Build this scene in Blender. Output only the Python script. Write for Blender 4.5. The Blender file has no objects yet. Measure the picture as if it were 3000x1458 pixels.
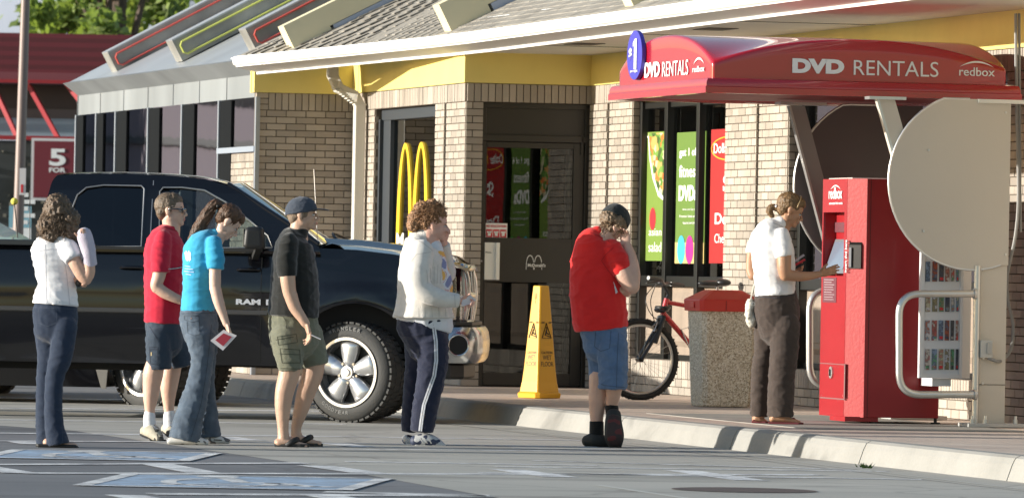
import bpy, bmesh, math, random
from mathutils import Vector, Matrix, noise, Euler
R = math.radians
random.seed(7)
sc = bpy.context.scene
COL = sc.collection
# ------------------------------------------------------------------ camera
FP, CX, CY, HY, ROLL, CAMZ = 18983.0, 1500.0, 729.0, 789.6, .018, 1.24
PITCH = math.atan((HY - CY) / FP)
CAM = Vector((0, 0, CAMZ))
_M = Matrix.Rotation(PITCH, 3, 'X') @ Matrix.Rotation(-ROLL, 3, 'Y')
RT, FW, UP = _M @ Vector((1, 0, 0)), _M @ Vector((0, 1, 0)), _M @ Vector((0, 0, 1))
cd = bpy.data.cameras.new('camera')
cam = bpy.data.objects.new('camera', cd)
COL.objects.link(cam)
cam.matrix_world = Matrix((( RT.x, UP.x, -FW.x, CAM.x), (RT.y, UP.y, -FW.y, CAM.y), (RT.z, UP.z, -FW.z, CAM.z), (0, 0, 0, 1)))
cd.sensor_width = 36
cd.lens = FP / 3000 * 36
cd.clip_start, cd.clip_end = .5, 3000
cd.dof.use_dof = True
cd.dof.focus_distance = 46
cd.dof.aperture_fstop = 9
sc.camera = cam
# ------------------------------------------------------------------ light
SUN_EL, SUN_AZ = R(11), R(188.6)       # azimuth measured from +X towards +Y
sdir = Vector((math.cos(SUN_AZ) * math.cos(SUN_EL), math.sin(SUN_AZ) * math.cos(SUN_EL), math.sin(SUN_EL)))
w = bpy.data.worlds.new('World'); sc.world = w; w.use_nodes = True
nt = w.node_tree
sky = nt.nodes.new('ShaderNodeTexSky'); sky.sky_type = 'NISHITA'; sky.sun_disc = False
sky.sun_elevation = SUN_EL; sky.sun_rotation = math.pi / 2 - SUN_AZ
sky.air_density = 1.0; sky.dust_density = .6; sky.ozone_density = 1.2
bg = nt.nodes['Background']; bg.inputs['Strength'].default_value = .10
nt.links.new(sky.outputs[0], bg.inputs[0])
ld = bpy.data.lights.new('sun', 'SUN'); ld.energy = 4.0; ld.angle = R(.5); ld.color = (1, .945, .85)
sun = bpy.data.objects.new('sun', ld); COL.objects.link(sun)
sun.rotation_euler = sdir.to_track_quat('Z', 'Y').to_euler(); sun.location = (0, 40, 30)
sc.view_settings.view_transform = 'Standard'; sc.view_settings.look = 'None'
sc.view_settings.exposure = 1.0; sc.view_settings.gamma = 1
sc.cycles.max_bounces = 8; sc.cycles.transparent_max_bounces = 16
# ------------------------------------------------------------------ pixel helpers (photo pixel -> point of the place)
def ray(u, v): return (RT * ((u - CX) / FP) + UP * ((CY - v) / FP) + FW)
def gp(u, v, z=0.0):
    r = ray(u, v); return CAM + r * ((z - CAM.z) / r.z)
def dp(u, v, Y):
    r = ray(u, v); return CAM + r * (Y / r.y)
TH = math.atan(.254)
EV, DV = Vector((math.cos(TH), math.sin(TH), 0)), Vector((-math.sin(TH), math.cos(TH), 0))
C1 = dp(1722, 1133, 60.4); C1.z = 0
def tol(p): q = p - C1; return q.dot(EV), q.dot(DV), p.z
def PA(a, u, v):
    r = ray(u, v); t = (a - (CAM - C1).dot(EV)) / r.dot(EV); p = CAM + r * t; q = tol(p); return q[1], q[2]
def PB(b, u, v):
    r = ray(u, v); t = (b - (CAM - C1).dot(DV)) / r.dot(DV); p = CAM + r * t; q = tol(p); return q[0], q[2]
def proj(p):
    d = Vector(p) - CAM; k = d.dot(FW); return CX + d.dot(RT) / k * FP, CY - d.dot(UP) / k * FP
def L2W(a, b, z): return C1 + EV * a + DV * b + Vector((0, 0, z))
# ------------------------------------------------------------------ materials
MATS = {}
def mat(name, col=(.5, .5, .5), rough=.6, metal=0, bump=0, bscale=30, var=0, vscale=4, spec=.5, coat=0, emit=0, alpha=1, isl=0, sheen=0, aniso=None, sss=0, detail=6):
    if name in MATS: return MATS[name]
    m = bpy.data.materials.new(name); m.use_nodes = True
    n, l = m.node_tree.nodes, m.node_tree.links
    p = n['Principled BSDF']
    p.inputs['Base Color'].default_value = (*col, 1)
    p.inputs['Roughness'].default_value = rough; p.inputs['Metallic'].default_value = metal
    p.inputs['Specular IOR Level'].default_value = spec
    p.inputs['Coat Weight'].default_value = coat; p.inputs['Coat Roughness'].default_value = .04
    p.inputs['Sheen Weight'].default_value = sheen
    if sss: p.inputs['Subsurface Weight'].default_value = sss; p.inputs['Subsurface Radius'].default_value = (.01, .004, .002); p.inputs['Subsurface Scale'].default_value = 1
    if alpha < 1: p.inputs['Alpha'].default_value = alpha
    if emit: p.inputs['Emission Color'].default_value = (*col, 1); p.inputs['Emission Strength'].default_value = emit
    tc = n.new('ShaderNodeTexCoord'); vec = tc.outputs['Object']
    if aniso:
        mp = n.new('ShaderNodeMapping'); mp.inputs['Scale'].default_value = aniso; l.new(vec, mp.inputs[0]); vec = mp.outputs[0]
    out = None
    if var:
        t = n.new('ShaderNodeTexNoise'); t.inputs['Scale'].default_value = vscale; t.inputs['Detail'].default_value = detail; l.new(vec, t.inputs['Vector'])
        r = n.new('ShaderNodeMapRange'); r.inputs['From Min'].default_value = .3; r.inputs['From Max'].default_value = .7
        r.inputs['To Min'].default_value = 1 - var; r.inputs['To Max'].default_value = 1 + var; l.new(t.outputs['Fac'], r.inputs['Value']); out = r.outputs[0]
    if isl:
        g = n.new('ShaderNodeNewGeometry'); r = n.new('ShaderNodeMapRange'); r.inputs['To Min'].default_value = 1 - isl; r.inputs['To Max'].default_value = 1 + isl
        l.new(g.outputs['Random Per Island'], r.inputs['Value'])
        if out:
            q = n.new('ShaderNodeMath'); q.operation = 'MULTIPLY'; l.new(out, q.inputs[0]); l.new(r.outputs[0], q.inputs[1]); out = q.outputs[0]
        else: out = r.outputs[0]
    if out:
        x = n.new('ShaderNodeVectorMath'); x.operation = 'SCALE'; x.inputs[0].default_value = col; l.new(out, x.inputs['Scale']); l.new(x.outputs[0], p.inputs['Base Color'])
    if bump:
        t = n.new('ShaderNodeTexNoise'); t.inputs['Scale'].default_value = bscale; t.inputs['Detail'].default_value = 5; l.new(vec, t.inputs['Vector'])
        b = n.new('ShaderNodeBump'); b.inputs['Strength'].default_value = bump; b.inputs['Distance'].default_value = .01; l.new(t.outputs['Fac'], b.inputs['Height']); l.new(b.outputs[0], p.inputs['Normal'])
    MATS[name] = m; return m
def glassmat(name, tint=(.5, .55, .55), refl=.12, rough=.0, wav=0, ws=2.0):
    m = bpy.data.materials.new(name); m.use_nodes = True; n, l = m.node_tree.nodes, m.node_tree.links
    n.remove(n['Principled BSDF']); o = n['Material Output']
    t = n.new('ShaderNodeBsdfTransparent'); t.inputs[0].default_value = (*tint, 1)
    g = n.new('ShaderNodeBsdfGlossy'); g.inputs['Roughness'].default_value = rough; g.inputs[0].default_value = (.95, .97, 1, 1)
    f = n.new('ShaderNodeFresnel'); f.inputs[0].default_value = 1.5
    a = n.new('ShaderNodeMath'); a.operation = 'ADD'; a.use_clamp = True; a.inputs[1].default_value = refl; l.new(f.outputs[0], a.inputs[0])
    x = n.new('ShaderNodeMixShader'); l.new(a.outputs[0], x.inputs[0]); l.new(t.outputs[0], x.inputs[1]); l.new(g.outputs[0], x.inputs[2]); l.new(x.outputs[0], o.inputs[0])
    if wav:
        tc = n.new('ShaderNodeTexCoord'); nz = n.new('ShaderNodeTexNoise'); nz.inputs['Scale'].default_value = ws; nz.inputs['Detail'].default_value = 2; l.new(tc.outputs['Object'], nz.inputs['Vector'])
        b = n.new('ShaderNodeBump'); b.inputs['Strength'].default_value = wav; b.inputs['Distance'].default_value = .02; l.new(nz.outputs[0], b.inputs['Height']); l.new(b.outputs[0], g.inputs['Normal'])
    MATS[name] = m; return m
def stripes(name, c1, c2, axis, period, duty=.5, rough=.6, bumpy=0):
    """two-tone bands along an object axis (corrugation, cladding)"""
    m = mat(name, c1, rough); n, l = m.node_tree.nodes, m.node_tree.links; p = n['Principled BSDF']
    tc = n.new('ShaderNodeTexCoord'); s = n.new('ShaderNodeSeparateXYZ'); l.new(tc.outputs['Object'], s.inputs[0])
    a = n.new('ShaderNodeMath'); a.operation = 'DIVIDE'; a.inputs[1].default_value = period; l.new(s.outputs[axis], a.inputs[0])
    f = n.new('ShaderNodeMath'); f.operation = 'FRACT'; l.new(a.outputs[0], f.inputs[0])
    g = n.new('ShaderNodeMath'); g.operation = 'GREATER_THAN'; g.inputs[1].default_value = duty; l.new(f.outputs[0], g.inputs[0])
    x = n.new('ShaderNodeMix'); x.data_type = 'RGBA'; x.inputs[6].default_value = (*c1, 1); x.inputs[7].default_value = (*c2, 1)
    l.new(g.outputs[0], x.inputs[0]); l.new(x.outputs[2], p.inputs['Base Color'])
    return m
# ------------------------------------------------------------------ mesh builder
def V(*a): return Vector(a)
class MB:
    def __init__(s): s.v, s.f, s.m, s.cur = [], [], [], 0
    def add(s, vs, fs):
        o = len(s.v); s.v += [tuple(p) for p in vs]; s.f += [[i + o for i in f] for f in fs]; s.m += [s.cur] * len(fs); return s
    def box(s, x0, x1, y0, y1, z0, z1):
        x0, x1 = sorted((x0, x1)); y0, y1 = sorted((y0, y1)); z0, z1 = sorted((z0, z1))
        return s.add([(x0, y0, z0), (x1, y0, z0), (x1, y1, z0), (x0, y1, z0), (x0, y0, z1), (x1, y0, z1), (x1, y1, z1), (x0, y1, z1)],
                     [(0, 3, 2, 1), (4, 5, 6, 7), (0, 1, 5, 4), (1, 2, 6, 5), (2, 3, 7, 6), (3, 0, 4, 7)])
    def hexa(s, lo, hi):
        """lo, hi: 4 points each, same winding"""
        n = len(lo)
        return s.add(list(lo) + list(hi), [list(range(n))[::-1], list(range(n, 2 * n))] + [(i, (i + 1) % n, n + (i + 1) % n, n + i) for i in range(n)])
    def prism(s, poly, off):
        off = Vector(off); a = [Vector(p) for p in poly]; return s.hexa(a, [p + off for p in a])
    def beam(s, p, q, w, h, up=(0, 0, 1)):
        p, q = Vector(p), Vector(q); t = (q - p).normalized(); x = t.cross(Vector(up)).normalized(); y = x.cross(t)
        c = [x * (-w / 2) + y * (-h / 2), x * (w / 2) + y * (-h / 2), x * (w / 2) + y * (h / 2), x * (-w / 2) + y * (h / 2)]
        return s.hexa([p + k for k in c], [q + k for k in c])
    def rings(s, rs, cap=True, closed=False):
        n = len(rs[0]); o = len(s.v); fs = []
        for r in rs: s.v += [tuple(p) for p in r]
        k = len(rs)
        for i in range(k - 1 + (1 if closed else 0)):
            a, b = o + i * n, o + ((i + 1) % k) * n
            for j in range(n): fs.append([a + j, a + (j + 1) % n, b + (j + 1) % n, b + j])
        if cap and not closed: fs += [[o + j for j in range(n)][::-1], [o + (k - 1) * n + j for j in range(n)]]
        s.f += fs; s.m += [s.cur] * len(fs); return s
    def tube(s, pts, r, n=8, closed=False, cap=True):
        pts = [Vector(p) for p in pts]; k = len(pts); rs = []; prev = None
        rr = r if isinstance(r, (list, tuple)) else [r] * k
        for i, p in enumerate(pts):
            t = (pts[(i + 1) % k] - pts[i - 1]) if closed else (pts[min(i + 1, k - 1)] - pts[max(i - 1, 0)])
            if t.length < 1e-9: t = V(0, 0, 1)
            t.normalize()
            if prev is None: x = t.orthogonal().normalized()
            else:
                x = prev - t * prev.dot(t)
                x = x.normalized() if x.length > 1e-6 else t.orthogonal().normalized()
            prev = x; y = t.cross(x)
            rs.append([p + (x * math.cos(2 * math.pi * j / n) + y * math.sin(2 * math.pi * j / n)) * rr[i] for j in range(n)])
        return s.rings(rs, cap, closed)
    def loft(s, pts, n=18, round_=(True, True), sub=4, D=V(0, 1, 0)):
        """pts: (point, half width across, half depth) with an elliptical section"""
        P = [(Vector(p), a, b) for p, a, b in pts]; Q = []
        k = len(P)
        for i in range(k - 1):
            p0, p1, p2, p3 = P[max(i - 1, 0)], P[i], P[i + 1], P[min(i + 2, k - 1)]
            for j in range(sub):
                t = j / sub
                def cr(a, b, c, d): return .5 * ((2 * b) + (c - a) * t + (2 * a - 5 * b + 4 * c - d) * t * t + (3 * b - a - 3 * c + d) * t ** 3)
                Q.append((cr(p0[0], p1[0], p2[0], p3[0]), max(cr(p0[1], p1[1], p2[1], p3[1]), .002), max(cr(p0[2], p1[2], p2[2], p3[2]), .002)))
        Q.append(P[-1])
        def ring(p, t, a, b):
            x = t.cross(D); x = x.normalized() if x.length > 1e-5 else V(1, 0, 0); y = x.cross(t).normalized()
            return [p + x * a * math.cos(2 * math.pi * j / n) + y * b * math.sin(2 * math.pi * j / n) for j in range(n)]
        rs = []; m = len(Q)
        for i, (p, a, b) in enumerate(Q):
            t = (Q[min(i + 1, m - 1)][0] - Q[max(i - 1, 0)][0]); t = t.normalized() if t.length > 1e-9 else V(0, 0, 1)
            if i == 0 and round_[0]:
                for q in (.25, .6, .88): rs.append(ring(p - t * min(a, b) * math.sqrt(1 - q * q), t, a * q, b * q))
            rs.append(ring(p, t, a, b))
            if i == m - 1 and round_[1]:
                for q in (.88, .6, .25): rs.append(ring(p + t * min(a, b) * math.sqrt(1 - q * q), t, a * q, b * q))
        return s.rings(rs)
    def ell(s, c, r, M=None, n=14, k=9):
        c = Vector(c); rs = []
        for i in range(1, k):
            th = math.pi * i / k; ring = []
            for j in range(n):
                ph = 2 * math.pi * j / n
                q = V(r[0] * math.sin(th) * math.cos(ph), r[1] * math.sin(th) * math.sin(ph), r[2] * math.cos(th))
                ring.append(c + q if M is None else M @ (c + q))
            rs.append(ring)
        o = len(s.v); s.rings(rs, cap=False)
        top = c + V(0, 0, r[2]); bot = c - V(0, 0, r[2])
        if M is not None: top, bot = M @ top, M @ bot
        it = len(s.v); s.v += [tuple(top), tuple(bot)]; l = o + (k - 2) * n
        for j in range(n):
            s.f += [[it, o + (j + 1) % n, o + j], [it + 1, l + j, l + (j + 1) % n]]; s.m += [s.cur] * 2
        return s
    def cyl(s, c, axis, r, h, n=24, r2=None):
        c, axis = Vector(c), Vector(axis).normalized(); x = axis.orthogonal().normalized(); y = axis.cross(x); r2 = r if r2 is None else r2
        return s.rings([[c + (x * math.cos(2 * math.pi * j / n) + y * math.sin(2 * math.pi * j / n)) * r for j in range(n)],
                        [c + axis * h + (x * math.cos(2 * math.pi * j / n) + y * math.sin(2 * math.pi * j / n)) * r2 for j in range(n)]])
    def grid(s, fn, nu, nv):
        o = len(s.v)
        for i in range(nu + 1):
            for j in range(nv + 1): s.v.append(tuple(fn(i / nu, j / nv)))
        for i in range(nu):
            for j in range(nv):
                a = o + i * (nv + 1) + j; s.f.append([a, a + nv + 1, a + nv + 2, a + 1]); s.m.append(s.cur)
        return s
    def mesh(s, name):
        me = bpy.data.meshes.new(name); me.from_pydata(s.v, [], s.f); me.update(); return me
    def build(s, name, m, parent=None, smooth=False, bevel=0, solid=0, fixn=True):
        me = s.mesh(name)
        for x in (m if isinstance(m, (list, tuple)) else [m]): me.materials.append(x)
        if isinstance(m, (list, tuple)): me.polygons.foreach_set('material_index', s.m)
        if fixn:
            bm = bmesh.new(); bm.from_mesh(me); bmesh.ops.recalc_face_normals(bm, faces=bm.faces); bm.to_mesh(me); bm.free()
        if smooth: me.polygons.foreach_set('use_smooth', [True] * len(me.polygons))
        o = bpy.data.objects.new(name, me); COL.objects.link(o)
        if parent: o.parent = parent
        if solid:
            q = o.modifiers.new('solid', 'SOLIDIFY'); q.thickness = solid; q.offset = 0
        if bevel:
            q = o.modifiers.new('bevel', 'BEVEL'); q.width = bevel; q.segments = 2; q.limit_method = 'ANGLE'; q.angle_limit = R(40)
        if smooth and smooth != 'all':
            me.set_sharp_from_angle(angle=R(smooth if smooth > 1 else 40))
        return o
def tag(o, label=None, cat=None, group=None, kind=None):
    if label: o['label'] = label
    if cat: o['category'] = cat
    if group: o['group'] = group
    if kind: o['kind'] = kind
    return o
def thing(name, label, cat, loc=(0, 0, 0), rotz=0, group=None):
    o = bpy.data.objects.new(name, None); COL.objects.link(o); o.location = loc; o.rotation_euler = (0, 0, rotz); o.empty_display_size = .2
    return tag(o, label, cat, group)
def curve2mesh(cu):
    o = bpy.data.objects.new('tmp', cu); COL.objects.link(o); dg = bpy.context.evaluated_depsgraph_get()
    me = bpy.data.meshes.new_from_object(o.evaluated_get(dg)); bpy.data.objects.remove(o); bpy.data.curves.remove(cu); return me
def placed(me, name, origin, xd, yd, m, parent, sx=1, sy=1, sz=1):
    """lay a mesh drawn in its XY plane on the plane origin + x*xd + y*yd"""
    xd, yd = Vector(xd).normalized(), Vector(yd).normalized(); zd = xd.cross(yd)
    T = Matrix(((xd.x, yd.x, zd.x, origin[0]), (xd.y, yd.y, zd.y, origin[1]), (xd.z, yd.z, zd.z, origin[2]), (0, 0, 0, 1))) @ Matrix.Diagonal((sx, sy, sz, 1))
    me.transform(T); me.name = name; me.materials.clear(); me.materials.append(m)
    o = bpy.data.objects.new(name, me); COL.objects.link(o)
    if parent: o.parent = parent
    return o
def text(s, name, m, origin, xd, yd, w, h, parent, bold=0, ext=.002, shear=0, space=1):
    cu = bpy.data.curves.new('t', 'FONT'); cu.body = s; cu.size = 1; cu.offset = bold; cu.extrude = ext; cu.shear = shear; cu.space_character = space; cu.resolution_u = 4
    me = curve2mesh(cu)
    xs = [v.co.x for v in me.vertices]; ys = [v.co.y for v in me.vertices]
    me.transform(Matrix.Translation((-min(xs), -min(ys), 0)))
    return placed(me, name, origin, xd, yd, m, parent, w / (max(xs) - min(xs)), h / (max(ys) - min(ys)))
def plate(outer, holes, ext):
    """flat plate (2-D outlines) with holes, thickness 2*ext"""
    cu = bpy.data.curves.new('p', 'CURVE'); cu.dimensions = '2D'; cu.fill_mode = 'BOTH'; cu.extrude = ext
    for pl in [outer] + list(holes):
        sp = cu.splines.new('POLY'); sp.points.add(len(pl) - 1)
        for q, p in zip(sp.points, pl): q.co = (p[0], p[1], 0, 1)
        sp.use_cyclic_u = True
    return curve2mesh(cu)
def arc(cx, cy, rx, ry, a0, a1, n=24): return [(cx + rx * math.cos(R(a0 + (a1 - a0) * i / n)), cy + ry * math.sin(R(a0 + (a1 - a0) * i / n))) for i in range(n + 1)]
def rrect(x0, y0, x1, y1, r, n=4):
    return arc(x1 - r, y1 - r, r, r, 0, 90, n) + arc(x0 + r, y1 - r, r, r, 90, 180, n) + arc(x0 + r, y0 + r, r, r, 180, 270, n) + arc(x1 - r, y0 + r, r, r, 270, 360, n)
# ================================================================== GROUND
def ground_mats():
    def base(name, c1, c2, sc1, bump=.3):
        m = mat(name, c1, .85, 0, 0); n, l = m.node_tree.nodes, m.node_tree.links; p = n['Principled BSDF']
        tc = n.new('ShaderNodeTexCoord')
        a = n.new('ShaderNodeTexNoise'); a.inputs['Scale'].default_value = sc1; a.inputs['Detail'].default_value = 8; a.inputs['Roughness'].default_value = .7
        mp = n.new('ShaderNodeMapping'); mp.inputs['Scale'].default_value = (.35, 1, 1); l.new(tc.outputs['Object'], mp.inputs[0]); l.new(mp.outputs[0], a.inputs['Vector'])
        b = n.new('ShaderNodeTexNoise'); b.inputs['Scale'].default_value = 60; b.inputs['Detail'].default_value = 4; l.new(tc.outputs['Object'], b.inputs['Vector'])
        ad = n.new('ShaderNodeMath'); ad.operation = 'MULTIPLY_ADD'; ad.inputs[1].default_value = .35; l.new(b.outputs[0], ad.inputs[0]); l.new(a.outputs[0], ad.inputs[2])
        r = n.new('ShaderNodeMapRange'); r.inputs['From Min'].default_value = .45; r.inputs['From Max'].default_value = .9; l.new(ad.outputs[0], r.inputs['Value'])
        x = n.new('ShaderNodeMix'); x.data_type = 'RGBA'; x.inputs[6].default_value = (*c1, 1); x.inputs[7].default_value = (*c2, 1); l.new(r.outputs[0], x.inputs[0]); l.new(x.outputs[2], p.inputs['Base Color'])
        st = n.new('ShaderNodeTexNoise'); st.inputs['Scale'].default_value = 1.1; st.inputs['Detail'].default_value = 6; st.inputs['Distortion'].default_value = .6; l.new(mp.outputs[0], st.inputs['Vector'])
        sr = n.new('ShaderNodeMapRange'); sr.inputs['From Min'].default_value = .56; sr.inputs['From Max'].default_value = .68; sr.inputs['To Min'].default_value = 1; sr.inputs['To Max'].default_value = .62; l.new(st.outputs[0], sr.inputs['Value'])
        cr_ = n.new('ShaderNodeTexVoronoi'); cr_.feature = 'DISTANCE_TO_EDGE'; cr_.inputs['Scale'].default_value = .38; cr_.inputs['Randomness'].default_value = 1; dn = n.new('ShaderNodeVectorMath'); dn.operation = 'ADD'; l.new(tc.outputs['Object'], dn.inputs[0]); l.new(a.outputs['Color'], dn.inputs[1]); l.new(dn.outputs[0], cr_.inputs['Vector'])
        ck = n.new('ShaderNodeMapRange'); ck.inputs['From Min'].default_value = .0; ck.inputs['From Max'].default_value = .012; ck.inputs['To Min'].default_value = 1 if 'kerb' in name else .7; ck.inputs['To Max'].default_value = 1; l.new(cr_.outputs['Distance'], ck.inputs['Value'])
        mu = n.new('ShaderNodeMath'); mu.operation = 'MULTIPLY'; l.new(sr.outputs[0], mu.inputs[0]); l.new(ck.outputs[0], mu.inputs[1]); sv = n.new('ShaderNodeVectorMath'); sv.operation = 'SCALE'; l.new(x.outputs[2], sv.inputs[0]); l.new(mu.outputs[0], sv.inputs['Scale']); l.new(sv.outputs[0], p.inputs['Base Color'])
        bp = n.new('ShaderNodeBump'); bp.inputs['Strength'].default_value = bump; bp.inputs['Distance'].default_value = .004; l.new(b.outputs[0], bp.inputs['Height']); l.new(bp.outputs[0], p.inputs['Normal'])
        return m
    base('asphalt', (.11, .114, .124), (.19, .193, .20), .5)
    base('pale_concrete', (.32, .31, .275), (.47, .45, .40), .45)
    base('kerb_concrete', (.24, .235, .215), (.33, .32, .295), 1.2)
    # worn paint
    for nm, c in (('road_paint', (.86, .86, .84)), ('blue_paint', (.34, .48, .64))):
        m = mat(nm, c, .8); n, l = m.node_tree.nodes, m.node_tree.links; p = n['Principled BSDF']
        tc = n.new('ShaderNodeTexCoord'); a = n.new('ShaderNodeTexNoise'); a.inputs['Scale'].default_value = 3; a.inputs['Detail'].default_value = 9; a.inputs['Roughness'].default_value = .8
        l.new(tc.outputs['Object'], a.inputs['Vector'])
        r = n.new('ShaderNodeMapRange'); r.inputs['From Min'].default_value = .38; r.inputs['From Max'].default_value = .60; l.new(a.outputs[0], r.inputs['Value'])
        x = n.new('ShaderNodeMix'); x.data_type = 'RGBA'; x.inputs[7].default_value = (*c, 1); x.inputs[6].default_value = (.17 + c[0] * .12, .17 + c[1] * .12, .18 + c[2] * .12, 1)
        l.new(r.outputs[0], x.inputs[0]); l.new(x.outputs[2], p.inputs['Base Color'])
    # paver sidewalk
    m = mat('pavers', (.3, .22, .17), .7); n, l = m.node_tree.nodes, m.node_tree.links; p = n['Principled BSDF']
    tc = n.new('ShaderNodeTexCoord'); b = n.new('ShaderNodeTexBrick'); b.inputs['Scale'].default_value = 1
    b.inputs['Brick Width'].default_value = .4; b.inputs['Row Height'].default_value = .2; b.inputs['Mortar Size'].default_value = .006
    b.inputs['Color1'].default_value = (.60, .48, .39, 1); b.inputs['Color2'].default_value = (.50, .395, .32, 1); b.inputs['Mortar'].default_value = (.33, .28, .24, 1)
    l.new(tc.outputs['Object'], b.inputs['Vector'])
    a = n.new('ShaderNodeTexNoise'); a.inputs['Scale'].default_value = 1.3; a.inputs['Detail'].default_value = 8; l.new(tc.outputs['Object'], a.inputs['Vector'])
    x = n.new('ShaderNodeMix'); x.data_type = 'RGBA'; x.blend_type = 'OVERLAY'; x.inputs[0].default_value = .3; l.new(b.outputs[0], x.inputs[6]); l.new(a.outputs[0], x.inputs[7]); l.new(x.outputs[2], p.inputs['Base Color'])
    bp = n.new('ShaderNodeBump'); bp.inputs['Strength'].default_value = .4; bp.inputs['Distance'].default_value = .004; l.new(b.outputs['Fac'], bp.inputs['Height']); bp.invert = True; l.new(bp.outputs[0], p.inputs['Normal'])
ground_mats()
M = MATS
def flat(name, poly, z, m):
    return MB().add([(x, y, z) for x, y in poly], [list(range(len(poly)))]).build(name, m)
tag(flat('ground', [(-700, -60), (700, -60), (700, 900), (-700, 900)], 0, M['asphalt']), kind='structure')
# concrete apron in front of the kerb; its left edge is the joint with the dark asphalt
edge = [(1700, 1500), (1427, 1452), (1223, 1417), (932, 1365), (541, 1309), (221, 1262), (-200, 1232), (-500, 1215)]
ep = [gp(u, v) for u, v in edge]
kb = lambda b: L2W(-2.83, b, 0)
poly = [(p.x, p.y) for p in ep] + [(-16, 62)] + [(kb(-2).x, kb(-2).y), (kb(-45).x, kb(-45).y)] + [(8, 15), (1.2, 20)]
tag(flat('concrete_apron', poly, .002, M['pale_concrete']), kind='structure')
# joint lines sawn in the concrete
jm = mat('joint_dark', (.09, .085, .08), .9); jl = mat('joint_pale', (.5, .5, .46), .9)
def strip(mb, p, q, wid, z):
    p, q = Vector((p[0], p[1])), Vector((q[0], q[1])); d = (q - p).normalized(); k = Vector((-d.y, d.x)) * wid / 2
    mb.add([(*(p - k), z), (*(q - k), z), (*(q + k), z), (*(p + k), z)], [(0, 1, 2, 3)])
def gl(mb, u0, v0, u1, v1, wid, z=.0042): strip(mb, gp(u0, v0), gp(u1, v1), wid, z)
g = MB()
for b in (-6.5, -9.6, -12.7, -15.8, -18.9): strip(g, L2W(-2.9, b, 0), L2W(-7, b, 0), .012, .0032)
strip(g, L2W(-3.35, -3, 0), L2W(-3.35, -30, 0), .012, .0036)
tag(g.build('pavement_joint', jm), kind='structure')
g = MB()                                                                   # gutter line along the kerb
gl(g, 1320, 1243, 2000, 1313, .03, .0046); gl(g, 2000, 1313, 3050, 1440, .03, .0046)
gl(g, 1750, 1421, 2050, 1466, .05, .0046)
tag(g.build('gutter_joint', jl), kind='structure')
# painted stall lines
lines = [(-60, 1229, 1010, 1243, .2), (-60, 1268, 1010, 1279, .2), (1010, 1279, 1700, 1290, .16), (-60, 1291.5, 700, 1295, .2), (700, 1295, 1750, 1310, .14),
         (-60, 1361, 900, 1356.5, .22), (60, 1386, 2400, 1391, .22), (950, 1441, 1430, 1452, .2), (440, 1447, 1430, 1452.5, .24), (1010, 1352, 1750, 1364, .14), (1450, 1367, 2600, 1381, .12), (1400, 1384, 2700, 1405, .14),
         (-60, 1166, 500, 1172, .3), (-60, 1195, 1000, 1205, .3), (1000, 1316, 1720, 1322, .14), (1500, 1313, 2100, 1322, .12), (1560, 1349, 2500, 1376, .12)]
for u0, v0, u1, v1, wd in lines:
    g = MB(); gl(g, u0, v0, u1, v1, wd); tag(g.build('painted_line', M['road_paint']), kind='structure')
hat = [(-90, 1362, 60, 1386), (460, 1360, 600, 1386), (920, 1364, 1080, 1386), (365, 1451, 520, 1480), (930, 1449, 1080, 1475), (65, 1294, 110, 1302), (970, 1299, 1080, 1311), (1480, 1375, 1640, 1398), (1990, 1378, 2200, 1408), (650, 1280, 740, 1291)]
for u0, v0, u1, v1 in hat:
    g = MB(); a, b = gp(u0, v0), gp(u1, v1)
    k = .11; g.add([(a.x - k, a.y, .0050), (b.x - k, b.y, .0050), (b.x + k, b.y, .0050), (a.x + k, a.y, .0050)], [(0, 1, 2, 3)])
    tag(g.build('painted_hatch', M['road_paint']), kind='structure')
# two painted wheelchair symbols in blue boxes
def wheelchair(cu, cv, hw, v0, v1, z=.0038):
    """blue panel between image rows v0 (far) and v1 (near), half width hw pixels, sheared like the stalls"""
    F0, F1 = gp(cu, v0), gp(cu, v1); wid = hw / FP * (F0.y + F1.y) / 2 * 1.0
    sh = .95
    def q(s, t): y = F1.y + (F0.y - F1.y) * t; return (F1.x + (F0.x - F1.x) * t + s * wid + (t - .5) * sh * .0, y)
    bl = MB(); o = [(-.72, 1.0), (.98, 1.0), (.66, 0), (-1.0, 0)]
    bl.add([(*q(*p), z) for p in o], [(0, 1, 2, 3)]); ob = bl.build('painted_symbol', M['blue_paint']); tag(ob, kind='structure')
    wm = MB()
    for i in range(4): strip(wm, q(*o[i]), q(*o[(i + 1) % 4]), .10, z + .0020)
    def poly(ps, wd):
        for a, b in zip(ps[:-1], ps[1:]): strip(wm, q(*a), q(*b), wd, z + .0016)
    A = [( -.12 + .34 * math.cos(R(t)), .42 + .30 * math.sin(R(t))) for t in range(100, 380, 14)]
    poly(A, .09); poly([(-.1, .85), (.02, .45), (.3, .42), (.48, .2), (.6, .26)], .11)
    poly([(-.5, .16), (-.2, .3), (.1, .2), (.4, .3)], .06)
    c = q(-.14, .9); wm.add([(c[0] + .13 * math.cos(t / 12 * 6.283), c[1] + .16 * math.sin(t / 12 * 6.283), z + .0016) for t in range(12)], [list(range(12))])
    tag(wm.build('painted_symbol_white', M['road_paint']), kind='structure')
wheelchair(300, 1333, 345, 1321.5, 1347); wheelchair(700, 1414, 450, 1395, 1431)
g = MB(); c = gp(2180, 1436); g.add([(c.x + .42 * math.cos(t / 24 * 6.283), c.y + .42 * math.sin(t / 24 * 6.283), .0050) for t in range(24)], [list(range(24))])
tag(g.build('manhole_cover', mat('rust_iron', (.10, .075, .065), .7, .3)), 'round rusty iron cover set flush in the concrete', 'manhole cover')
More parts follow.
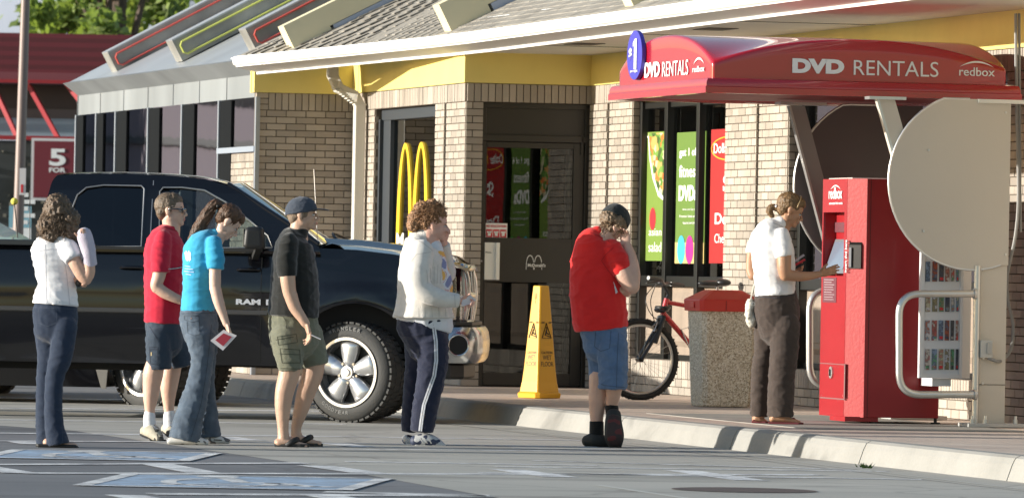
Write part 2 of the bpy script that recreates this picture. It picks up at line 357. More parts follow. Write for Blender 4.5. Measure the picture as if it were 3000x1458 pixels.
# kerb: sections with a sloping face and a rounded nose, separated by joints
def kerbpath():
    P = []
    b = -45.0
    while b < -2: P.append((-2.83, b)); b += 3.05
    P += [(-2.9, -1.6), (-3.0, 1.5), (-3.0, 4.6), (-3.0, 7.7), (-3.0, 14), (-3.0, 24)]
    return P
KP = kerbpath(); kprof = [(-.03, -.02), (0, .0), (.035, .10), (.055, .14), (.085, .156), (.17, .158), (.17, -.02)]
kr = MB()
def kpt(i):
    a, b = KP[i]; p, q = KP[max(i - 1, 0)], KP[min(i + 1, len(KP) - 1)]; t = Vector((q[0] - p[0], q[1] - p[1])).normalized(); nrm = Vector((t.y, -t.x)); return Vector((a, b)), nrm
for i in range(len(KP) - 1):
    (c0, n0), (c1, n1) = kpt(i), kpt(i + 1); t = (c1 - c0).normalized() * .008
    kr.rings([[L2W((c0 + t + n0 * x).x, (c0 + t + n0 * x).y, z) for x, z in kprof], [L2W((c1 - t + n1 * x).x, (c1 - t + n1 * x).y, z) for x, z in kprof]])
tag(kr.build('kerb', M['kerb_concrete']), kind='structure')
# sidewalk slab behind the kerb (top .155), paver skin above
sw = [(kpt(i)[0] + kpt(i)[1] * .16) for i in range(len(KP))]
out = [(p.x, p.y) for p in sw] + [(3, 24), (3, -45)]
s = MB(); s.prism([(x, y, -.1) for x, y in out], (0, 0, .252)); o = s.build('sidewalk', M['pavers']); o.location = C1; o.rotation_euler = (0, 0, TH); tag(o, kind='structure')
s = MB().box(-2.25, -.6, -14.6, -10.2, .1515, .1565); o = s.build('concrete_pad', mat('pad_concrete', (.27, .255, .225), .8, var=.2, vscale=2)); o.location = C1; o.rotation_euler = (0, 0, TH); tag(o, kind='structure')
# little weeds in the kerb joint
wm = mat('weed_green', (.07, .12, .02), .8); random.seed(3)
g = MB()
for (u, v) in [(2535, 1371), (2528, 1368), (1850, 1279)]:
    c = gp(u, v)
    for k in range(22):
        a = random.uniform(0, 6.28); r = random.uniform(0, .03); p = c + V(math.cos(a) * r * 1.5, math.sin(a) * r, 0); t = V(random.uniform(-.03, .03), random.uniform(-.02, .02), random.uniform(.01, .04)); k_ = V(.006, .002, 0)
        g.add([p - k_, p + k_, p + t], [(0, 1, 2)])
tag(g.build('weeds', wm), kind='stuff')
# ================================================================== RESTAURANT
A12 = 1.212; B1 = PA(-A12, 1035, 600)[0]; A23 = 1.006
root = thing('restaurant_building', 'tan brick fast food restaurant with yellow fascia, white gutter and shingled roof', 'restaurant', C1, TH)
brk = mat('brick', (.355, .31, .258), .85, 0, .3, 120, .16, 1.6, isl=.17)
mortar = mat('mortar', (.14, .115, .09), .95)
blackm = mat('black_frame', (.012, .012, .011), .35, 0, spec=.5)
bronze = mat('dark_bronze_frame', (.022, .020, .016), .4)
alu = mat('aluminium', (.42, .44, .47), .35, .6)
yel = mat('yellow_fascia', (.78, .64, .20), .55, 0, .15, 8, .04, 3)
white = mat('white_paint', (.80, .79, .76), .5, 0, .1, 10, .04, 2)
soff = mat('soffit', (.72, .68, .60), .8, var=.05, vscale=2)
BW, BH = .2005, .0655
def bricks(plane, c, s0, s1, z0, z1, nrm, soldier=False, ph=0, name='brick_wall', groove=()):
    """real bricks standing proud of a mortar core. plane 'a': wall at a=c running along b; plane 'b': wall at b=c running along a. nrm=-1 faces -a/-b"""
    rd = random.Random(int(abs(s0 * 977 + z0 * 131)) + 5)
    mb = MB(); g = .0045; dep = .012
    s0, s1 = min(s0, s1), max(s0, s1)
    def put(x0, x1, y0, y1, j):
        if plane == 'a': mb.box(c - .01 + j, c + .03, x0, x1, y0, y1)
        else: mb.box(x0, x1, c - .01 + j, c + .03, y0, y1)
    if soldier:
        n = max(1, round((s1 - s0) / (BH + .003))); w_ = (s1 - s0) / n
        for i in range(n): put(s0 + i * w_ + g, s0 + (i + 1) * w_ - g, z0 + g, z1 - g, rd.uniform(-.0015, .0015))
    else:
        n = max(1, round((z1 - z0) / BH)); h = (z1 - z0) / n
        for r in range(n):
            off = (BW / 2 if (r + ph) % 2 else 0)
            x = s1 + off
            while x > s0 + .012:
                a, b = max(x - BW, s0), min(x, s1)
                if b - a > .02: put(a + (g if a > s0 + .001 else 0), b - (g if b < s1 - .001 else 0), z0 + r * h + g, z0 + (r + 1) * h - g, rd.uniform(-.0012, .0012))
                x -= BW
    mb.cur = 1
    if plane == 'a': mb.box(c + .004, c + .10, s0 + .002, s1 - .002, z0, z1)
    else: mb.box(s0 + .002, s1 - .002, c + .004, c + .10, z0, z1)
    return mb.build(name, [brk, mortar], root, fixn=False)
ZF0, ZF1, ZS = 2.965, 3.245, 2.79           # fascia bottom/top, soldier course bottom
ZG = .155
b_p1, b_w1a, b_w1b, b_p2b, b_w2b = -1.43, -1.46, -4.56, -6.38, -12.1
# --- plane A1 (long wall with the order windows)
gz = -.62
bricks('a', -.018, gz, 0, ZG, ZS, -1); bricks('a', 0, b_p1, gz - .02, ZG, ZS, -1)
gz2 = PA(0, 2221, 600)[0]
bricks('a', -.018, gz2, b_w1b, ZG, ZS, -1, ph=1); bricks('a', 0, b_p2b, gz2 - .02, ZG, ZS, -1, ph=1)
bricks('a', 0, -15.4, b_w2b, ZG, ZS, -1); 
bricks('a', -.006, -15.4, 0, ZS, ZF0, -1, soldier=True)
# reveals (faces towards the camera) at the near end of each pier
for bb in (b_p1, b_p2b): bricks('b', bb - .002, .0, .16, ZG, ZS, -1)
z_sill, z_wood, z_pl = 1.18, 1.115, .46
for (s0, s1) in ((b_w1b, b_p1), (b_w2b, b_p2b)):
    bricks('a', .03, s0, s1, ZG, z_pl - .16, -1); bricks('a', .03, s0, s1, z_pl - .16, z_pl, -1, soldier=True)
woodm = mat('brown_panel', (.30, .235, .18), .55, 0, .2, 25, .12, 5, aniso=(1, 1, .2))
def shopwindow(s0, s1, panes, label):
    """recessed window on plane a=.1 between b=s0 and b=s1 (s0<s1), panes = list of split positions from far to near"""
    f = MB(); xs = [s1] + panes + [s0]
    f.box(.085, .16, s0, s1, ZS - .07, ZS - .002); f.box(.07, .17, s0, s1, z_wood, z_sill + .03)
    f.box(.1, .18, s0, s1, z_pl, z_pl + .05)
    for x in xs:
        w_ = .07 if x in (s0, s1) else .05
        f.box(.055, .16, min(max(x - w_, s0), s1 - w_), min(max(x - w_, s0), s1 - w_) + 2 * w_ if x not in (s0, s1) else (s0 + w_ if x == s0 else s1), z_pl, ZS - .001)
    fo = f.build('window_frame', blackm, root, bevel=.004)
    g = MB(); g.box(.118, .124, s0 + .03, s1 - .03, z_sill, ZS - .05); g.build('pane', M.get('shop_glass') or glassmat('shop_glass', (.35, .38, .36), .04), fo)
    p = MB(); p.box(.13, .17, s0, s1, z_pl + .05, z_wood)
    for a, b in zip(xs[:-1], xs[1:]):
        lo, hi = b + .1, a - .1; k = .05; z0, z1 = z_pl + .12, z_wood - .05
        p.hexa([(.13, lo, z0), (.13, hi, z0), (.13, hi, z1), (.13, lo, z1)], [(.105, lo + k, z0 + k), (.105, hi - k, z0 + k), (.105, hi - k, z1 - k), (.105, lo + k, z1 - k)])
        p.hexa([(.13, lo + .09, z0 + .09), (.13, hi - .09, z0 + .09), (.13, hi - .09, z1 - .09), (.13, lo + .09, z1 - .09)], [(.095, lo + .1, z0 + .1), (.095, hi - .1, z0 + .1), (.095, hi - .1, z1 - .1), (.095, lo + .1, z1 - .1)])
    p.build('wood_panel', woodm, fo)
    return fo
sp1 = [PA(.1, u, 500)[0] for u in (1962, 2056)]
shopwindow(b_w1b, b_p1 - .03, sp1, '')
shopwindow(b_w2b, b_p2b - .1, [-8.3, -10.2], '')
# --- door face (plane b=0)
aL = -A12
ap = PB(0, 1408, 700)[0]
bricks('b', 0, aL, ap, ZG, ZS, -1); bricks('b', -.006, aL, 0, ZS, ZF0 - .002, -1, soldier=True)
z_lt = 2.44
door = MB(); door.box(ap, 0, .06, .14, z_lt, ZS); door.box(ap, ap + .045, .03, .14, ZG, ZS); door.box(-.06, 0, .03, .14, ZG, ZS); door.box(ap, 0, .03, .14, ZS - .05, ZS)
door.box(ap, 0, .02, .14, z_lt - .01, z_lt + .05); door.build('door_frame', bronze, root, bevel=.004)
d0, d1 = ap + .05, -.065; gz0, gz1 = PB(.05, 1676, 700)[1], PB(.05, 1676, 437)[1]; gl0, gl1 = PB(.05, 1670, 1094)[1], PB(.05, 1670, 829)[1]
ga, gb = PB(.05, 1424, 600)[0], PB(.05, 1678, 600)[0]
d = MB()
d.box(d0, ga, .045, .095, ZG + .01, z_lt - .015); d.box(gb, d1, .045, .095, ZG + .01, z_lt - .015); d.box(ga, gb, .045, .095, gz1, z_lt - .015); d.box(ga, gb, .045, .095, gl1, gz0); d.box(ga, gb, .045, .095, ZG + .01, gl0)
d.box(-.10, -.075, .02, .05, z_lt - .12, z_lt + .06)
dr = d.build('door', bronze, root, bevel=.003)
dglass = glassmat('door_glass', (.42, .46, .45), .0, .0, .04, 1.5)
MB().box(ga, gb, .066, .072, gz0, gz1).build('pane', dglass, dr); MB().box(ga, gb, .066, .072, gl0, gl1).build('pane', dglass, dr)
pl = MB(); x0, x1 = PB(.04, 1419, 760)[0], PB(.04, 1464, 760)[0]; z1, z0 = PB(.04, 1440, 710)[1], PB(.04, 1440, 819)[1]
pl.box(x0, x1 - .045, .03, .045, z0, z1); pl.box(x1 - .045, x1 - .01, .0, .045, z0, z1)
hp = pl.build('pull_handle', mat('sunlit_cream_metal', (.82, .80, .72), .4), dr, bevel=.003)  # cream set brighter, sunlight on the handle put into the colour
text('PULL', 'lettering', blackm, (x0 + .01, .029, z1 - .1), (1, 0, 0), (0, 0, 1), .055, .016, hp)
lk = MB(); c = PB(.04, 1410, 764); lk.tube([(c[0] + .018 * math.cos(t / 16 * 6.283), .038, c[1] + .022 * math.sin(t / 16 * 6.283)) for t in range(16)], .004, 6, closed=True); lk.cyl((c[0], .04, c[1]), (0, -1, 0), .009, .01, 12)
lk.build('lock', alu, dr)
wl = mat('white_letter', (.75, .74, .70), .5)
for u_ in (1496, 1512, 1655):
    x_ = PB(.25, u_, 900)[0]; MB().box(x_ - .018, x_ + .018, .22, .26, ZG, 2.4).build('inner_post', mat('pale_post', (.5, .54, .58), .4), root)
def arches(origin, xd, W, H, m, parent, name='arches_logo', ext=.002, t=.13, thick=.10, asym=False):
    mb = MB(); xd = Vector(xd); zd = V(0, 0, 1); nd = xd.cross(zd)
    def band(cx, w_, y0):
        o = []
        n = 20
        for i in range(n + 1):
            s = i / n; a = math.pi * (1 - s); o.append((cx + w_ * math.cos(a), y0 + (1 - y0) * math.sin(a) ** .62))
        return o
    rings = []
    for cx in (.25, .75):
        outer = band(cx, .25, 0); inner = band(cx, .25 - t, 0); inner = [(x, y * (1 - thick)) for x, y in inner]
        for i in range(len(outer) - 1):
            q = [outer[i], outer[i + 1], inner[i + 1], inner[i]]
            lo = [Vector(origin) + xd * (x * W) + zd * (y * H) for x, y in q]
            mb.hexa(lo, [p - nd * ext for p in lo])
    return mb.build(name, m, parent)
lx, lz = PB(.04, 1541, 786)[0], PB(.04, 1541, 789)[1]
arches((lx, .0445, lz), (1, 0, 0), .155, .135, wl, dr, t=.035, thick=.06)
qq = PB(.04, 1544, 782); MB().box(qq[0], PB(.04, 1603, 780)[0], .0385, .0410, qq[1], PB(.04, 1544, 768)[1]).build('plate', bronze, dr)
text("McDonald's", 'lettering', wl, (PB(.04, 1546, 780)[0], .0375, PB(.04, 1546, 781)[1]), (1, 0, 0), (0, 0, 1), .17, .032, dr, bold=.02)
ns = thing('no_solicitation_sticker', 'small white and red sticker with three crossed symbols on the door glass', 'sticker', L2W(PB(.04, 1423, 698)[0], .062, PB(.04, 1423, 698)[1]), TH)
redp = mat('red_print', (.55, .02, .03), .5); wp = mat('white_print', (.78, .78, .76), .5)
MB().box(0, .21, 0, .003, 0, .142).build('backing', wp, ns)
q = MB()
for i in range(3): q.box(.008 + i * .067, .008 + i * .067 + .06, -.002, 0, .012, .085)
q.build('red_square', redp, ns)
q = MB()
for i in range(3):
    x = .008 + i * .067
    q.box(x + .016, x + .044, -.0035, -.002, .025, .06); q.box(x + .008, x + .052, -.0035, -.002, .052, .068); q.beam((x + .004, -.005, .016), (x + .056, -.005, .082), .001, .005, (0, 1, 0))
q.build('symbol', wp, ns)
text('NO SOLICITATION', 'lettering', redp, (.01, -.001, .105), (1, 0, 0), (0, 0, 1), .19, .022, ns, bold=.02)
# --- plane A2 with the arches window
a2 = -A12
wb0, wb1 = PA(a2, 1281, 500)[0], PA(a2, 1098, 500)[0]
gb_ = PA(a2, 1308, 500)[0]; gc_ = PA(a2, 1064, 500)[0]
bricks('a', a2 - .018, gb_ + .02, wb0, ZG, ZS, -1); bricks('a', a2, 0, gb_, ZG, ZS, -1, ph=1)
bricks('a', a2, wb1, gc_, ZG, ZS, -1); bricks('a', a2 - .018, gc_ + .02, B1, ZG, ZS, -1)
bricks('a', a2 - .006, 0, B1, ZS, ZF0 - .002, -1, soldier=True)
f = MB(); xa = a2 + .06
f.box(xa, xa + .12, wb0, wb1, ZS - .11, ZS - .002); f.box(xa + .01, xa + .13, wb1 - .34, wb1, .8, ZS - .1); f.box(xa, xa + .1, wb0, wb1, .75, .85)
f.box(xa - .03, xa + .02, wb1 - .05, wb1, .8, ZS - .1)
fo = f.build('window_frame', mat('slate_frame', (.035, .042, .05), .5), root, bevel=.004)
MB().box(xa + .05, xa + .056, wb0, wb1, .85, ZS - .1).build('pane', glassmat('arch_glass', (.16, .18, .18), .03, 0, .06, .9), fo)
bricks('a', a2 + .03, wb0, wb1, ZG, .75, -1)
yl = mat('arch_yellow', (.85, .55, .03), .4)
pb0, pb1 = PA(xa, 1245, 600)[0], PA(xa, 1152, 600)[0]
zt = PA(xa, 1200, 417)[1]
arches((xa + .03, pb1, .95), (0, -1, 0), pb1 - pb0, zt - .95, yl, root, t=.095, thick=.035, ext=.05)
text("McDonald's", 'lettering', wl, (xa + .02, PA(xa, 1156, 700)[0], PA(xa, 1200, 728)[1]), (0, -1, 0), (0, 0, 1), 2.1, .16, root, bold=.01)
# --- face b=B1 and plane A3
a3 = a2 - A23
bricks('b', B1, a3, a2, ZG, ZS - .01, -1); bricks('b', B1 - .006, a3 + .12, a2, ZS - .01, ZF0 - .012, -1, soldier=True); bricks('b', B1, a3, a3 + .12, ZS - .01, ZF0 - .012, -1)
bw3 = PA(a3, 748, 500)[0]
bricks('a', a3, B1, bw3, ZG, ZF0 - .012, -1)
bfar = PA(a3, 640, 400)[0]
zs3a, zs3b = PA(a3, 740, 447)[1], PA(a3, 740, 473)[1]
bricks('a', a3 + .02, bw3 + .02, bfar, ZG, zs3b, -1); bricks('a', a3 + .02, bw3 + .02, bfar, zs3b, zs3a, -1, soldier=True)
# fascia boards
f = MB(); f.box(-.03, .1, -15.4, 0, ZF0, ZF1 + .05); f.build('fascia', yel, root)
MB().box(a2 - .03, -.032, -.03, .1, ZF0, ZF1 + .05).build('fascia', yel, root)
MB().box(a2 - .03, a2 + .1, .102, B1 - .033, ZF0, ZF1 + .05).build('fascia', yel, root)
MB().box(a3 - .03, a2 - .032, B1 - .03, B1 + .1, ZF0 - .012, ZF1).build('fascia', yel, root)
MB().box(a3 - .035, a3 + .1, B1 + .102, bw3 + .15, ZF0 - .014, ZF1).build('fascia', yel, root)
jb = PA(a2, 1058, 230)[0]
MB().box(a2 - .034, a2 - .031, jb - .012, jb + .012, ZF0, ZF1).build('joint_strip', mat('grey_trim', (.35, .33, .25), .6), root)
# --- roof: eave path (a,b,z) far -> near
ea = -A12 - .30
vline_ = [(500, 243), (720, 222), (1400, 157), (2160, 63), (2800, -14), (3600, -110)]
def vline(u):
    for p, q in zip(vline_[:-1], vline_[1:]):
        if u <= q[0]: return p[1] + (q[1] - p[1]) * (u - p[0]) / (q[0] - p[0])
    return -110
EP = [(a3 - .30, B1 - .3, 3.12), (a3 - .27, B1 - .7, 3.12), (ea - .25, B1 * .45, 3.15), (ea - .02, .3, 3.18), (ea, -1.2, 3.185), (ea, -5.2, 3.19), (ea, -10.5, 3.195), (ea, -16.5, 3.20)]
EP2 = []
for a, b, z in EP:
    for _ in range(4):
        u_, v_ = proj(L2W(a + .25, b, z - .028)); z += (v_ - vline(u_)) * (L2W(a, b, 0).y / FP)
    EP2.append((a, b, z))
EP = EP2
def prof(pts, m, name, sm=False, par=root, jig=0):
    mb = MB(); rs = []
    for i, (a, b, z) in enumerate(EP):
        p, q = EP[max(i - 1, 0)], EP[min(i + 1, len(EP) - 1)]; t = Vector((q[0] - p[0], q[1] - p[1])).normalized(); n_ = Vector((-t.y, t.x)) * -1
        if n_.x < 0: n_ = -n_
        rs.append([(a + n_.x * x, b + n_.y * x, z + y) for x, y in pts])
    mb.rings(rs); return mb.build(name, m, par, smooth=sm)
prof([(.02, .04), (.235, -.005), (.235, .015), (.04, .06)], white, 'eave_board')
prof([(.236, -.028), (.262, -.028), (.262, -.002), (.236, -.002)], white, 'eave_trim')
prof([(.098, .045), (.03, .042), (.0, .06), (-.012, .085), (-.012, .11), (-.028, .115), (-.028, .128), (-.008, .128), (0, .11), (.04, .10), (.098, .10)], white, 'gutter')
prof([(.0, .135), (.16, .15), (.16, .157), (0, .142)], mat('white_flashing', (.85, .85, .84), .6), 'roof_flashing')
# soffit
s = MB(); pts = [(a + .25, b) for a, b, z in EP]
for i in range(len(pts) - 1):
    s.add([(pts[i][0], pts[i][1], ZF1 + .002), (pts[i + 1][0], pts[i + 1][1], ZF1 + .002), (.3, pts[i + 1][1], ZF1 + .002), (.3, pts[i][1], ZF1 + .002)], [(0, 1, 2, 3)])
s.build('soffit', soff, root)
for b in (-2.4, -5.6, -8.9): MB().box(ea + .25, -.05, b, b + .010, ZF1 - .003, ZF1 + .001).build('soffit_seam', mat('seam_dark', (.12, .11, .09), .9), root)
for b in (-3.2, -7.4): MB().box(-1.0, -.75, b, b + .5, ZF1 - .004, ZF1 + .0005).build('soffit_vent', MATS['seam_dark'], root)
# shingled slope
sh = mat('shingle', (.27, .25, .215), .9, 0, .5, 60, .15, 2.5, isl=.14)
SL = .50
def eave_at(b):
    for p, q in zip(EP[:-1], EP[1:]):
        if q[1] <= b <= p[1]: t = (b - p[1]) / (q[1] - p[1]); return p[0] + (q[0] - p[0]) * t, p[2] + (q[2] - p[2]) * t
    return EP[-1][0], EP[-1][2]
s = MB(); rd = random.Random(4)
for r in range(19):
    b = -16.4 + (.08 if r % 2 else 0)
    while b < B1 - .45:
        w_ = rd.uniform(.14, .22); a0, z0 = eave_at(b + w_ / 2); x0 = a0 + .06 + r * .11; x1 = x0 + .13; zz = z0 + .158 + r * .11 * SL
        th = rd.uniform(.005, .009)
        s.hexa([(x0, b, zz), (x0, b + w_ - .006, zz), (x1, b + w_ - .006, zz + .13 * SL - .008), (x1, b, zz + .13 * SL - .008)],
               [(x0, b, zz + th), (x0, b + w_ - .006, zz + th), (x1, b + w_ - .006, zz + .13 * SL), (x1, b, zz + .13 * SL)])
        b += w_
s.build('roof', sh, root, fixn=False)
s = MB(); s.hexa([(ea + .1, -16.5, 3.38), (ea + .1, -.2, 3.38), (a3 - .25, B1 + .8, 3.32), (ea + 8, B1 + .8, 3.3)], [(ea + .1, -16.5, 3.40), (ea + .1, -.2, 3.40), (a3 - .25, B1 + .8, 3.33), (ea + 8, B1 + .8, 3.33)])
MB().hexa([(ea + 1.8, -16.5, 4.2), (ea + 1.8, B1 + .8, 4.2), (4, B1 + .8, 4.2), (4, -16.5, 4.2)], [(ea + 4.8, -16.5, 6.0), (ea + 4.8, B1 + .8, 6.0), (4.1, B1 + .8, 6.0), (4.1, -16.5, 6.0)]).build('roof_core', sh, root)
# end slope of the main roof (its far gable side)
# white snow guards on the slope
s = MB()
for (u0, v0, u1, v1) in [(930, 128, 1032, 116), (1107, 105, 1292, 84), (1368, 66, 1495, 50), (1590, 36, 1800, 14)]:
    am = ea + .35
    b0, z0 = PA(am, u0, v0); b1, z1 = PA(am, u1, v1); s.beam((am, b0, z0 + .0), (am, b1, z1 + .0), .02, .045)
s.build('snow_guard', mat('guard_white', (.72, .74, .76), .5), root)
# roof beams: deep boxed ribs running up the slope
beige = mat('rib_cream', (.72, .64, .42), .6, 0, .1, 6, .05, 2)
def rib(b, name='roof_rib', wid=.26, m=beige, a0=None, z0=None, L=3.2, dep=.34, slope=SL * 1.03):
    a0 = ea + .12 if a0 is None else a0; z0 = 3.42 if z0 is None else z0
    d_ = Vector((1, 0, slope)).normalized(); n_ = Vector((-d_.z, 0, d_.x))
    mb = MB(); P = V(a0, b, z0)
    foot = [P, P + d_ * .42, P + d_ * .42 + n_ * (dep - .06), P + n_ * dep]
    up = [P + d_ * .42 + n_ * .14, P + d_ * L + n_ * .14, P + d_ * L + n_ * dep, P + d_ * .42 + n_ * dep]
    k = V(0, wid, 0); foot = [P + n_ * 0, P + d_ * .42, P + d_ * .42 + n_ * .14, P + d_ * L + n_ * .14, P + d_ * L + n_ * dep, P + n_ * dep]
    mb.prism(foot, k)
    o = mb.build(name, m, root)
    t = MB(); t.prism([P + d_ * .45 + n_ * -.02, P + d_ * L + n_ * -.02, P + d_ * L + n_ * .135, P + d_ * .45 + n_ * .135], (0, wid * .6, 0)); t.build('rib_flashing', mat('flashing_blue', (.42, .46, .55), .5), o)
    return o
for u, v in ((874, 166), (1332, 108), (1864, 30)):
    b_ = min([-16 + i * .02 for i in range(1100)], key=lambda b: abs(proj(L2W(eave_at(min(b, B1 - .31))[0] + .14, b, 3.42))[0] - u)); a_ = eave_at(min(b_, B1 - .31))[0] + .14; z_ = PA(a_, u, v)[1]
    rib(b_, a0=a_, z0=z_ - .01)
s = MB(); NB = 40
s.grid(lambda i, j: (lambda b: (lambda e: (e[0] + .04 + j * 2.4, b, e[1] + .150 + j * 2.4 * SL))(eave_at(b)))(-16.4 + i * (B1 - .32 + 16.4)), NB, 2).build('roof_deck', sh, root, fixn=False)
# downspout
ds = mat('downspout_white', (.62, .60, .54), .45)
def dpt(u, v, k=.0): b, z = PA(a2 - .09 - k, u, v); return V(a2 - .09 - k, b, z)
q = dpt(1053, 335); e_a = [(ea - .05, B1 - .12, 3.27), (ea - .04, B1 - .13, 3.05)]
path = [V(ea - .02, q.y + .25, 3.30), V(ea - .02, q.y + .2, 3.12), V(ea + .02, q.y + .12, 3.0), V(a2 - .14, q.y + .03, 2.93), V(a2 - .09, q.y, 2.84), V(a2 - .09, q.y, .35), V(a2 - .2, q.y, .25)]
mb = MB(); rs = []
for i, p in enumerate(path):
    w_ = .052; t = (path[min(i + 1, 6)] - path[max(i - 1, 0)]).normalized(); x = V(0, 1, 0); y = t.cross(x).normalized()
    rs.append([p + x * c * w_ + y * s_ * w_ for c, s_ in ((-1, -1), (1, -1), (1, 1), (-1, 1))])
mb.rings(rs); o = mb.build('downspout', ds, root, bevel=.008)
mb = MB()
for i in range(9):
    t = i / 8; p = path[2].lerp(path[4], t); mb.box(p.x - .06, p.x + .06, p.y - .06, p.y + .06, p.z - .006, p.z + .006)
mb.build('downspout_rib', ds, o)
# --- dark interior so the glass has depth
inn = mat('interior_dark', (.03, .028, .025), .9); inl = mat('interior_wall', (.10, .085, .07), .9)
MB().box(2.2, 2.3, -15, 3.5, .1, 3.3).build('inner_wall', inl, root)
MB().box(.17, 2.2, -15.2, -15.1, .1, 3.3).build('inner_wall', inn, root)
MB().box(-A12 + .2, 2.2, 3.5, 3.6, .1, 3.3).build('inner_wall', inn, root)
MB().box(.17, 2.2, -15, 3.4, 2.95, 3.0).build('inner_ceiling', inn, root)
MB().box(-A12 + .62, -A12 + .64, .2, B1 - .1, .1, 3.2).build('inner_wall', inn, root)  # dark liner sheets added close behind the arches window to darken it
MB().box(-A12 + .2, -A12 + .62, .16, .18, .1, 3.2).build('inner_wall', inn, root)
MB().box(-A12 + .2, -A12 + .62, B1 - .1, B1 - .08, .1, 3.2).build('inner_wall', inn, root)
s = MB()
for i in range(5): s.box(.9, 1.6, -3.9 - i * 2, -2.9 - i * 2, .86, .90); s.box(1.2, 1.3, -3.45 - i * 2, -3.35 - i * 2, .2, .86)
s.build('inner_table', woodm, root)
# ================================================================== SOLARIUM (dining room, far left)
sol = thing('glazed_dining_room', 'low dining room wing with tall dark windows under a sloping metal roof', 'building wing', C1, TH)
met = mat('galvanised', (.25, .265, .27), .5, .2, .15, 4, .16, 1.5, aniso=(1, 1, .25))
bF = PA(a3, 222, 400)[0]; bN = bw3 + .16
def zz(u, v): return PA(a3, u, v)[1]
zb, zm, ztp = zz(600, 299), zz(600, 234), zz(600, 190)
zb = (zz(222, 335) + zz(740, 288)) / 2; zm = (zz(225, 282) + zz(740, 217)) / 2
L0 = bF
ring = [(a3 + .02, zb), (a3 + .02, zm), (a3 - .16, zm + .13)]
mb = MB(); mb.cur = 0
n = 7
for i in range(n):
    y0 = bF + (bN - bF) * i / n + .006; y1 = bF + (bN - bF) * (i + 1) / n
    k = [(a3 + .02, zb), (a3 + .02, zm), (a3 - .16, zm + .135), (a3 - .08, zm + .155), (a3 + .25, zm + .155), (a3 + .25, zb)]
    mb.prism([(x, y0, z) for x, z in k], (0, y1 - y0, 0))
mb.build('metal_fascia', met, sol)
s = MB()
for i in range(n + 1): y0 = bF + (bN - bF) * i / n; s.box(a3 + .012, a3 + .02, y0 - .008, y0 + .008, zb, zm)
s.build('fascia_seam', met, sol)
# sloping glass/metal roof rising to the right
slope2 = .54; zr = zm + .155
rf = mat('pale_roof', (.36, .38, .40), .4, .3, .1, 3, .1, 1.2)
mb = MB(); mb.hexa([(a3 - .08, bF, zr - .03), (a3 - .08, bN, zr - .03), (a3 + 5.5, bN, zr + 5.5 * slope2), (a3 + 5.5, bF, zr + 5.5 * slope2)], [(a3 - .08, bF, zr), (a3 - .08, bN, zr), (a3 + 5.5, bN, zr + 5.53 * slope2), (a3 + 5.5, bF, zr + 5.53 * slope2)])
mb.build('roof', rf, sol)
MB().prism([(a3 + .02, bF - .04, zr), (a3 + 5.5, bF - .04, zr + 5.5 * slope2), (a3 + 5.5, bF - .04, 0), (a3 + .02, bF - .04, 0)], (0, .04, 0)).build('end_wall', met, sol)
stain = mat('beam_panel', (.33, .32, .285), .5, .2, .2, 5, .35, 2.2)
neon = {'red': mat('neon_red', (.58, .10, .08), .3), 'lime': mat('neon_lime', (.58, .62, .14), .3)}
def neonbeam(u, v, col, L, wid=.34, dep=.24):
    """boxed beam on the slope, outlined by a tube; (u,v) = lower near corner of its foot"""
    ax = a3 + .05; b_, z_ = PA(ax, u, v); d_ = V(1, 0, slope2).normalized(); n_ = V(-d_.z, 0, d_.x); P = V(ax, b_, z_)
    mb = MB(); mb.prism([P, P + d_ * L, P + d_ * L + n_ * dep, P + n_ * dep], (0, wid, 0)); o = mb.build('neon_beam', stain, sol)
    t = MB(); e = V(0, -.03, 0); k = .05
    t.tube([P + e + d_ * L + n_ * k, P + e + d_ * (k + .03) + n_ * k, P + e + d_ * k + n_ * (k + .03), P + e + d_ * k + n_ * (dep - k - .03), P + e + d_ * (k + .03) + n_ * (dep - k), P + e + d_ * L + n_ * (dep - k)], .011, 8)
    t.build('neon_tube', neon[col], o)
    c = MB(); c.box(*(0, 0), *(0, 0), 0, 0) if 0 else None
    mb = MB(); mb.prism([P + n_ * dep, P + d_ * L + n_ * dep, P + d_ * L + n_ * (dep + .015), P + n_ * (dep + .015)], (0, wid, 0)); mb.build('beam_cap', mat('beam_cap_grey', (.5, .5, .5), .4, .5), o)
neonbeam(345, 212, 'red', 4.6); neonbeam(535, 180, 'lime', 4.2); neonbeam(752, 150, 'red', 3.2)
# strips lying flat on the slope
s = MB()
for u, v, cc in ((420, 207, 0), (470, 203, 1)):
    pass
# glazing
cuts = [222, 281, 338, 433, 532, 640]
cb = [PA(a3, u, 420)[0] for u in cuts]
fr = MB()
for x in cb + [PA(a3, 748, 400)[0] - .03]: fr.box(a3 - .012, a3 + .03, x - .035, x + .02, .1, zb)
fo = fr.build('mullion', mat('mullion_grey', (.33, .36, .40), .4, .4), sol)
bl = MB()
for i, x in enumerate(cb): bl.box(a3 + .002, a3 + .018, x - .05 - .30 * (x - (cb[i + 1] if i < 5 else bw3)), x - .04, .1, zb - .01)
bl.build('column', mat('column_black', (.008, .009, .010), .9, spec=.1), sol)
sg = glassmat('solar_glass', (.45, .43, .48), .10, .02, .03, 2)
for x0, x1 in zip(cb[:-1], cb[1:]): MB().box(a3 + .02, a3 + .026, x1 + .03, x0 - .06, .1, zb).build('pane', sg, sol)
MB().box(a3 + .02, a3 + .026, bw3, cb[-1], PA(a3, 700, 432)[1], zb).build('pane', sg, sol)
MB().box(a3 - .02, a3 + .08, bw3 + .01, cb[-1], PA(a3, 700, 447)[1], PA(a3, 700, 431)[1]).build('window_sill', mat('sill_blue', (.33, .37, .43), .45, .3), sol)
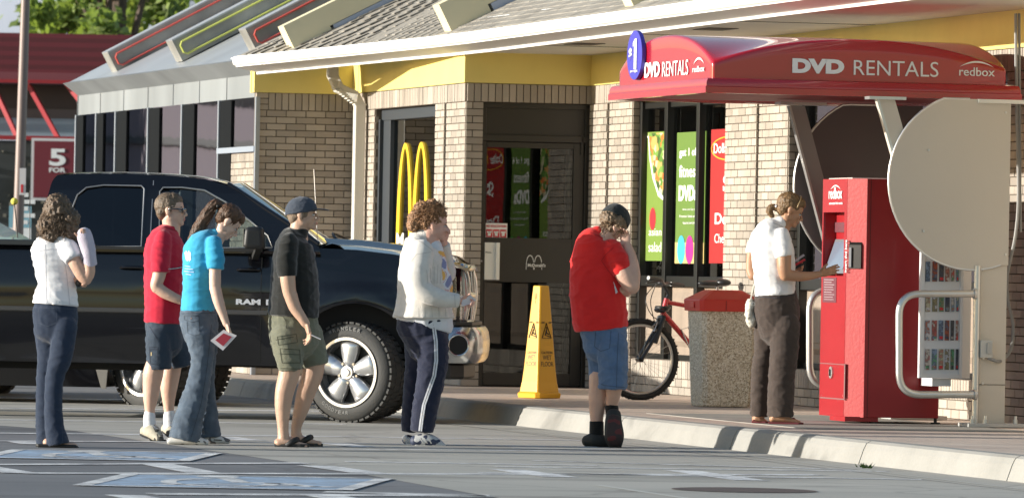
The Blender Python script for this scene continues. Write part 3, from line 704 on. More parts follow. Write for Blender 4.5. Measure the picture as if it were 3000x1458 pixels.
MB().box(a3 + 1.6, a3 + 1.7, B1 + .3, bF, .1, 3.0).build('inner_wall', mat('inner_mauve', (.30, .25, .30), .9, var=.4, vscale=1.2), sol)
# ================================================================== BACKGROUND
# red shop across the lot
YS = 122
def sx(u): return (u - CX) / FP * YS
def sz(u, v): return dp(u, v, YS).z
shop = thing('red_store', 'red corrugated shop front with a pale blue-grey band far behind the lot', 'shop', (sx(100), YS, 0))
def SB(u0, u1, v0, v1, y0, y1, name, m, par=shop, **k):
    x0, x1 = sx(u0) - sx(100), sx(u1) - sx(100); return MB().box(x0, x1, y0, y1, sz(100, v1), sz(100, v0)).build(name, m, par, **k)
corr = stripes('red_corrugated', (.13, .014, .022), (.09, .010, .015), 2, .17, .5)
SB(-900, 900, 98, 214, 0, 8, 'upper_wall', corr); SB(-900, 900, 214, 236, -.4, 0, 'red_band', mat('pinkish_red', (.18, .045, .055), .5)); SB(-900, 900, 236, 246, -.5, -.41, 'red_band', mat('deep_red', (.30, .015, .02), .5))
SB(-900, 900, 246, 318, .3, 1, 'brown_wall', mat('brown_dark', (.10, .075, .065), .8)); SB(-900, 900, 318, 346, .25, 1, 'brown_wall', mat('brown_mid', (.16, .13, .12), .8)); SB(-900, 900, 346, 400, .2, 1, 'pale_band', mat('pale_blue_band', (.28, .34, .40), .4))  # plain colour bands: two browns, then pale blue-grey
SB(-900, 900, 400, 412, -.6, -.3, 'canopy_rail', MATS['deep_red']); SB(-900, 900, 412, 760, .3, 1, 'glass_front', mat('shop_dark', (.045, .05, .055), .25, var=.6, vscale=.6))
t = MB()
for u0, v0, u1, v1 in ((-20, 265, 52, 406), (78, 250, 172, 408), (-130, 265, -60, 406), (190, 245, 260, 330)): t.beam((sx(u0) - sx(100), -.3, sz(100, v0)), (sx(u1) - sx(100), -.5, sz(100, v1)), .08, .08)
t.build('strut', mat('strut_red', (.42, .03, .04), .5), shop)
rd = random.Random(5); t = MB()
for i in range(60):
    u = rd.uniform(-50, 215); v = rd.uniform(425, 640); s_ = rd.uniform(4, 12); t.box(sx(u) - sx(100), sx(u + s_) - sx(100), .24, .29, sz(100, v + s_), sz(100, v))
t.build('shelf_goods', mat('goods', (.16, .15, .12), .7, isl=.9), shop)
sg_ = thing('price_sign', 'dark red board with a big white 5 FOR on the shop front', 'sign', (sx(105), YS - .9, sz(105, 580)))
MB().box(0, sx(240) - sx(105), 0, .06, 0, sz(105, 415) - sz(105, 580)).build('board', mat('sign_red', (.15, .015, .025), .5), sg_)
MB().box(-.05, sx(240) - sx(105), .01, .08, -.05, sz(105, 415) - sz(105, 580) + .05).build('border', mat('sign_white', (.6, .58, .58), .5), sg_)
text('5', 'lettering', M['white_print'], (sx(150) - sx(105), -.01, sz(105, 487) - sz(105, 580)), (1, 0, 0), (0, 0, 1), sx(198) - sx(150), .32, sg_, bold=.03)
text('FOR', 'lettering', M['white_print'], (sx(150) - sx(105), -.01, sz(105, 506) - sz(105, 580)), (1, 0, 0), (0, 0, 1), sx(198) - sx(150), .09, sg_, bold=.03)
# lamp pole with small sign
YP = 80
def pole():
    b, t_ = dp(52, 700, YP), dp(76, -40, YP); r = thing('lamp_pole', 'tall brown lamp pole with a small white sign strapped to it', 'lamp pole', (b.x, YP, 0)); bx = Vector((b.x, YP, 0))
    MB().tube([V(-.02, 0, 0), t_ - bx], [.075, .055], 14).build('pole', mat('pole_brown', (.22, .17, .155), .5, .2), r, smooth=True)
    p, q = dp(56, 571, YP - .12) - bx, dp(76, 493, YP - .12) - bx
    MB().box(p.x, q.x, p.y, p.y + .02, p.z, q.z).build('sign_plate', M['sign_white'], r)
    MB().box(p.x + .02, q.x - .03, p.y - .004, p.y - .001, p.z + .03, p.z + .13).build('red_mark', redp, r)
pole()
def panel_sign():
    p, q = dp(25, 702, 95), dp(92, 604, 95); m_ = dp(25, 666, 95)
    r = thing('blue_banner', 'pale blue and white banner board beside the lamp pole', 'banner', (p.x, 95, 0))
    MB().box(0, q.x - p.x, 0, .04, m_.z, q.z).build('blue_panel', mat('aqua_print', (.22, .42, .50), .5), r); MB().box(0, q.x - p.x, 0, .04, .6, m_.z - .003).build('white_panel', mat('bright_white', (.8, .8, .78), .5), r)
    b = MB()
    for i in range(5): z = m_.z + .05 + i * .1; b.box(.08, .18 + .1 * (i % 2 + 1), -.004, 0, z, z + .06)
    b.build('white_mark', wp, r)
    b = MB(); b.box(.02, .05, .01, .04, 0, .6); b.box(.28, .31, .01, .04, 0, .6); b.build('leg', alu, r)
panel_sign()
# trees behind the shop
barkm = mat('bark', (.11, .08, .06), .9, var=.3, vscale=8)
def leafmat(name, col):
    m = mat(name, col, .55, isl=.45); n, l = m.node_tree.nodes, m.node_tree.links; p = n['Principled BSDF']
    tr = n.new('ShaderNodeBsdfTranslucent'); tr.inputs[0].default_value = (col[0] * 2.4, col[1] * 2.6, col[2] * 1.2, 1)
    x = n.new('ShaderNodeMixShader'); x.inputs[0].default_value = .3; l.new(p.outputs[0], x.inputs[1]); l.new(tr.outputs[0], x.inputs[2]); l.new(x.outputs[0], n['Material Output'].inputs[0]); return m
leaf1 = leafmat('leaf_green', (.18, .23, .070)); leaf2 = leafmat('leaf_yellow', (.25, .28, .08)); leaf3 = leafmat('leaf_dark', (.11, .15, .055))
def tree(x, y, h, r, m, seed, label, n=5200, dens=34, lean=0, ls=.17):
    rd = random.Random(seed); t = thing('broadleaf_tree', label, 'tree', (x, y, 0), 0, 'trees behind the red store')
    tb = MB(); top = V(lean, 0, h * .55); tb.tube([V(0, 0, 0), V(lean * .3, .1, h * .25), top, V(lean * 1.3, 0, h * .85)], [.35, .28, .2, .06], 8)
    cl = []
    for i in range(dens):
        a = rd.uniform(0, 6.283); e = rd.uniform(-.55, 1); k = rd.uniform(.45, 1) ** .7
        c = V(lean + r * k * math.cos(a) * math.sqrt(max(0, 1 - e * e * .8)), r * k * math.sin(a) * math.sqrt(max(0, 1 - e * e * .8)), h * .62 + e * h * .36); cl.append((c, rd.uniform(.10, .24) * r))
        if i < 12: s = V(lean * .5, 0, h * rd.uniform(.25, .55)); tb.tube([s, s.lerp(c, .5) + V(0, 0, .4), c], [.13, .08, .03], 5)
    tb.build('trunk', barkm, t, smooth=True)
    lb = MB()
    for i in range(n):
        c, q = rd.choice(cl); d_ = V(rd.gauss(0, 1), rd.gauss(0, 1), rd.gauss(0, .8)); p = c + d_ * q * .55; u_ = V(rd.gauss(0, 1), rd.gauss(0, 1), rd.gauss(0, 1)).normalized(); w_ = u_.orthogonal().normalized(); s_ = ls * rd.uniform(.5, 1.3)
        lb.add([p - u_ * s_, p + w_ * s_ * .5, p + u_ * s_, p - w_ * s_ * .5], [(0, 1, 2, 3)])
    lb.build('crown', m, t, fixn=False)
for i, (u, Y, h, r, m, lab, ln) in enumerate([(300, 160, 13.5, 2.3, leaf1, 'bright green tree with a pale forked trunk behind the red store', .3), (640, 165, 13, 3.9, leaf2, 'yellow green tree beside the neon roof beams', 0), (520, 185, 14, 4, leaf3, 'dark green tree in the gap between the two brighter crowns', 0),
                                   (1000, 175, 15, 5, leaf1, 'green tree behind the dining room roof', 0), (75, 210, 8.3, 2.2, leaf1, 'small thin tree at the left end of the row', 0)]):
    tree((u - CX) / FP * Y, Y, h, r, m, 20 + i, lab, lean=ln, n=(900 if i == 4 else 9000), dens=(10 if i == 4 else 46))
# far mountains
mb = MB(); rd = random.Random(2); ps = []
for i in range(41):
    x = -420 + i * 20; ps.append((x, 760 + rd.uniform(-8, 8), max(8, 34 + 8 * math.sin(i * .7) + rd.uniform(-3, 3) - abs(x + 60) * .02)))
for p, q in zip(ps[:-1], ps[1:]): mb.add([(p[0], 700, 0), (q[0], 700, 0), q, p], [(0, 1, 2, 3)]); mb.add([p, q, (q[0], 840, 0), (p[0], 840, 0)], [(0, 1, 2, 3)])
tag(mb.build('mountains', mat('mountain_haze_blue', (.44, .47, .53), .95, var=.2, vscale=.02), smooth=True), kind='structure')  # pale blue of the distance haze put into the colour
# unseen pale block added far to the left for the left-facing glass to mirror
lb_ = thing('reflection_backdrop', 'unseen pale block added as a backdrop for the window reflections', 'reflection backdrop', (-85, 195, 0), R(-35))
MB().box(-40, 40, 0, 8, 0, 11).build('wall', mat('backdrop_mauve', (.20, .165, .20), .8), lb_); sb_ = MB()
for i in range(150): sb_.hexa([(-40 + i * .55, -.12, 5.8), (-39.75 + i * .55, -.12, 5.8), (-39.60 + i * .55 + .2 * math.sin(i), -.12, 6.3), (-39.85 + i * .55 + .2 * math.sin(i), -.12, 6.3)], [(-40 + i * .55, -.05, 5.8), (-39.75 + i * .55, -.05, 5.8), (-39.60 + i * .55 + .2 * math.sin(i), -.05, 6.3), (-39.85 + i * .55 + .2 * math.sin(i), -.05, 6.3)])
sb_.build('reflected_stripes', mat('reflected_stripe_dark', (.02, .02, .03), .8), lb_)  # dark slats added only to put stripes into the mirrored view
MB().box(-40.2, 40.2, -.2, 8.2, 4.6, 4.8).build('roof', mat('dark_cap', (.08, .08, .09), .7), lb_)
# ================================================================== DVD KIOSK CANOPY
redg = mat('gloss_red', (.38, .008, .018), .24, 0, .04, 4, .05, 1.5, coat=.7)
redk = mat('kiosk_red', (.30, .008, .013), .42, 0, .04, 90, .05, 3, coat=.1)
steel = mat('brushed_steel', (.62, .62, .60), .32, .75, .05, 40)
tan_ = mat('tan_panel', (.58, .53, .45), .5, .0, .05, 60, .03, 1)
dgrey = mat('wing_shade_grey', (.16, .145, .145), .5, .2)  # dark copy for the far wing, its shade put into the colour
ca0, ca1, cb0, cb1 = -2.692, -.28, -13.245, -10.533
zt0, zt1 = 2.545, 2.657
cn = thing('kiosk_canopy', 'glossy red arched DVD rentals canopy on steel posts over the kiosk', 'canopy', C1, TH)
t = MB()
prf = [(0, zt0), (0, zt0 + .045), (.008, zt0 + .05), (.008, zt0 + .075), (.02, zt1 - .008), (.05, zt1), (.09, zt1), (.09, zt0 + .02), (.05, zt0)]
cor = [(ca0, cb0), (ca1, cb0), (ca1, cb1), (ca0, cb1)]
ins = [(1, 1), (-1, 1), (-1, -1), (1, -1)]
t.rings([[(c[0] + i[0] * x, c[1] + i[1] * x, z) for x, z in prf] for c, i in zip(cor, ins)], cap=False, closed=True)
t.build('trim', redg, cn, smooth=30)
MB().box(ca0 + .05, ca1 - .05, cb0 + .05, cb1 - .05, zt0 + .02, zt0 + .03).build('underside', mat('underside_red', (.22, .01, .015), .5), cn)
A0, A1_, Bb0, Bb1 = ca0 + .065, ca1 - .10, cb0 + .065, cb1 - .065
zc = 2.775; He, Hf = .255, .215
def dome(s, r):
    qa = max(0, 1 - abs(2 * s - 1) ** 2.1) ** .8; qb = max(0, 1 - abs(2 * r - 1) ** 2.2) ** .75
    x, y = Hf * qa, He * qb; k = .03; m_ = max(x, y) + k * math.log(1 + math.exp(-abs(x - y) / k)) - k * .25
    return zc + m_ - .02
def edge_ease(k): return k
mb = MB(); NS = 40
mb.grid(lambda i, j: (A0 + (A1_ - A0) * i, Bb0 + (Bb1 - Bb0) * j, dome(i, j)), NS, NS)
top = mb
for fn in (lambda i, j: (A0 + (A1_ - A0) * i, Bb0, zt1 + (dome(i, 0) - zt1) * j), lambda i, j: (A0 + (A1_ - A0) * i, Bb1, zt1 + (dome(i, 1) - zt1) * j), lambda i, j: (A0, Bb0 + (Bb1 - Bb0) * i, zt1 + (dome(0, i) - zt1) * j), lambda i, j: (A1_, Bb0 + (Bb1 - Bb0) * i, zt1 + (dome(1, i) - zt1) * j)):
    mb.grid(fn, NS, 3)
me = mb.mesh('dome'); bm = bmesh.new(); bm.from_mesh(me); bmesh.ops.remove_doubles(bm, verts=bm.verts, dist=.0005); bmesh.ops.recalc_face_normals(bm, faces=bm.faces); bm.to_mesh(me); bm.free()
me.materials.append(redg); do = bpy.data.objects.new('dome', me); COL.objects.link(do); do.parent = cn; me.polygons.foreach_set('use_smooth', [True] * len(me.polygons))
bv = do.modifiers.new('bevel', 'BEVEL'); bv.width = .022; bv.segments = 3; bv.limit_method = 'ANGLE'; bv.angle_limit = R(45)
wg = mat('sign_lettering', (.80, .80, .80), .4)
fb = Bb0 - .006
def fa(u, v): return PB(fb, u, v)
def ftext(s, u0, u1, v0, v1, **k):
    a0, z0 = fa(u0, v1); a1, _ = fa(u1, v1); _, z1 = fa(u0, v0); return text(s, 'lettering', wg, (a0, fb, z0), (1, 0, 0), (0, 0, 1), a1 - a0, z1 - z0, cn, **k)
ftext('DVD', 2321, 2473, 171, 214, bold=.06); ftext('RENTALS', 2501, 2749, 176, 220, bold=-.004); ftext('redbox', 2810, 2914, 197, 222, bold=.006)
def smile(origin, xd, W, H, m, par, th=.3):
    o, xd = Vector(origin), Vector(xd); mb = MB(); n = 14
    for i in range(n):
        q = []
        for s_, k in ((i / n, 1), ((i + 1) / n, 1), ((i + 1) / n, 0), (i / n, 0)):
            e = 1 - (2 * s_ - 1) ** 2; q.append(o + xd * (W * s_) + V(0, 0, H * (e - (1 - k) * th * e)))
        nn = xd.cross(V(0, 0, 1)); mb.hexa(q, [p - nn * .003 for p in q])
    return mb.build('logo_arc', m, par)
a0, z0 = fa(2812, 196); a1, _ = fa(2912, 196); smile((a0, fb, z0), (1, 0, 0), a1 - a0, .045, wg, cn)
fe = A0 - .006
def ea_(u, v): return PA(fe, u, v)
def etext(s, u0, u1, v0, v1, **k):
    b0, z0 = ea_(u0, v1); b1, _ = ea_(u1, v1 - 4); _, z1 = ea_(u0, v0); return text(s, 'lettering', wg, (fe, b0, z0), (0, -1, 0), (0, 0, 1), b0 - b1, z1 - z0, cn, **k)
etext('DVD', 1888, 1933, 185, 229, bold=.045); etext('RENTALS', 1940, 2016, 182, 226, bold=-.004); etext('redbox', 2029, 2064, 195, 213, bold=.006)
b0, z0 = ea_(2031, 190); b1, _ = ea_(2062, 190); smile((fe, b0, z0), (0, -1, 0), b0 - b1, .05, wg, cn)
# round one-dollar sign on the end of the canopy (hangs on it: own thing)
fs = fe - .03; bc, zc_ = PA(fs, 1859, 162)
rs_ = thing('price_disc', 'round violet one dollar per night sign on the end of the canopy', 'sign', L2W(fs, bc, zc_), TH)
rad = abs(PA(fs, 1837, 162)[0] - PA(fs, 1881, 162)[0]) / 2; rz = (PA(fs, 1859, 90)[1] - PA(fs, 1859, 234)[1]) / 2
mb = MB(); n = 40
mb.rings([[(x, rad * math.cos(6.283 * i / n), rz * math.sin(6.283 * i / n)) for i in range(n)] for x in (0, .03)]); mb.build('disc', mat('violet_sign', (.05, .045, .38), .4), rs_)
mb = MB()
for y in (-.1, .1): mb.beam((.03, y, 0), (fe - fs, y, 0), .02, .02)
mb.build('bracket', steel, rs_)
MB().prism([(-.006, -rad * x, rz * z) for x, z in ((.02, -.58), (.34, -.58), (.34, .66), (.10, .66), (-.14, .50), (-.14, .34), (.02, .40))], (.003, 0, 0)).build('numeral', wg, rs_)
text('$', 'lettering', wg, (-.004, rad * .68, -rz * .18), (0, -1, 0), (0, 0, 1), rad * .42, rz * .48, rs_, bold=.03)
text('per night', 'lettering', wg, (-.004, rad * .45, -rz * .72), (0, -1, 0), (0, 0, 1), rad * .95, rz * .13, rs_, bold=.02)
# post frames: steel tube + tan panel + round wing panel, one near and one far
def frame(bp, near):
    """bp = b position of the frame; local origin on the pavement"""
    def P(u, v): a, z = PB(bp, u, v); return a, z
    return P
bN_ = tol(gp(2862, 1250, .155))[1]
def Pn(u, v): return PB(bN_, u, v)
# near frame
pc = Pn(2850, 532); rad_ = abs(Pn(2603, 532)[0] - Pn(2850, 532)[0]); ar = Pn(2958, 500)[0]; ztop = zt0 - .003
def wing(cx, cz, r, xr, zlo_cut):
    pts = []
    n = 40
    for i in range(n + 1):
        an = R(90 + 3 + (270 + 62 - 93) * i / n); x, z = cx + r * math.cos(an), cz + r * math.sin(an)
        if x < xr: pts.append((x, min(z, ztop)))
    zb_ = pts[-1][1]; pts += [(xr, zb_), (xr, ztop)]
    return pts
def Wplate(pts, b, ext, m, name, par): 
    me = plate(pts, [], ext); return placed(me, name, (0, b, 0), (1, 0, 0), (0, 0, 1), m, par)
nf = cn
Wplate(wing(pc[0], pc[1], rad_, ar, 0), bN_, .006, tan_, 'wing_panel', nf)
# rolled edge of the wing
w_ = wing(pc[0], pc[1], rad_, ar, 0)
mb = MB(); mb.tube([(x, bN_, z) for x, z in w_[:-2]], .009, 6); mb.build('wing_edge', steel, nf, smooth=True)
a0, a1 = Pn(2872, 900)[0], Pn(2950, 900)[0]
MB().box(a0, a1, bN_ + .012, bN_ + .03, .165, Pn(2900, 772)[1]).build('post_panel', tan_, nf)
mb = MB(); ax = Pn(2862, 900)[0]; mb.tube([(ax, bN_ - .0, .16), (ax, bN_, Pn(2860, 778)[1])], .026, 12); mb.build('post', steel, nf, smooth=True)
mb = MB(); mb.box(ax - .09, a1 + .12, bN_ - .12, bN_ + .12, .157, .185); bo = mb.build('base_plate', mat('grey_plate', (.45, .45, .43), .6, .2), nf, bevel=.004)
for x in (ax - .05, ax + .05, a1 + .05):
    mb = MB(); mb.cyl((x, bN_ - .09, .185), (0, 0, 1), .018, .03, 6); mb.cyl((x, bN_ - .09, .215), (0, 0, 1), .011, .025, 8); mb.build('bolt', steel, bo)
for u, v in ((2705, 677), (2945, 745), (2946, 330), (2720, 440), (2880, 1048), (2878, 1122)):
    q = Pn(u, v); MB().cyl((q[0], bN_ - .008, q[1]), (0, -1, 0), .009, .006, 8).build('rivet', steel, nf)
MB().box(a0, a1, bN_ + .009, bN_ + .012, Pn(2900, 1127)[1], Pn(2900, 1125)[1]).build('panel_joint', M['seam_dark'], nf)
mb = MB(); mb.box(Pn(2872, 280)[0] - .02, Pn(3010, 280)[0], bN_ - .03, bN_ + .02, zt0 - .03, zt0 - .002); mb.build('top_bracket', steel, nf)
def strut(p, q, b, wid, name='strut', m=None):
    mb = MB(); p, q = V(p[0], b, p[1]), V(q[0], b, q[1]); t_ = (q - p).normalized(); k = V(1, 0, 0) * wid / 2; yy = V(0, .025, 0)
    mb.hexa([p - k - yy, p + k - yy, q + k - yy, q - k - yy], [p - k + yy, p + k + yy, q + k + yy, q - k + yy]); o = mb.build(name, m or tan_, nf)
    e = MB(); e.hexa([p - k - yy * 1.25, p - k * .72 - yy * 1.25, q - k * .72 - yy * 1.25, q - k - yy * 1.25], [p - k - yy, p - k * .72 - yy, q - k * .72 - yy, q - k - yy]); e.build('strut_edge', steel, o)
    return o
bS = bN_ + .05
def Ps(u, v): return PB(bS, u, v)
strut(Ps(2592, 292), Ps(2668, 560), bS, .14)
MB().box(Ps(2540, 290)[0], Ps(2648, 290)[0], bS - .06, bS + .06, zt0 - .022, zt0 + .0).build('strut_foot', steel, nf)
# far frame
bF_ = bN_ + 2.2
def Pf(u, v): return PB(bF_, u, v)
pcf = Pf(2578, 545); rf_ = abs(Pf(2326, 545)[0] - pcf[0]); arf = Pf(2700, 500)[0]
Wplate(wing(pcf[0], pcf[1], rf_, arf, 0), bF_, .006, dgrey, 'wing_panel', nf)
mb = MB(); mb.tube([(x, bF_, z) for x, z in wing(pcf[0], pcf[1], rf_, arf, 0)[:-2]], .010, 6); mb.build('wing_edge', steel, nf, smooth=True)
strut(Pf(2318, 312), Pf(2425, 720), bF_ - .12, .13, m=mat('strut_grey', (.34, .33, .32), .4, .5))
MB().box(Pf(2266, 305)[0], Pf(2400, 305)[0], bF_ - .2, bF_ - .04, zt0 - .022, zt0).build('strut_foot', steel, nf)
mb = MB(); x = Pf(2640, 800)[0]; mb.tube([(x, bF_, .16), (x, bF_, 1.6)], .026, 12); mb.build('post', steel, nf, smooth=True)
MB().box(x - .1, x + .35, bF_ - .12, bF_ + .12, .157, .185).build('base_plate', M['grey_plate'], nf)
# U-shaped hand rails
def railU(P, b, pts, name, label, r=.027):
    rl = thing('hand_rail', label, 'hand rail', C1, TH, 'hand rails beside the kiosk')
    path = []
    q = [V(P(u, v)[0], b, P(u, v)[1]) for u, v in pts]
    # round the corners
    for i, p in enumerate(q):
        if i in (0, len(q) - 1): path.append(p); continue
        rr = .16; e0 = p + (q[i - 1] - p).normalized() * rr; e1 = p + (q[i + 1] - p).normalized() * rr
        for k in range(9): t_ = k / 8; path.append(e0 * (1 - t_) ** 2 + p * 2 * t_ * (1 - t_) + e1 * t_ * t_)
    MB().tube(path, r, 12).build('tube', steel, rl, smooth=True)
    f = MB()
    for p in (q[0], q[-1]): f.cyl(p + V(-.01, 0, 0), (1, 0, 0), .04, .02, 14)
    f.build('flange', steel, rl); return rl
bR = bN_ - .055
railU(lambda u, v: PB(bR, u, v), bR, [(2856, 860), (2634, 860), (2634, 1155), (2856, 1155)], 'n', 'silver U shaped hand rail in front of the film case board')
bR2 = bF_ + .05
railU(lambda u, v: PB(bR2, u, v), bR2, [(2610, 850), (2372, 850), (2372, 1130), (2610, 1130)], 'f', 'silver U shaped hand rail behind the kiosk, its loop beside the woman at the screen')
# ------------------------------------------------------------------ the red vending kiosk
kk = thing('dvd_kiosk', 'tall red DVD vending kiosk with touch screen, lit face to the left', 'kiosk', C1, TH)
kz0, ktop = .20, None
kb0 = -12.767 + .0; kaR = PB(kb0, 2755, 900)[0]; 
aF = PB(kb0, 2535, 900)[0] - .0; ch = .115; aFront = aF - ch
ktop = PB(kb0, 2600, 525)[1]
bnear = kb0 + ch; bfar_ = PA(aFront, 2405, 900)[0]
body = [(aFront, bnear), (aF, kb0), (kaR, kb0), (kaR, bfar_ + ch), (aF, bfar_ + ch * .0 + .05), (aFront, bfar_)]
mb = MB(); mb.prism([(aF, kb0, kz0), (kaR, kb0, kz0), (kaR, bfar_, kz0), (aF, bfar_, kz0)], (0, 0, ktop - kz0)); mb.build('cabinet', redk, kk, bevel=.006)
MB().prism([(aFront + .03, kb0 + .1, ktop), (aF + .2, kb0 + .05, ktop), (aF + .2, bfar_ - .05, ktop), (aFront + .03, bfar_ - .05, ktop)], (0, 0, .008)).build('top_plate', mat('pale_top', (.6, .5, .48), .5), kk)
# front door with the recessed screen bay: outline plate with a hole
def KF(u, v): b, z = PA(aFront, u, v); return b, z
W_ = bfar_ - bnear
hb0, hz1 = KF(2413, 622); hb1, _ = KF(2474, 622); _, hz0 = KF(2440, 808)
outer = [(bfar_ - bfar_, kz0), (W_, kz0), (W_, ktop), (0, ktop)]
hx0, hx1 = bfar_ - hb0, bfar_ - hb1
me = plate(outer, [[(hx0, hz0), (hx1, hz0), (hx1, hz1), (hx0, hz1)]], .008)
fr_ = placed(me, 'front_door', (aFront + .008, bfar_, 0), (0, -1, 0), (0, 0, 1), redk, kk)
mb = MB(); mb.box(aFront + .016, aF - .001, bnear, bnear + .01, kz0, ktop); mb.box(aFront + .016, aF - .001, bfar_ - .01, bfar_, kz0, ktop)
mb.box(aFront + .1, aFront + .105, bfar_ - hx1, bfar_ - hx0, hz0, hz1); mb.box(aFront + .016, aFront + .1, bfar_ - hx0, bfar_ - hx0 + .004, hz0, hz1); mb.box(aFront + .016, aFront + .1, bfar_ - hx1 - .004, bfar_ - hx1, hz0, hz1); mb.box(aFront + .016, aFront + .1, bfar_ - hx1, bfar_ - hx0, hz1, hz1 + .004); mb.box(aFront + .016, aFront + .1, bfar_ - hx1, bfar_ - hx0, hz0 - .004, hz0)
mb.build('screen_bay', redk, kk)
mb = MB(); mb.prism([(aFront, bnear, kz0), (aF, kb0, kz0), (aF, kb0 + .004, kz0), (aF, bnear + .01, kz0), (aFront, bnear + .01, kz0)], (0, 0, ktop - kz0)); ch_ = mb.build('corner_panel', mat('corner_red', (.40, .03, .035), .4, 0, .10, 45), kk)
# inclined screen
sb0, sb1 = bfar_ - hx0 - .02, bfar_ - hx1 + .01
z0_, z1_ = PA(aFront, 2440, 800)[1], PA(aFront, 2440, 700)[1]
scr = MB(); scr.prism([(aFront + .005, sb1, z0_), (aFront + .09, sb1, z1_), (aFront + .1, sb1, z1_), (aFront + .1, sb1, z0_)], (0, sb0 - sb1, 0)); so = scr.build('screen_housing', mat('grey_plastic', (.14, .15, .17), .4), kk)
s = MB(); d_ = V(.085, 0, z1_ - z0_); n_ = V(-d_.z, 0, d_.x).normalized() * .004; p = V(aFront + .005, sb1 + .05, z0_) + n_; 
s.hexa([p + d_ * .12, p + d_ * .92, p + d_ * .92 + V(0, sb0 - sb1 - .07, 0), p + d_ * .12 + V(0, sb0 - sb1 - .07, 0)], [p + d_ * .12 - n_, p + d_ * .92 - n_, p + d_ * .92 - n_ + V(0, sb0 - sb1 - .07, 0), p + d_ * .12 - n_ + V(0, sb0 - sb1 - .07, 0)])
s.build('screen', mat('screen_pale', (.15, .18, .24), .2, spec=.6), so)
# instruction card above the screen, lower card, slot, lettering
def kplate(u0, v0, u1, v1, m, name, out=.003, par=kk):
    b0, z1 = PA(aFront - out, u0, v0); b1, z0 = PA(aFront - out, u1, v1); return MB().box(aFront - out, aFront, b1, b0, z0, z1).build(name, m, par)
cdm = mat('dark_card', (.13, .035, .045), .5)
c1_ = kplate(2411, 812, 2449, 886, cdm, 'instruction_card')
for i in range(9): kplate(2414, 818 + i * 7.2, 2414 + (28, 22, 30, 26)[i % 4], 820 + i * 7.2, mat('card_line', (.42, .36, .38), .6), 'text_line', .0045, c1_)
ib0, iz1 = PA(aFront + .09, 2440, 651); ib1, iz0 = PA(aFront + .09, 2475, 680)
MB().box(aFront + .088, aFront + .1, bfar_ - hx1 + .01, ib0, iz0, iz1).build('notice', cdm, kk)
text('redbox', 'lettering', wg, (aFront - .004, *PA(aFront, 2430, 583)), (0, -1, 0), (0, 0, 1), (PA(aFront, 2430, 583)[0] - PA(aFront, 2469, 583)[0]), .085, kk, bold=.012)
text('automated dvd rentals', 'lettering', wg, (aFront - .004, *PA(aFront, 2431, 599)), (0, -1, 0), (0, 0, 1), (PA(aFront, 2430, 583)[0] - PA(aFront, 2469, 583)[0]), .018, kk, bold=.02)
smile((aFront - .004, *PA(aFront, 2435, 556)), (0, -1, 0), PA(aFront, 2435, 556)[0] - PA(aFront, 2464, 556)[0], .035, wg, kk)
text('insert dvd here', 'lettering', wg, (aFront - .004, *PA(aFront, 2482, 798)), (0, 0, 1), (0, 1, 0), .24, .05, kk, bold=.01)
# disc slot on the corner panel
mb = MB(); cc = V((aFront + aF) / 2, (bnear + kb0) / 2, 0); z0_, z1_ = PB(kb0 + .05, 2505, 786)[1], PB(kb0 + .05, 2505, 709)[1]
dx = V(aF - aFront, kb0 - bnear, 0).normalized(); nn = V(dx.y, -dx.x, 0) * 1; nn = nn if nn.x < 0 else -nn
mb.hexa([cc - dx * .055 + V(0, 0, z0_), cc + dx * .045 + V(0, 0, z0_), cc + dx * .045 + V(0, 0, z1_), cc - dx * .055 + V(0, 0, z1_)], [p + nn * .014 for p in (cc - dx * .055 + V(0, 0, z0_), cc + dx * .045 + V(0, 0, z0_), cc + dx * .045 + V(0, 0, z1_ - .02), cc - dx * .055 + V(0, 0, z1_ - .02))])
sl = mb.build('disc_slot', blackm, kk); mb = MB(); mb.hexa([cc - dx * .05 + nn * .014 + V(0, 0, z0_ + .01), cc - dx * .03 + nn * .014 + V(0, 0, z0_ + .01), cc - dx * .03 + nn * .014 + V(0, 0, z1_ - .04), cc - dx * .05 + nn * .014 + V(0, 0, z1_ - .04)], [p + nn * .012 for p in (cc - dx * .05 + nn * .014 + V(0, 0, z0_ + .01), cc - dx * .03 + nn * .014 + V(0, 0, z0_ + .01), cc - dx * .03 + nn * .014 + V(0, 0, z1_ - .04), cc - dx * .05 + nn * .014 + V(0, 0, z1_ - .04))]); mb.build('slot_lip', M['grey_plastic'], sl)
# lower hatch and lock
for (u0, v0, u1, v1) in ((2402, 1064, 2474, 1066), (2402, 1165, 2474, 1167), (2473, 1065, 2474.5, 1166)): kplate(u0, v0, u1, v1, mat('hatch_line', (.20, .10, .10), .5), 'hatch_seam', .002)
b_, z_ = PA(aFront, 2437, 1090); mb = MB(); mb.cyl((aFront, b_, z_), (-1, 0, 0), .045, .012, 18); o = mb.build('lock', steel, kk); MB().box(aFront - .02, aFront - .012, b_ - .01, b_ + .01, z_ - .025, z_ + .025).build('keyhole', blackm, o)
mb = MB(); x = PB(kb0, 2546, 900)[0]; mb.box(x - .003, x + .003, kb0 - .002, kb0 + .01, kz0, ktop); mb.build('panel_seam', mat('seam_red', (.10, .006, .008), .6), kk)
for u in (2560, 2740): 
    x = PB(kb0 + .06, u, 1230)[0]; mb = MB(); mb.cyl((x, kb0 + .06, .157), (0, 0, 1), .035, .012, 16); mb.cyl((x, kb0 + .06, .169), (0, 0, 1), .012, .04, 10); mb.build('foot', mat('dark_rubber', (.03, .03, .03), .7), kk)
MB().box(aFront - .02, aF + .12, kb0 + .02, kb0 + .4, .17, .205).build('kick_block', redk, kk)
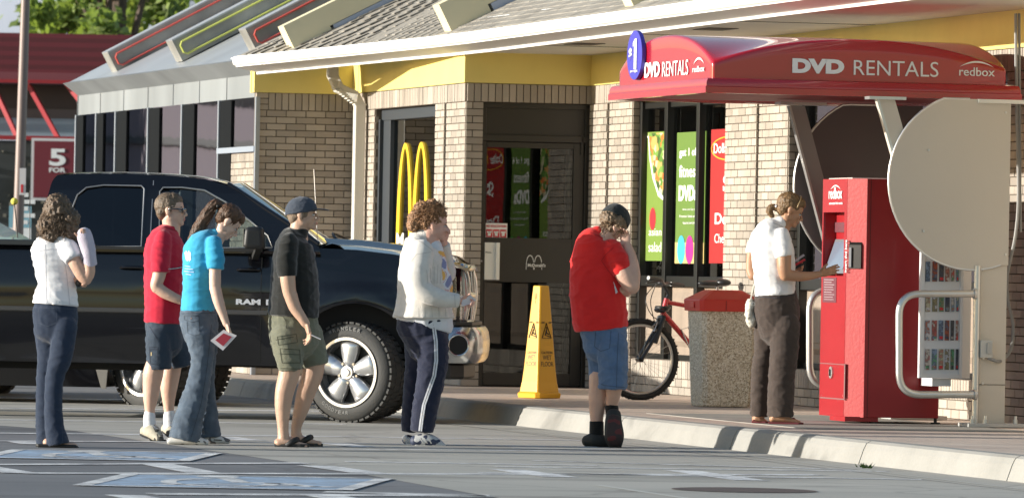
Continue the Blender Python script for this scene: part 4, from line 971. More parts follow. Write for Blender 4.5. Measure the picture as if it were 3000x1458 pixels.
# ------------------------------------------------------------------ board of film cases
fbd = thing('film_board', 'grey framed board with four rows of colourful film cases behind the hand rail', 'display board', C1, TH)
bB = bN_ + .30
def Pb(u, v): return PB(bB, u, v)
x0, x1 = Pb(2697, 900)[0], Pb(2818, 900)[0]; z0, z1 = Pb(2700, 1106)[1], Pb(2700, 700)[1]
gf = mat('board_grey', (.72, .72, .73), .4, .1); gp_ = mat('board_panel', (.72, .73, .75), .5)
MB().box(x0 + .02, x1 - .01, bB + .004, bB + .02, z0, z1).build('panel', gp_, fbd)
f = MB(); f.box(x0 - .005, x0 + .025, bB - .01, bB + .03, z0, z1); f.box(x1 - .015, x1 + .005, bB - .01, bB + .03, z0, z1); f.box(x0 + .025, x1 - .015, bB - .01, bB + .03, z0, z0 + .03)
f.prism([(x1 + .005, bB - .01, z0), (x1 + .09, bB + .06, z0), (x1 + .09, bB + .09, z0), (x1 + .005, bB + .03, z0)], (0, 0, z1 - z0)); f.build('frame', gf, fbd)
MB().box(Pb(2735, 1100)[0], Pb(2790, 1100)[0], bB + .03, bB + .3, z0 - .06, z0 - .002).build('bracket', gf, fbd)
rd = random.Random(11); cols = [(.35, .08, .04), (.55, .53, .50), (.20, .28, .42), (.10, .15, .25), (.05, .06, .10), (.5, .45, .42), (.4, .08, .07), (.1, .3, .16), (.42, .16, .12), (.5, .5, .55), (.25, .22, .12), (.08, .08, .09), (.15, .3, .45), (.45, .42, .3)]
def coverm(i):
    c, c2 = cols[(i * 5 + 2) % len(cols)], cols[(i * 3 + 7) % len(cols)]
    m = mat('case_print_%s' % 'abcdefghijklmnopqrstuvwxyz'[i], c, .35); n, l = m.node_tree.nodes, m.node_tree.links; p = n['Principled BSDF']
    tc = n.new('ShaderNodeTexCoord'); t = n.new('ShaderNodeTexNoise'); t.inputs['Scale'].default_value = 45; t.inputs['Detail'].default_value = 3; l.new(tc.outputs['Object'], t.inputs['Vector'])
    r = n.new('ShaderNodeValToRGB'); r.color_ramp.elements[0].position = .38; r.color_ramp.elements[0].color = (*c, 1); r.color_ramp.elements[1].position = .62; r.color_ramp.elements[1].color = (*c2, 1); e = r.color_ramp.elements.new(.5); e.color = (c[0] * .4, c[1] * .4, c[2] * .4, 1)
    l.new(t.outputs[0], r.inputs[0]); l.new(r.outputs[0], p.inputs['Base Color']); return m
cov = [coverm(i) for i in range(14)]; ci = 0
for (va, vb) in ((766, 824), (857, 912), (938, 996), (1022, 1082)):
    for j, (ua, ub) in enumerate(((2711, 2725), (2731, 2746), (2751, 2765), (2769, 2782), (2786, 2796), (2801, 2809))):
        xa, za = Pb(ua - (va > 900) * 1.5, vb); xb, zb_ = Pb(ub - (va > 900) * 1.5, va); m_ = cov[(ci * 5 + 3) % 14]; ci += 1
        o = MB().box(xa, xb, bB - .006, bB + .004, za, zb_).build('film_case', m_, fbd)
        MB().box(xa + .004, xb - .004, bB - .0075, bB - .006, za + .01, za + .03).build('case_title', cov[(ci * 3) % 14] if ci % 3 else redp, o)
# electric box and conduits on the near post
eb = thing('electric_box', 'small grey switch box with a flexible conduit on the tan post', 'electric box', C1, TH)
x0, z0 = Pn(2868, 1047); x1, z1 = Pn(2904, 996); MB().box(x0, x1, bN_ - .04, bN_ + .012, z0, z1).build('box', mat('box_grey', (.50, .50, .47), .5), eb, bevel=.004)
MB().box(x0 + .045, x1 - .01, bN_ - .052, bN_ - .04, z0 + .03, z1 - .02).build('switch', mat('switch_grey', (.42, .42, .40), .5), eb, bevel=.003)
cg = mat('conduit_grey', (.26, .26, .25), .5); bw = -14.0
def Cw(u, v, bo=.3): a, z = PB(bN_ + bo, u, v); return V(a, bN_ + bo, z)
cpts = [Cw(2976, 40), Cw(2978, 300), Cw(2984, 560), Cw(2975, 690), Cw(2952, 800), Cw(2953, 880), Cw(2968, 950), Cw(2962, 1020, .2), Cw(2940, 1050, .1), V(x1, bN_ - .02, z0 - .015) + V(.05, 0, -.01), V(x0 + .06, bN_ - .02, z0 + .0)]
def smooth(pts, k=5):
    o = []
    for i in range(len(pts) - 1):
        p0, p1, p2, p3 = pts[max(i - 1, 0)], pts[i], pts[i + 1], pts[min(i + 2, len(pts) - 1)]
        for j in range(k):
            t = j / k; o.append(.5 * ((2 * p1) + (p2 - p0) * t + (2 * p0 - 5 * p1 + 4 * p2 - p3) * t * t + (3 * p1 - p0 - 3 * p2 + p3) * t ** 3))
    return o + [pts[-1]]
MB().tube(smooth(cpts), .013, 8).build('conduit', cg, eb, smooth=True)
MB().tube([Cw(2986, 40), Cw(2989, 560), Cw(2990, 680)], .010, 8).build('conduit', cg, eb, smooth=True)
# ================================================================== WINDOW POSTERS (hang inside the glass)
def poster(name, label, cat, u0, u1, v0, v1, m):
    b0, z1 = PA(.112, u0, v0); b1, z0 = PA(.112, u1, v1 - .0)
    t = thing(name, label, cat, L2W(.112, b0, z0), TH, 'posters in the shop window'); W, H = (b0 - b1), PA(.112, u0, v0)[1] - z0
    MB().box(0, .003, -W, 0, 0, H).build('sheet', m, t); return t, W, H
def ptext(t, s, x, z, w, h, **k): return text(s, 'lettering', k.pop('m', wp), (-.002, -x, z), (0, -1, 0), (0, 0, 1), w, h, t, ext=.0005, **k)
lime = mat('lime_print', (.16, .25, .04), .5); lime2 = mat('lime_print_dark', (.115, .20, .035), .5)
t, W, H = poster('salad_poster', 'green poster of a vegetable salad with the words asian salad', 'poster', 1893, 1950, 388, 764, lime)
foodm = mat('salad_food', (.3, .3, .08), .5); n_, l_ = foodm.node_tree.nodes, foodm.node_tree.links
vo = n_.new('ShaderNodeTexVoronoi'); vo.inputs['Scale'].default_value = 24; tc = n_.new('ShaderNodeTexCoord'); mp = n_.new('ShaderNodeMapping'); mp.inputs['Scale'].default_value = (1, .5, .8); mp.inputs['Rotation'].default_value = (.6, 0, 0); l_.new(tc.outputs['Object'], mp.inputs[0]); l_.new(mp.outputs[0], vo.inputs['Vector'])
sp = n_.new('ShaderNodeSeparateColor'); l_.new(vo.outputs['Color'], sp.inputs[0]); cr = n_.new('ShaderNodeValToRGB'); cr.color_ramp.interpolation = 'CONSTANT'
for i, (q, c) in enumerate([(0, (.10, .22, .03, 1)), (.25, (.55, .50, .32, 1)), (.42, (.60, .16, .03, 1)), (.56, (.16, .30, .05, 1)), (.74, (.62, .33, .10, 1)), (.88, (.05, .10, .02, 1))]):
    e = cr.color_ramp.elements[i] if i < 2 else cr.color_ramp.elements.new(q); e.position = q; e.color = c
l_.new(sp.outputs[0], cr.inputs[0]); l_.new(cr.outputs[0], n_['Principled BSDF'].inputs['Base Color'])
mb = MB(); mb.prism([(-.002, -W * x, H * z) for x, z in [(.12, .99), (.99, .99), (.99, .50), (.80, .47), (.55, .55), (.30, .68), (.15, .85)]], (.001, 0, 0)); mb.build('food_picture', foodm, t)
MB().prism([(-.003, -W * x, H * z) for x, z in [(.05, .97), (.12, .95), (.18, .80), (.35, .64), (.62, .50), (.9, .46), (.9, .49), (.62, .54), (.38, .67), (.22, .82), (.14, .97)]], (.0008, 0, 0)).build('bowl_rim', wp, t)
MB().cyl((-.002, -W * .38, H * .325), (-1, 0, 0), W * .14, .001, 20).build('red_dot', redp, t); ptext(t, 'new', W * .28, H * .305, W * .2, H * .025, bold=.02)
ptext(t, 'asian', W * .22, H * .195, W * .58, H * .055); ptext(t, 'salad', W * .22, H * .07, W * .58, H * .075)
t, W, H = poster('fitness_poster', 'green poster with the words get 1 of 4 fitness DVDs', 'poster', 1984, 2062, 389, 772, lime2)
ptext(t, 'get 1 of 4', W * .10, H * .80, W * .72, H * .08, bold=.02); ptext(t, 'fitness', W * .10, H * .655, W * .66, H * .095, bold=.015); ptext(t, 'DVDs', W * .10, H * .475, W * .64, H * .12, bold=.05)
for i, (s_, x, w_) in enumerate((('when you buy any', .24, .5), ('Premium Salad and a drink', .14, .8), ('featured next door', .26, .45))): ptext(t, s_, W * x, H * (.40 - .05 * i), W * w_, H * .02)
MB().box(-.002, -.001, -W, 0, 0, H * .16).build('sand_band', mat('sand_print', (.55, .42, .16), .5), t)
for i, c in enumerate(((.05, .38, .52), (.45, .02, .22), (.10, .45, .08))):
    m_ = mat('dot_' + ('blue', 'magenta', 'green')[i], c, .5); MB().cyl((-.003, -W * (.22 + .29 * i), H * .105), (-1, 0, 0), W * .135, .001, 20).build('round_badge', m_, t)
    ptext(t, ('YOGA', 'CARDIO', 'CORE')[i], W * (.15 + .29 * i), H * .085, W * .14, H * .02)
t, W, H = poster('burger_poster', 'red poster with Dollar Menu and a price, half hidden by the brick pier', 'poster', 2084, 2190, 380, 772, mat('poster_red', (.34, .012, .012), .5))
yp = mat('yellow_print', (.8, .45, .04), .5); mb = MB(); mb.tube([(-.003, -W * (.45 + .42 * math.cos(i / 24 * 6.283)), H * (.855 + .085 * math.sin(i / 24 * 6.283))) for i in range(24)], .006, 6, closed=True); mb.build('oval_ring', yp, t)
ptext(t, 'Dollar', W * .08, H * .82, W * .42, H * .075, bold=.01); arches((-.003, -W * .56, H * .82), (0, -1, 0), W * .25, H * .09, yp, t, t=.08, thick=.08, ext=.001); ptext(t, '$1', W * .34, H * .50, W * .4, H * .17, bold=.03)
ptext(t, 'Double', W * .14, H * .29, W * .8, H * .085, bold=.02); ptext(t, 'Cheeseburger', W * .14, H * .13, W * 1.3 * .66, H * .09)
# ================================================================== WASTE BIN
wb = gp(2062, 1190, .157); bn = thing('waste_bin', 'square pebble dash waste bin with a red plastic lid', 'waste bin', (wb.x, wb.y, .157), TH)
S_ = FP / wb.y
peb = mat('pebble_aggregate', (.36, .30, .22), .9); n_, l_ = peb.node_tree.nodes, peb.node_tree.links
tc = n_.new('ShaderNodeTexCoord'); vo = n_.new('ShaderNodeTexVoronoi'); vo.inputs['Scale'].default_value = 120; l_.new(tc.outputs['Object'], vo.inputs['Vector']); sp = n_.new('ShaderNodeSeparateColor'); l_.new(vo.outputs['Color'], sp.inputs[0])
cr = n_.new('ShaderNodeValToRGB')
for i, (q, c) in enumerate([(0, (.30, .24, .16, 1)), (.3, (.55, .47, .34, 1)), (.6, (.70, .62, .48, 1)), (1, (.88, .84, .74, 1))]):
    e = cr.color_ramp.elements[i] if i < 2 else cr.color_ramp.elements.new(q); e.position = q; e.color = c
l_.new(sp.outputs[0], cr.inputs[0]); l_.new(cr.outputs[0], n_['Principled BSDF'].inputs['Base Color']); bp = n_.new('ShaderNodeBump'); bp.inputs['Strength'].default_value = .8; bp.inputs['Distance'].default_value = .006; bp.invert = True; l_.new(vo.outputs['Distance'], bp.inputs['Height']); l_.new(bp.outputs[0], n_['Principled BSDF'].inputs['Normal'])
def octs(x0, x1, y0, y1, c, z): return [(x0 + c, y0, z), (x1 - c, y0, z), (x1, y0 + c, z), (x1, y1 - c, z), (x1 - c, y1, z), (x0 + c, y1, z), (x0, y1 - c, z), (x0, y0 + c, z)]
hb = .78; mb = MB(); bw_ = .42
mb.rings([octs(0, bw_ - .02, 0, bw_ - .02, .035, .0), octs(-.005, bw_ - .015, -.005, bw_ - .015, .035, .02), octs(-.035, bw_ + .02, -.035, bw_ + .02, .035, hb)]); mb.build('tub', peb, bn, bevel=.006)
ld_ = mat('lid_red', (.60, .035, .025), .4, 0, .05, 8); mb = MB()
mb.rings([octs(-.055, bw_ + .045, -.055, bw_ + .045, .03, hb - .005), octs(-.062, bw_ + .05, -.062, bw_ + .05, .03, hb + .085), octs(-.05, bw_ + .04, -.05, bw_ + .04, .03, hb + .095), octs(.07, bw_ - .08, .07, bw_ - .08, .02, hb + .165), octs(.08, bw_ - .09, .08, bw_ - .09, .02, hb + .168)])
lo = mb.build('lid', ld_, bn, bevel=.005)
MB().box(-.068, -.06, .12, .24, hb + .02, hb + .07).build('flap', ld_, lo, bevel=.004)
mb = MB(); mb.box(.155, .16, -.063, -.056, hb, hb + .083); mb.build('lid_seam', mat('lid_dark', (.25, .01, .01), .5), lo)
# ================================================================== WET FLOOR CONE
cp = gp(1574, 1166, .157); cone = thing('wet_floor_cone', 'tall yellow four sided caution wet floor cone by the door', 'floor cone', (cp.x, cp.y, .157), TH + R(26))
ym = mat('cone_yellow', (.70, .36, .012), .38, 0, .03, 10); s_ = FP / cp.y
def sq(h, z, c=.02): return octs(-h, h, -h, h, c, z)
mb = MB(); ctr = .145
hts = [(.14, 0), (.145, .035), (.14, .045), (.123, .05), (.118, .09), (.110, .14), (.101, .24), (.052, .945), (.048, .952)]
mb.rings([[(x + ctr, y + ctr, z) for x, y, z in sq(h, z, .03 if z < .05 else .012)] for h, z in hts]); mb.build('body', ym, cone, bevel=.003)
bk = mat('print_black', (.03, .02, .01), .5)
def cface(face, s, z, w_, h, **k):
    hz = .101 + (.052 - .101) * (z + h / 2 - .24) / .705 + .0015; w_ *= .8
    if face == 0: o, xd = (ctr - w_ / 2, ctr - hz, z), (1, 0, 0)
    else: o, xd = (ctr - hz, ctr + w_ / 2, z), (0, -1, 0)
    up = V(0, .0695, 1) if face == 0 else V(.0695, 0, 1)
    return text(s, 'lettering', bk, o, xd, up, w_, h, cone, ext=.0008, **k)
for fc in (0, 1):
    cface(fc, 'FLOOR', .17 + .10, .17, .04, bold=.01); cface(fc, 'WET', .325, .12, .04, bold=.01); cface(fc, 'CAUTION', .375, .15, .022, bold=.01)
    z0 = .51; mb = MB(); tri = [(-.062, 0), (.062, 0), (0, .125)]
    def T(x, z):
        hz = .101 + (.052 - .101) * (z0 + z - .24) / .705 + .003; x *= .8
        return (ctr + x, ctr - hz, z0 + z) if fc == 0 else (ctr - hz, ctr - x, z0 + z)
    mb.tube([T(*p) for p in tri], .005, 5, closed=True); mb.tube([T(-.02, .02), T(-.005, .05), T(.005, .075)], .006, 5); mb.tube([T(-.005, .05), T(.03, .03)], .005, 5); mb.tube([T(.0, .02), T(.04, .012)], .004, 5); mb.tube([T(.004, .083), T(.009, .09)], .009, 6); mb.build('warning_triangle', bk, cone)
    mb = MB()
    for x in (-.08, -.06, -.045, .045, .06, .072): mb.tube([T(x * .8, .128), T(x * .8 + .012, .133)], .004, 5)
    mb.build('small_print', bk, cone)
mb = MB(); mb.ell((ctr - .058, ctr, .86), (.004, .017, .03)); mb.tube([(ctr - .060, ctr, .83), (ctr - .062, ctr, .80)], .004, 6); mb.build('key_hole', mat('cone_dark', (.42, .20, .01), .5), cone)
# ================================================================== BICYCLE
bk_ = gp(1872, 1169, .157); BS = FP / bk_.y; ang = R(18)
bike = thing('bicycle', 'red mountain bike with black fork leaning between the wall and the bin', 'bicycle', (bk_.x, bk_.y, .157), ang)
rub = mat('tyre_rubber', (.018, .018, .017), .8, 0, .3, 40); chm = mat('bike_chrome', (.6, .6, .6), .2, .9); bkm = mat('bike_black', (.015, .015, .016), .4); brd = mat('bike_red', (.50, .015, .02), .25, coat=.6)
RW = .325
def wheel(x, name='wheel'):
    mb = MB(); c = V(x, 0, RW + .015)
    mb.tube([c + V(math.cos(i / 48 * 6.283) * RW, 0, math.sin(i / 48 * 6.283) * RW) for i in range(48)], .024, 10, closed=True)
    for i in range(72):
        a = i / 72 * 6.283; r = RW + .022; p = c + V(math.cos(a) * r, 0, math.sin(a) * r); e = V(-math.sin(a), 0, math.cos(a)); y = .012 * (1 if i % 2 else -1)
        mb.beam(p + e * -.006 + V(0, y, 0), p + e * .006 + V(0, y, 0), .02, .01, (math.cos(a), 0, math.sin(a)))
    o = mb.build('tyre', rub, bike, smooth=True); mb = MB()
    mb.tube([c + V(math.cos(i / 48 * 6.283) * (RW - .032), 0, math.sin(i / 48 * 6.283) * (RW - .032)) for i in range(48)], .012, 8, closed=True); mb.build('rim', steel, bike, smooth=True)
    mb = MB()
    for i in range(28):
        a = i / 28 * 6.283; y = .028 * (1 if i % 2 else -1); h = a + .5 * (1 if i % 4 < 2 else -1); mb.tube([c + V(math.cos(h) * .022, y, math.sin(h) * .022), c + V(math.cos(a) * (RW - .03), 0, math.sin(a) * (RW - .03))], .0014, 4)
    mb.build('spokes', chm, bike); MB().cyl(c + V(0, -.045, 0), (0, 1, 0), .024, .09, 14).build('hub', bkm, bike)
wheel(0); wheel(1.06)
c0 = V(0, 0, RW + .015); hdT, hdB = V(.235, 0, .86), V(.20, 0, .72); bb = V(.62, 0, .30); st = V(.70, 0, .80); rw = V(1.06, 0, RW + .015)
mb = MB(); mb.tube([hdB + V(.01, 0, .01), bb], .024, 10); mb.tube([hdT - V(0, 0, .03), V(.69, 0, .76)], .019, 10); mb.tube([bb, st], .016, 10); mb.tube([hdB, hdT], .024, 10)
for y in (-.05, .05): mb.tube([V(.69, y * .3, .74), rw + V(0, y, 0)], .009, 8); mb.tube([bb + V(0, y * .5, 0), rw + V(0, y, 0)], .010, 8)
mb.build('frame', brd, bike, smooth=True)
mb = MB()
for y in (-.055, .055): m_ = MB(); m_.tube([c0 + V(0, y, 0), V(.155, y, .60)], .016, 8); m_.tube([V(.115, y, .48), V(.19, y * .95, .70)], .023, 8); m_.build('fork_leg', bkm, bike, smooth=True)
mb.tube([V(.19, -.06, .70), V(.19, .06, .70)], .02, 8); mb.tube([hdT, V(.25, 0, .90), V(.19, 0, .99)], .018, 8)
mb.build('fork', bkm, bike, smooth=True)
mb = MB(); mb.tube([V(.17, -.03, .99), V(.19, 0, .99), V(.17, .03, .99)], .014, 8); mb.tube([V(.02, -.30, 1.03), V(.10, -.24, 1.02), V(.19, -.06, .98), V(.19, .06, .98), V(.32, .24, .99), V(.42, .30, .98)], .012, 8)
mb.tube([V(-.05, -.33, 1.035), V(.08, -.26, 1.02)], .018, 8); mb.tube([V(.36, .26, .985), V(.50, .33, .97)], .018, 8); mb.tube([V(-.06, -.31, .99), V(.04, -.26, 1.0)], .006, 6); mb.build('handlebar', bkm, bike, smooth=True)
mb = MB(); mb.tube(smooth([V(.05, -.27, 1.0), V(.02, -.2, .85), V(.09, -.06, .72), V(.13, 0, .66)]), .004, 6); mb.tube(smooth([V(.2, .2, .98), V(.06, .05, .86), V(.12, 0, .70), V(.3, 0, .66)]), .004, 6); mb.build('cable', bkm, bike, smooth=True)
mb = MB(); mb.tube([V(.19 + .05 * math.cos(i / 16 * 6.283), .06 * math.sin(i / 16 * 6.283), .76 + .008 * math.sin(i)) for i in range(16)], .014, 8, closed=True); mb.tube([V(.20 + .055 * math.cos(i / 16 * 6.283), .065 * math.sin(i / 16 * 6.283), .785) for i in range(16)], .014, 8, closed=True); mb.build('cable_lock', bkm, bike, smooth=True)
mb = MB(); mb.tube([st, V(.69, 0, .97)], .013, 8); mb.build('seat_post', chm, bike); mb = MB(); mb.ell((.64, 0, .995), (.13, .045, .026)); mb.ell((.74, 0, 1.005), (.07, .085, .034)); mb.build('saddle', mat('saddle_black', (.02, .02, .022), .35), bike, smooth='all')
mb = MB(); mb.cyl(bb + V(0, -.05, 0), (0, 1, 0), .095, .006, 28); mb.tube([bb + V(0, -.06, 0), bb + V(.05, -.07, -.165)], .012, 8); mb.box(bb.x + .0, bb.x + .10, -.13, -.07, bb.z - .18, bb.z - .16); mb.tube([bb + V(0, .06, 0), bb + V(-.05, .07, .165)], .012, 8); mb.build('crank', chm, bike, smooth=True)
mb = MB(); mb.tube([V(.36, -.03, .60), V(.42, -.04, .62), V(.50, -.04, .46), V(.44, -.03, .44)], .007, 6, closed=True); mb.build('bottle_cage', chm, bike)
mb = MB(); mb.tube([V(.09, -.04, .62), V(.13, -.07, .66), V(.10, -.07, .58)], .008, 6); mb.build('brake', chm, bike)
# ================================================================== BLACK PICKUP
g0 = gp(1034, 1238); TS = FP / g0.y
YAW = R(-2.5)
paint = mat("black_paint", (.003, .003, .0045), .14, .0, coat=.8, spec=.35)
plas = mat('black_plastic', (.018, .018, .018), .5); chrome = mat('chrome', (.55, .56, .57), .2, 1); glz = glassmat('cab_glass', (.42, .48, .48), .03); dgl = glassmat('dark_cab_glass', (.05, .055, .06), .02)
HW = .98
fwd = V(math.cos(YAW), math.sin(YAW), 0); lft = V(-math.sin(YAW), math.cos(YAW), 0)
trp = Vector((g0.x, g0.y, 0)) + lft * (HW - .02)
tr = thing('pickup_truck', 'shiny black pickup truck with chrome bumper parked behind the queue', 'pickup truck', trp, YAW)
def tx(u): return (u - 1034) / (TS * math.cos(YAW)) * (1.012 if u < 1034 else 1)
def tz(u, v): return (1238 + .018 * (u - 1034) - v) / TS
def TP(u, v): return tx(u), tz(u, v)
WX, WZ, AR = 0.0, .40, .52
RX = -3.62
def interp(pts, x):
    if x <= pts[0][0]: return pts[0][1]
    for p, q in zip(pts[:-1], pts[1:]):
        if x <= q[0]: t = (x - p[0]) / (q[0] - p[0]); return p[1] + (q[1] - p[1]) * t
    return pts[-1][1]
topc = [(-4.75, 1.36), (-2.54, 1.40), (-2.50, 1.36), (-1.2, 1.35), (-.6, 1.36), (-.35, 1.385), (.0, 1.375), (.30, 1.345), (.62, 1.29), (.85, 1.235), (.93, 1.20)]
def lowz(x):
    z = .44
    for wx in (WX, RX):
        d = abs(x - wx)
        if d < AR: z = max(z, WZ + math.sqrt(AR * AR - d * d) * 1.06)
    if x > .55: z = max(z, .62)
    return z
def side_y(x, z, s):
    t = (z - .44) / .95; y = HW - .035 - .05 * (2 * t - .9) ** 2 - .02 * max(0, t - .75) * 4
    for wx in (WX, RX):
        d = math.hypot(x - wx, z - WZ)
        y += .045 * math.exp(-((d - AR - .06) / .12) ** 2)
    if x > .3: y -= .16 * ((x - .3) / .65) ** 2
    if -2.56 < x < -2.50: y -= .02
    if 1.02 < z < 1.10: y += .006
    return s * y
def xs_list():
    xs = [-4.75 + i * .09 for i in range(64)]
    for wx in (WX, RX):
        xs += [wx + AR * math.cos(a * math.pi / 20) for a in range(21)]
    return sorted(set(round(x, 4) for x in xs if -4.75 <= x <= .86))
XS = xs_list()
mb = MB(); NZ = 18
for s in (-1, 1):
    mb.grid(lambda i, j: (lambda x: (lambda z: (x, side_y(x, z, s), z))(lowz(x) + (interp(topc, x) - lowz(x)) * j))(XS[min(int(round(i * (len(XS) - 1))), len(XS) - 1)]), len(XS) - 1, NZ)
    # rolled arch lips and sill underside
    mb.grid(lambda i, j: (lambda x: (x, side_y(x, lowz(x), s) - s * j * .22, lowz(x)))(XS[int(round(i * (len(XS) - 1)))]), len(XS) - 1, 1)
mb.build('body_side', paint, tr, smooth='all', fixn=False)
# hood with centre bulge, cowl
mb = MB()
def hoodz(x, y):
    e = abs(y) / .80; z = interp(topc, x) + .055 * (1 - e ** 2.6) + (.03 if abs(y) < .38 else .0) * (1 if x < .8 else 0)
    return z
mb.grid(lambda i, j: (lambda x: (lambda h: (x, -h + 2 * h * j, hoodz(x, (-1 + 2 * j) * .80)))(abs(side_y(x, interp(topc, x), 1)) - .0))(-.36 + i * 1.25), 20, 24); mb.build('hood', paint, tr, smooth='all')
# bed inside, tailgate and floor
mb = MB(); mb.box(-4.70, -2.56, -.80, .80, .75, .78); mb.box(-4.75, -4.68, -.90, .90, .62, 1.37); mb.box(-2.58, -2.54, -.90, .90, .62, 1.40); mb.build('bed', plas, tr)
for s in (-1, 1): MB().box(-4.72, -2.56, s * .915 - .035, s * .915 + .035, 1.365, 1.41).build('bed_rail', mat('rail_gloss', (.03, .035, .04), .25), tr, bevel=.008)
# chassis
mb = MB(); mb.box(-4.5, .8, -.55, -.45, .42, .56); mb.box(-4.5, .8, .45, .55, .42, .56); mb.box(-2.5, .35, -.70, .70, .46, .60); mb.box(-.35, .35, -.45, .45, .36, .56); mb.box(-3.3, -1.4, -.62, -.2, .38, .55); mb.tube([V(0, -.75, .40), V(0, .75, .40)], .05, 8); mb.tube([V(RX, -.75, .40), V(RX, .75, .40)], .05, 8)
mb.build('chassis', mat('under_black', (.012, .012, .012), .8), tr)
MB().box(-.55, .62, -.80, .80, .60, 1.2).build('wheel_well', MATS['under_black'], tr)
# cab: outline sheet with window holes, leaning in towards the roof
belt, roofz = 1.36, 1.93
ol = [TP(112, 735), TP(116, 650), TP(127, 580), TP(138, 530), TP(152, 512), TP(200, 508), TP(350, 507), TP(470, 512), TP(580, 522), TP(660, 545), TP(760, 612), TP(860, 680), TP(925, 722), TP(930, 745)]
def wl_(p, a): return [TP(u, v) for u, v in p]
w1 = wl_([(205, 722), (198, 620), (215, 570), (240, 548), (290, 541), (400, 543), (409, 552), (409, 722)], 0)
w2 = wl_([(461, 726), (455, 560), (464, 548), (520, 548), (585, 556), (650, 592), (720, 645), (775, 690), (790, 726)], 0)
def dens(pl, k=6):
    o = []
    for i in range(len(pl)):
        p, q = pl[i], pl[(i + 1) % len(pl)]
        for j in range(k): o.append((p[0] + (q[0] - p[0]) * j / k, p[1] + (q[1] - p[1]) * j / k))
    return o
def lean(z): t = max(0, (z - belt) / (roofz - belt)); return HW - .055 - .20 * t - .05 * max(0, t - .8) * 3
for s in (-1, 1):
    me = plate(dens(ol), [dens(w1), dens(w2)], .018)
    T = Matrix(((1, 0, 0, 0), (0, 0, -1, 0), (0, 1, 0, 0), (0, 0, 0, 1))); me.transform(T)
    for v in me.vertices: v.co.y = s * (lean(v.co.z) - .018) + v.co.y
    me.materials.append(paint); me.name = 'cab_side'; o = bpy.data.objects.new('cab_side', me); COL.objects.link(o); o.parent = tr
    for w_, g_ in ((w1, dgl), (w2, glz if True else dgl)):
        f = MB(); f.add([(x, s * (lean(z) - .020), z) for x, z in w_], [list(range(len(w_)))]); po = f.build('side_window', g_, tr)
        if s < 0: MB().tube([(x, s * (lean(z) + .003), z) for x, z in w_], .007, 6, closed=True).build('window_trim', mat('trim_grey', (.25, .26, .27), .35, .5), po, smooth=True)
# roof skin, windshield, rear glass
mb = MB(); rp = [TP(133, 548), TP(140, 524), TP(153, 509), TP(200, 505), TP(350, 503), TP(470, 508), TP(580, 517), TP(655, 539)]
def pl(i): k = i * (len(rp) - 1); a = min(int(k), len(rp) - 2); t = k - a; return (rp[a][0] + (rp[a + 1][0] - rp[a][0]) * t, rp[a][1] + (rp[a + 1][1] - rp[a][1]) * t)
mb.grid(lambda i, j: (lambda p: (p[0], (lean(p[1]) - .0) * (2 * j - 1), p[1] + .012 * (1 - abs(2 * j - 1) ** 3)))(pl(i)), 18, 16); mb.build('cab_roof', paint, tr, smooth='all')
ws0, ws1 = TP(655, 541), TP(925, 718)
f = MB(); f.grid(lambda i, j: (ws0[0] + (ws1[0] - ws0[0]) * i + .06 * (1 - (2 * j - 1) ** 2), (lean(ws0[1]) * (1 - i) + (HW - .06) * i) * (2 * j - 1), ws0[1] + (ws1[1] - ws0[1]) * i + .03 * (1 - (2 * j - 1) ** 2)), 8, 14); f.build('windshield', glassmat('screen_glass', (.5, .56, .56), .05), tr, smooth='all')
for s in (-1, 1): MB().tube([(ws0[0] - .01, s * (lean(ws0[1]) - .01), ws0[1] + .012), (ws1[0], s * (HW - .06), ws1[1] + .012)], .018, 8).build('pillar_trim', mat('pillar_light', (.45, .46, .46), .25, .6) if s > 0 else paint, tr, smooth=True)
MB().hexa([(tx(118), -.84, 1.38), (tx(118), .84, 1.38), (tx(146), .72, 1.88), (tx(146), -.72, 1.88)], [(tx(124), -.84, 1.38), (tx(124), .84, 1.38), (tx(152), .72, 1.88), (tx(152), -.72, 1.88)]).build('rear_window', dgl, tr)
mb = MB(); mb.box(-1.62, -1.45, -.75, -.25, .9, 1.55); mb.box(-1.62, -1.45, .25, .75, .9, 1.55); mb.box(-1.6, -1.5, -.58, -.42, 1.55, 1.74); mb.box(-1.6, -1.5, .42, .58, 1.55, 1.74); mb.build('seat', mat('seat_grey', (.06, .06, .065), .8), tr, bevel=.02)
mb = MB(); mb.box(-.75, -.35, -.85, .85, 1.05, 1.36); mb.build('dashboard', plas, tr); mb = MB(); c = V(-.98, .4, 1.28); ax = V(.5, 0, .86).normalized(); x_ = ax.orthogonal().normalized(); y_ = ax.cross(x_)
mb.tube([c + (x_ * math.cos(i / 20 * 6.283) + y_ * math.sin(i / 20 * 6.283)) * .19 for i in range(20)], .014, 6, closed=True); mb.build('steering_wheel', plas, tr)
# door seams, belt moulding, side moulding, handle
sm = mat('seam_black', (.002, .002, .002), .8); mb = MB()
for u in (120, 432, 760):
    x = tx(u); mb.tube([(x - (.05 if u == 120 else 0), side_y(x, z, -1) - .001, z) for z in [.46 + i * .06 for i in range(15)]], .004, 4)
mb.build('door_seam', sm, tr)
MB().tube([(tx(434), -(lean(z) + .002), z) for z in (1.37, 1.5, 1.7, 1.9)], .005, 4).build('door_seam', mat('seam_light', (.3, .31, .33), .3, .5), tr)
MB().box(-2.5, -.75, -(HW - .043), -(HW - .08), 1.345, 1.37).build('belt_moulding', plas, tr)
mb = MB(); mb.rings([[(x, side_y(x, .86, -1) - .004 - d, .86 + k) for d, k in ((0, -.02), (.008, -.012), (.008, .012), (0, .02))] for x in [-2.9 + i * .1 for i in range(23)]]); mb.build('side_moulding', mat('moulding', (.06, .06, .06), .3), tr)
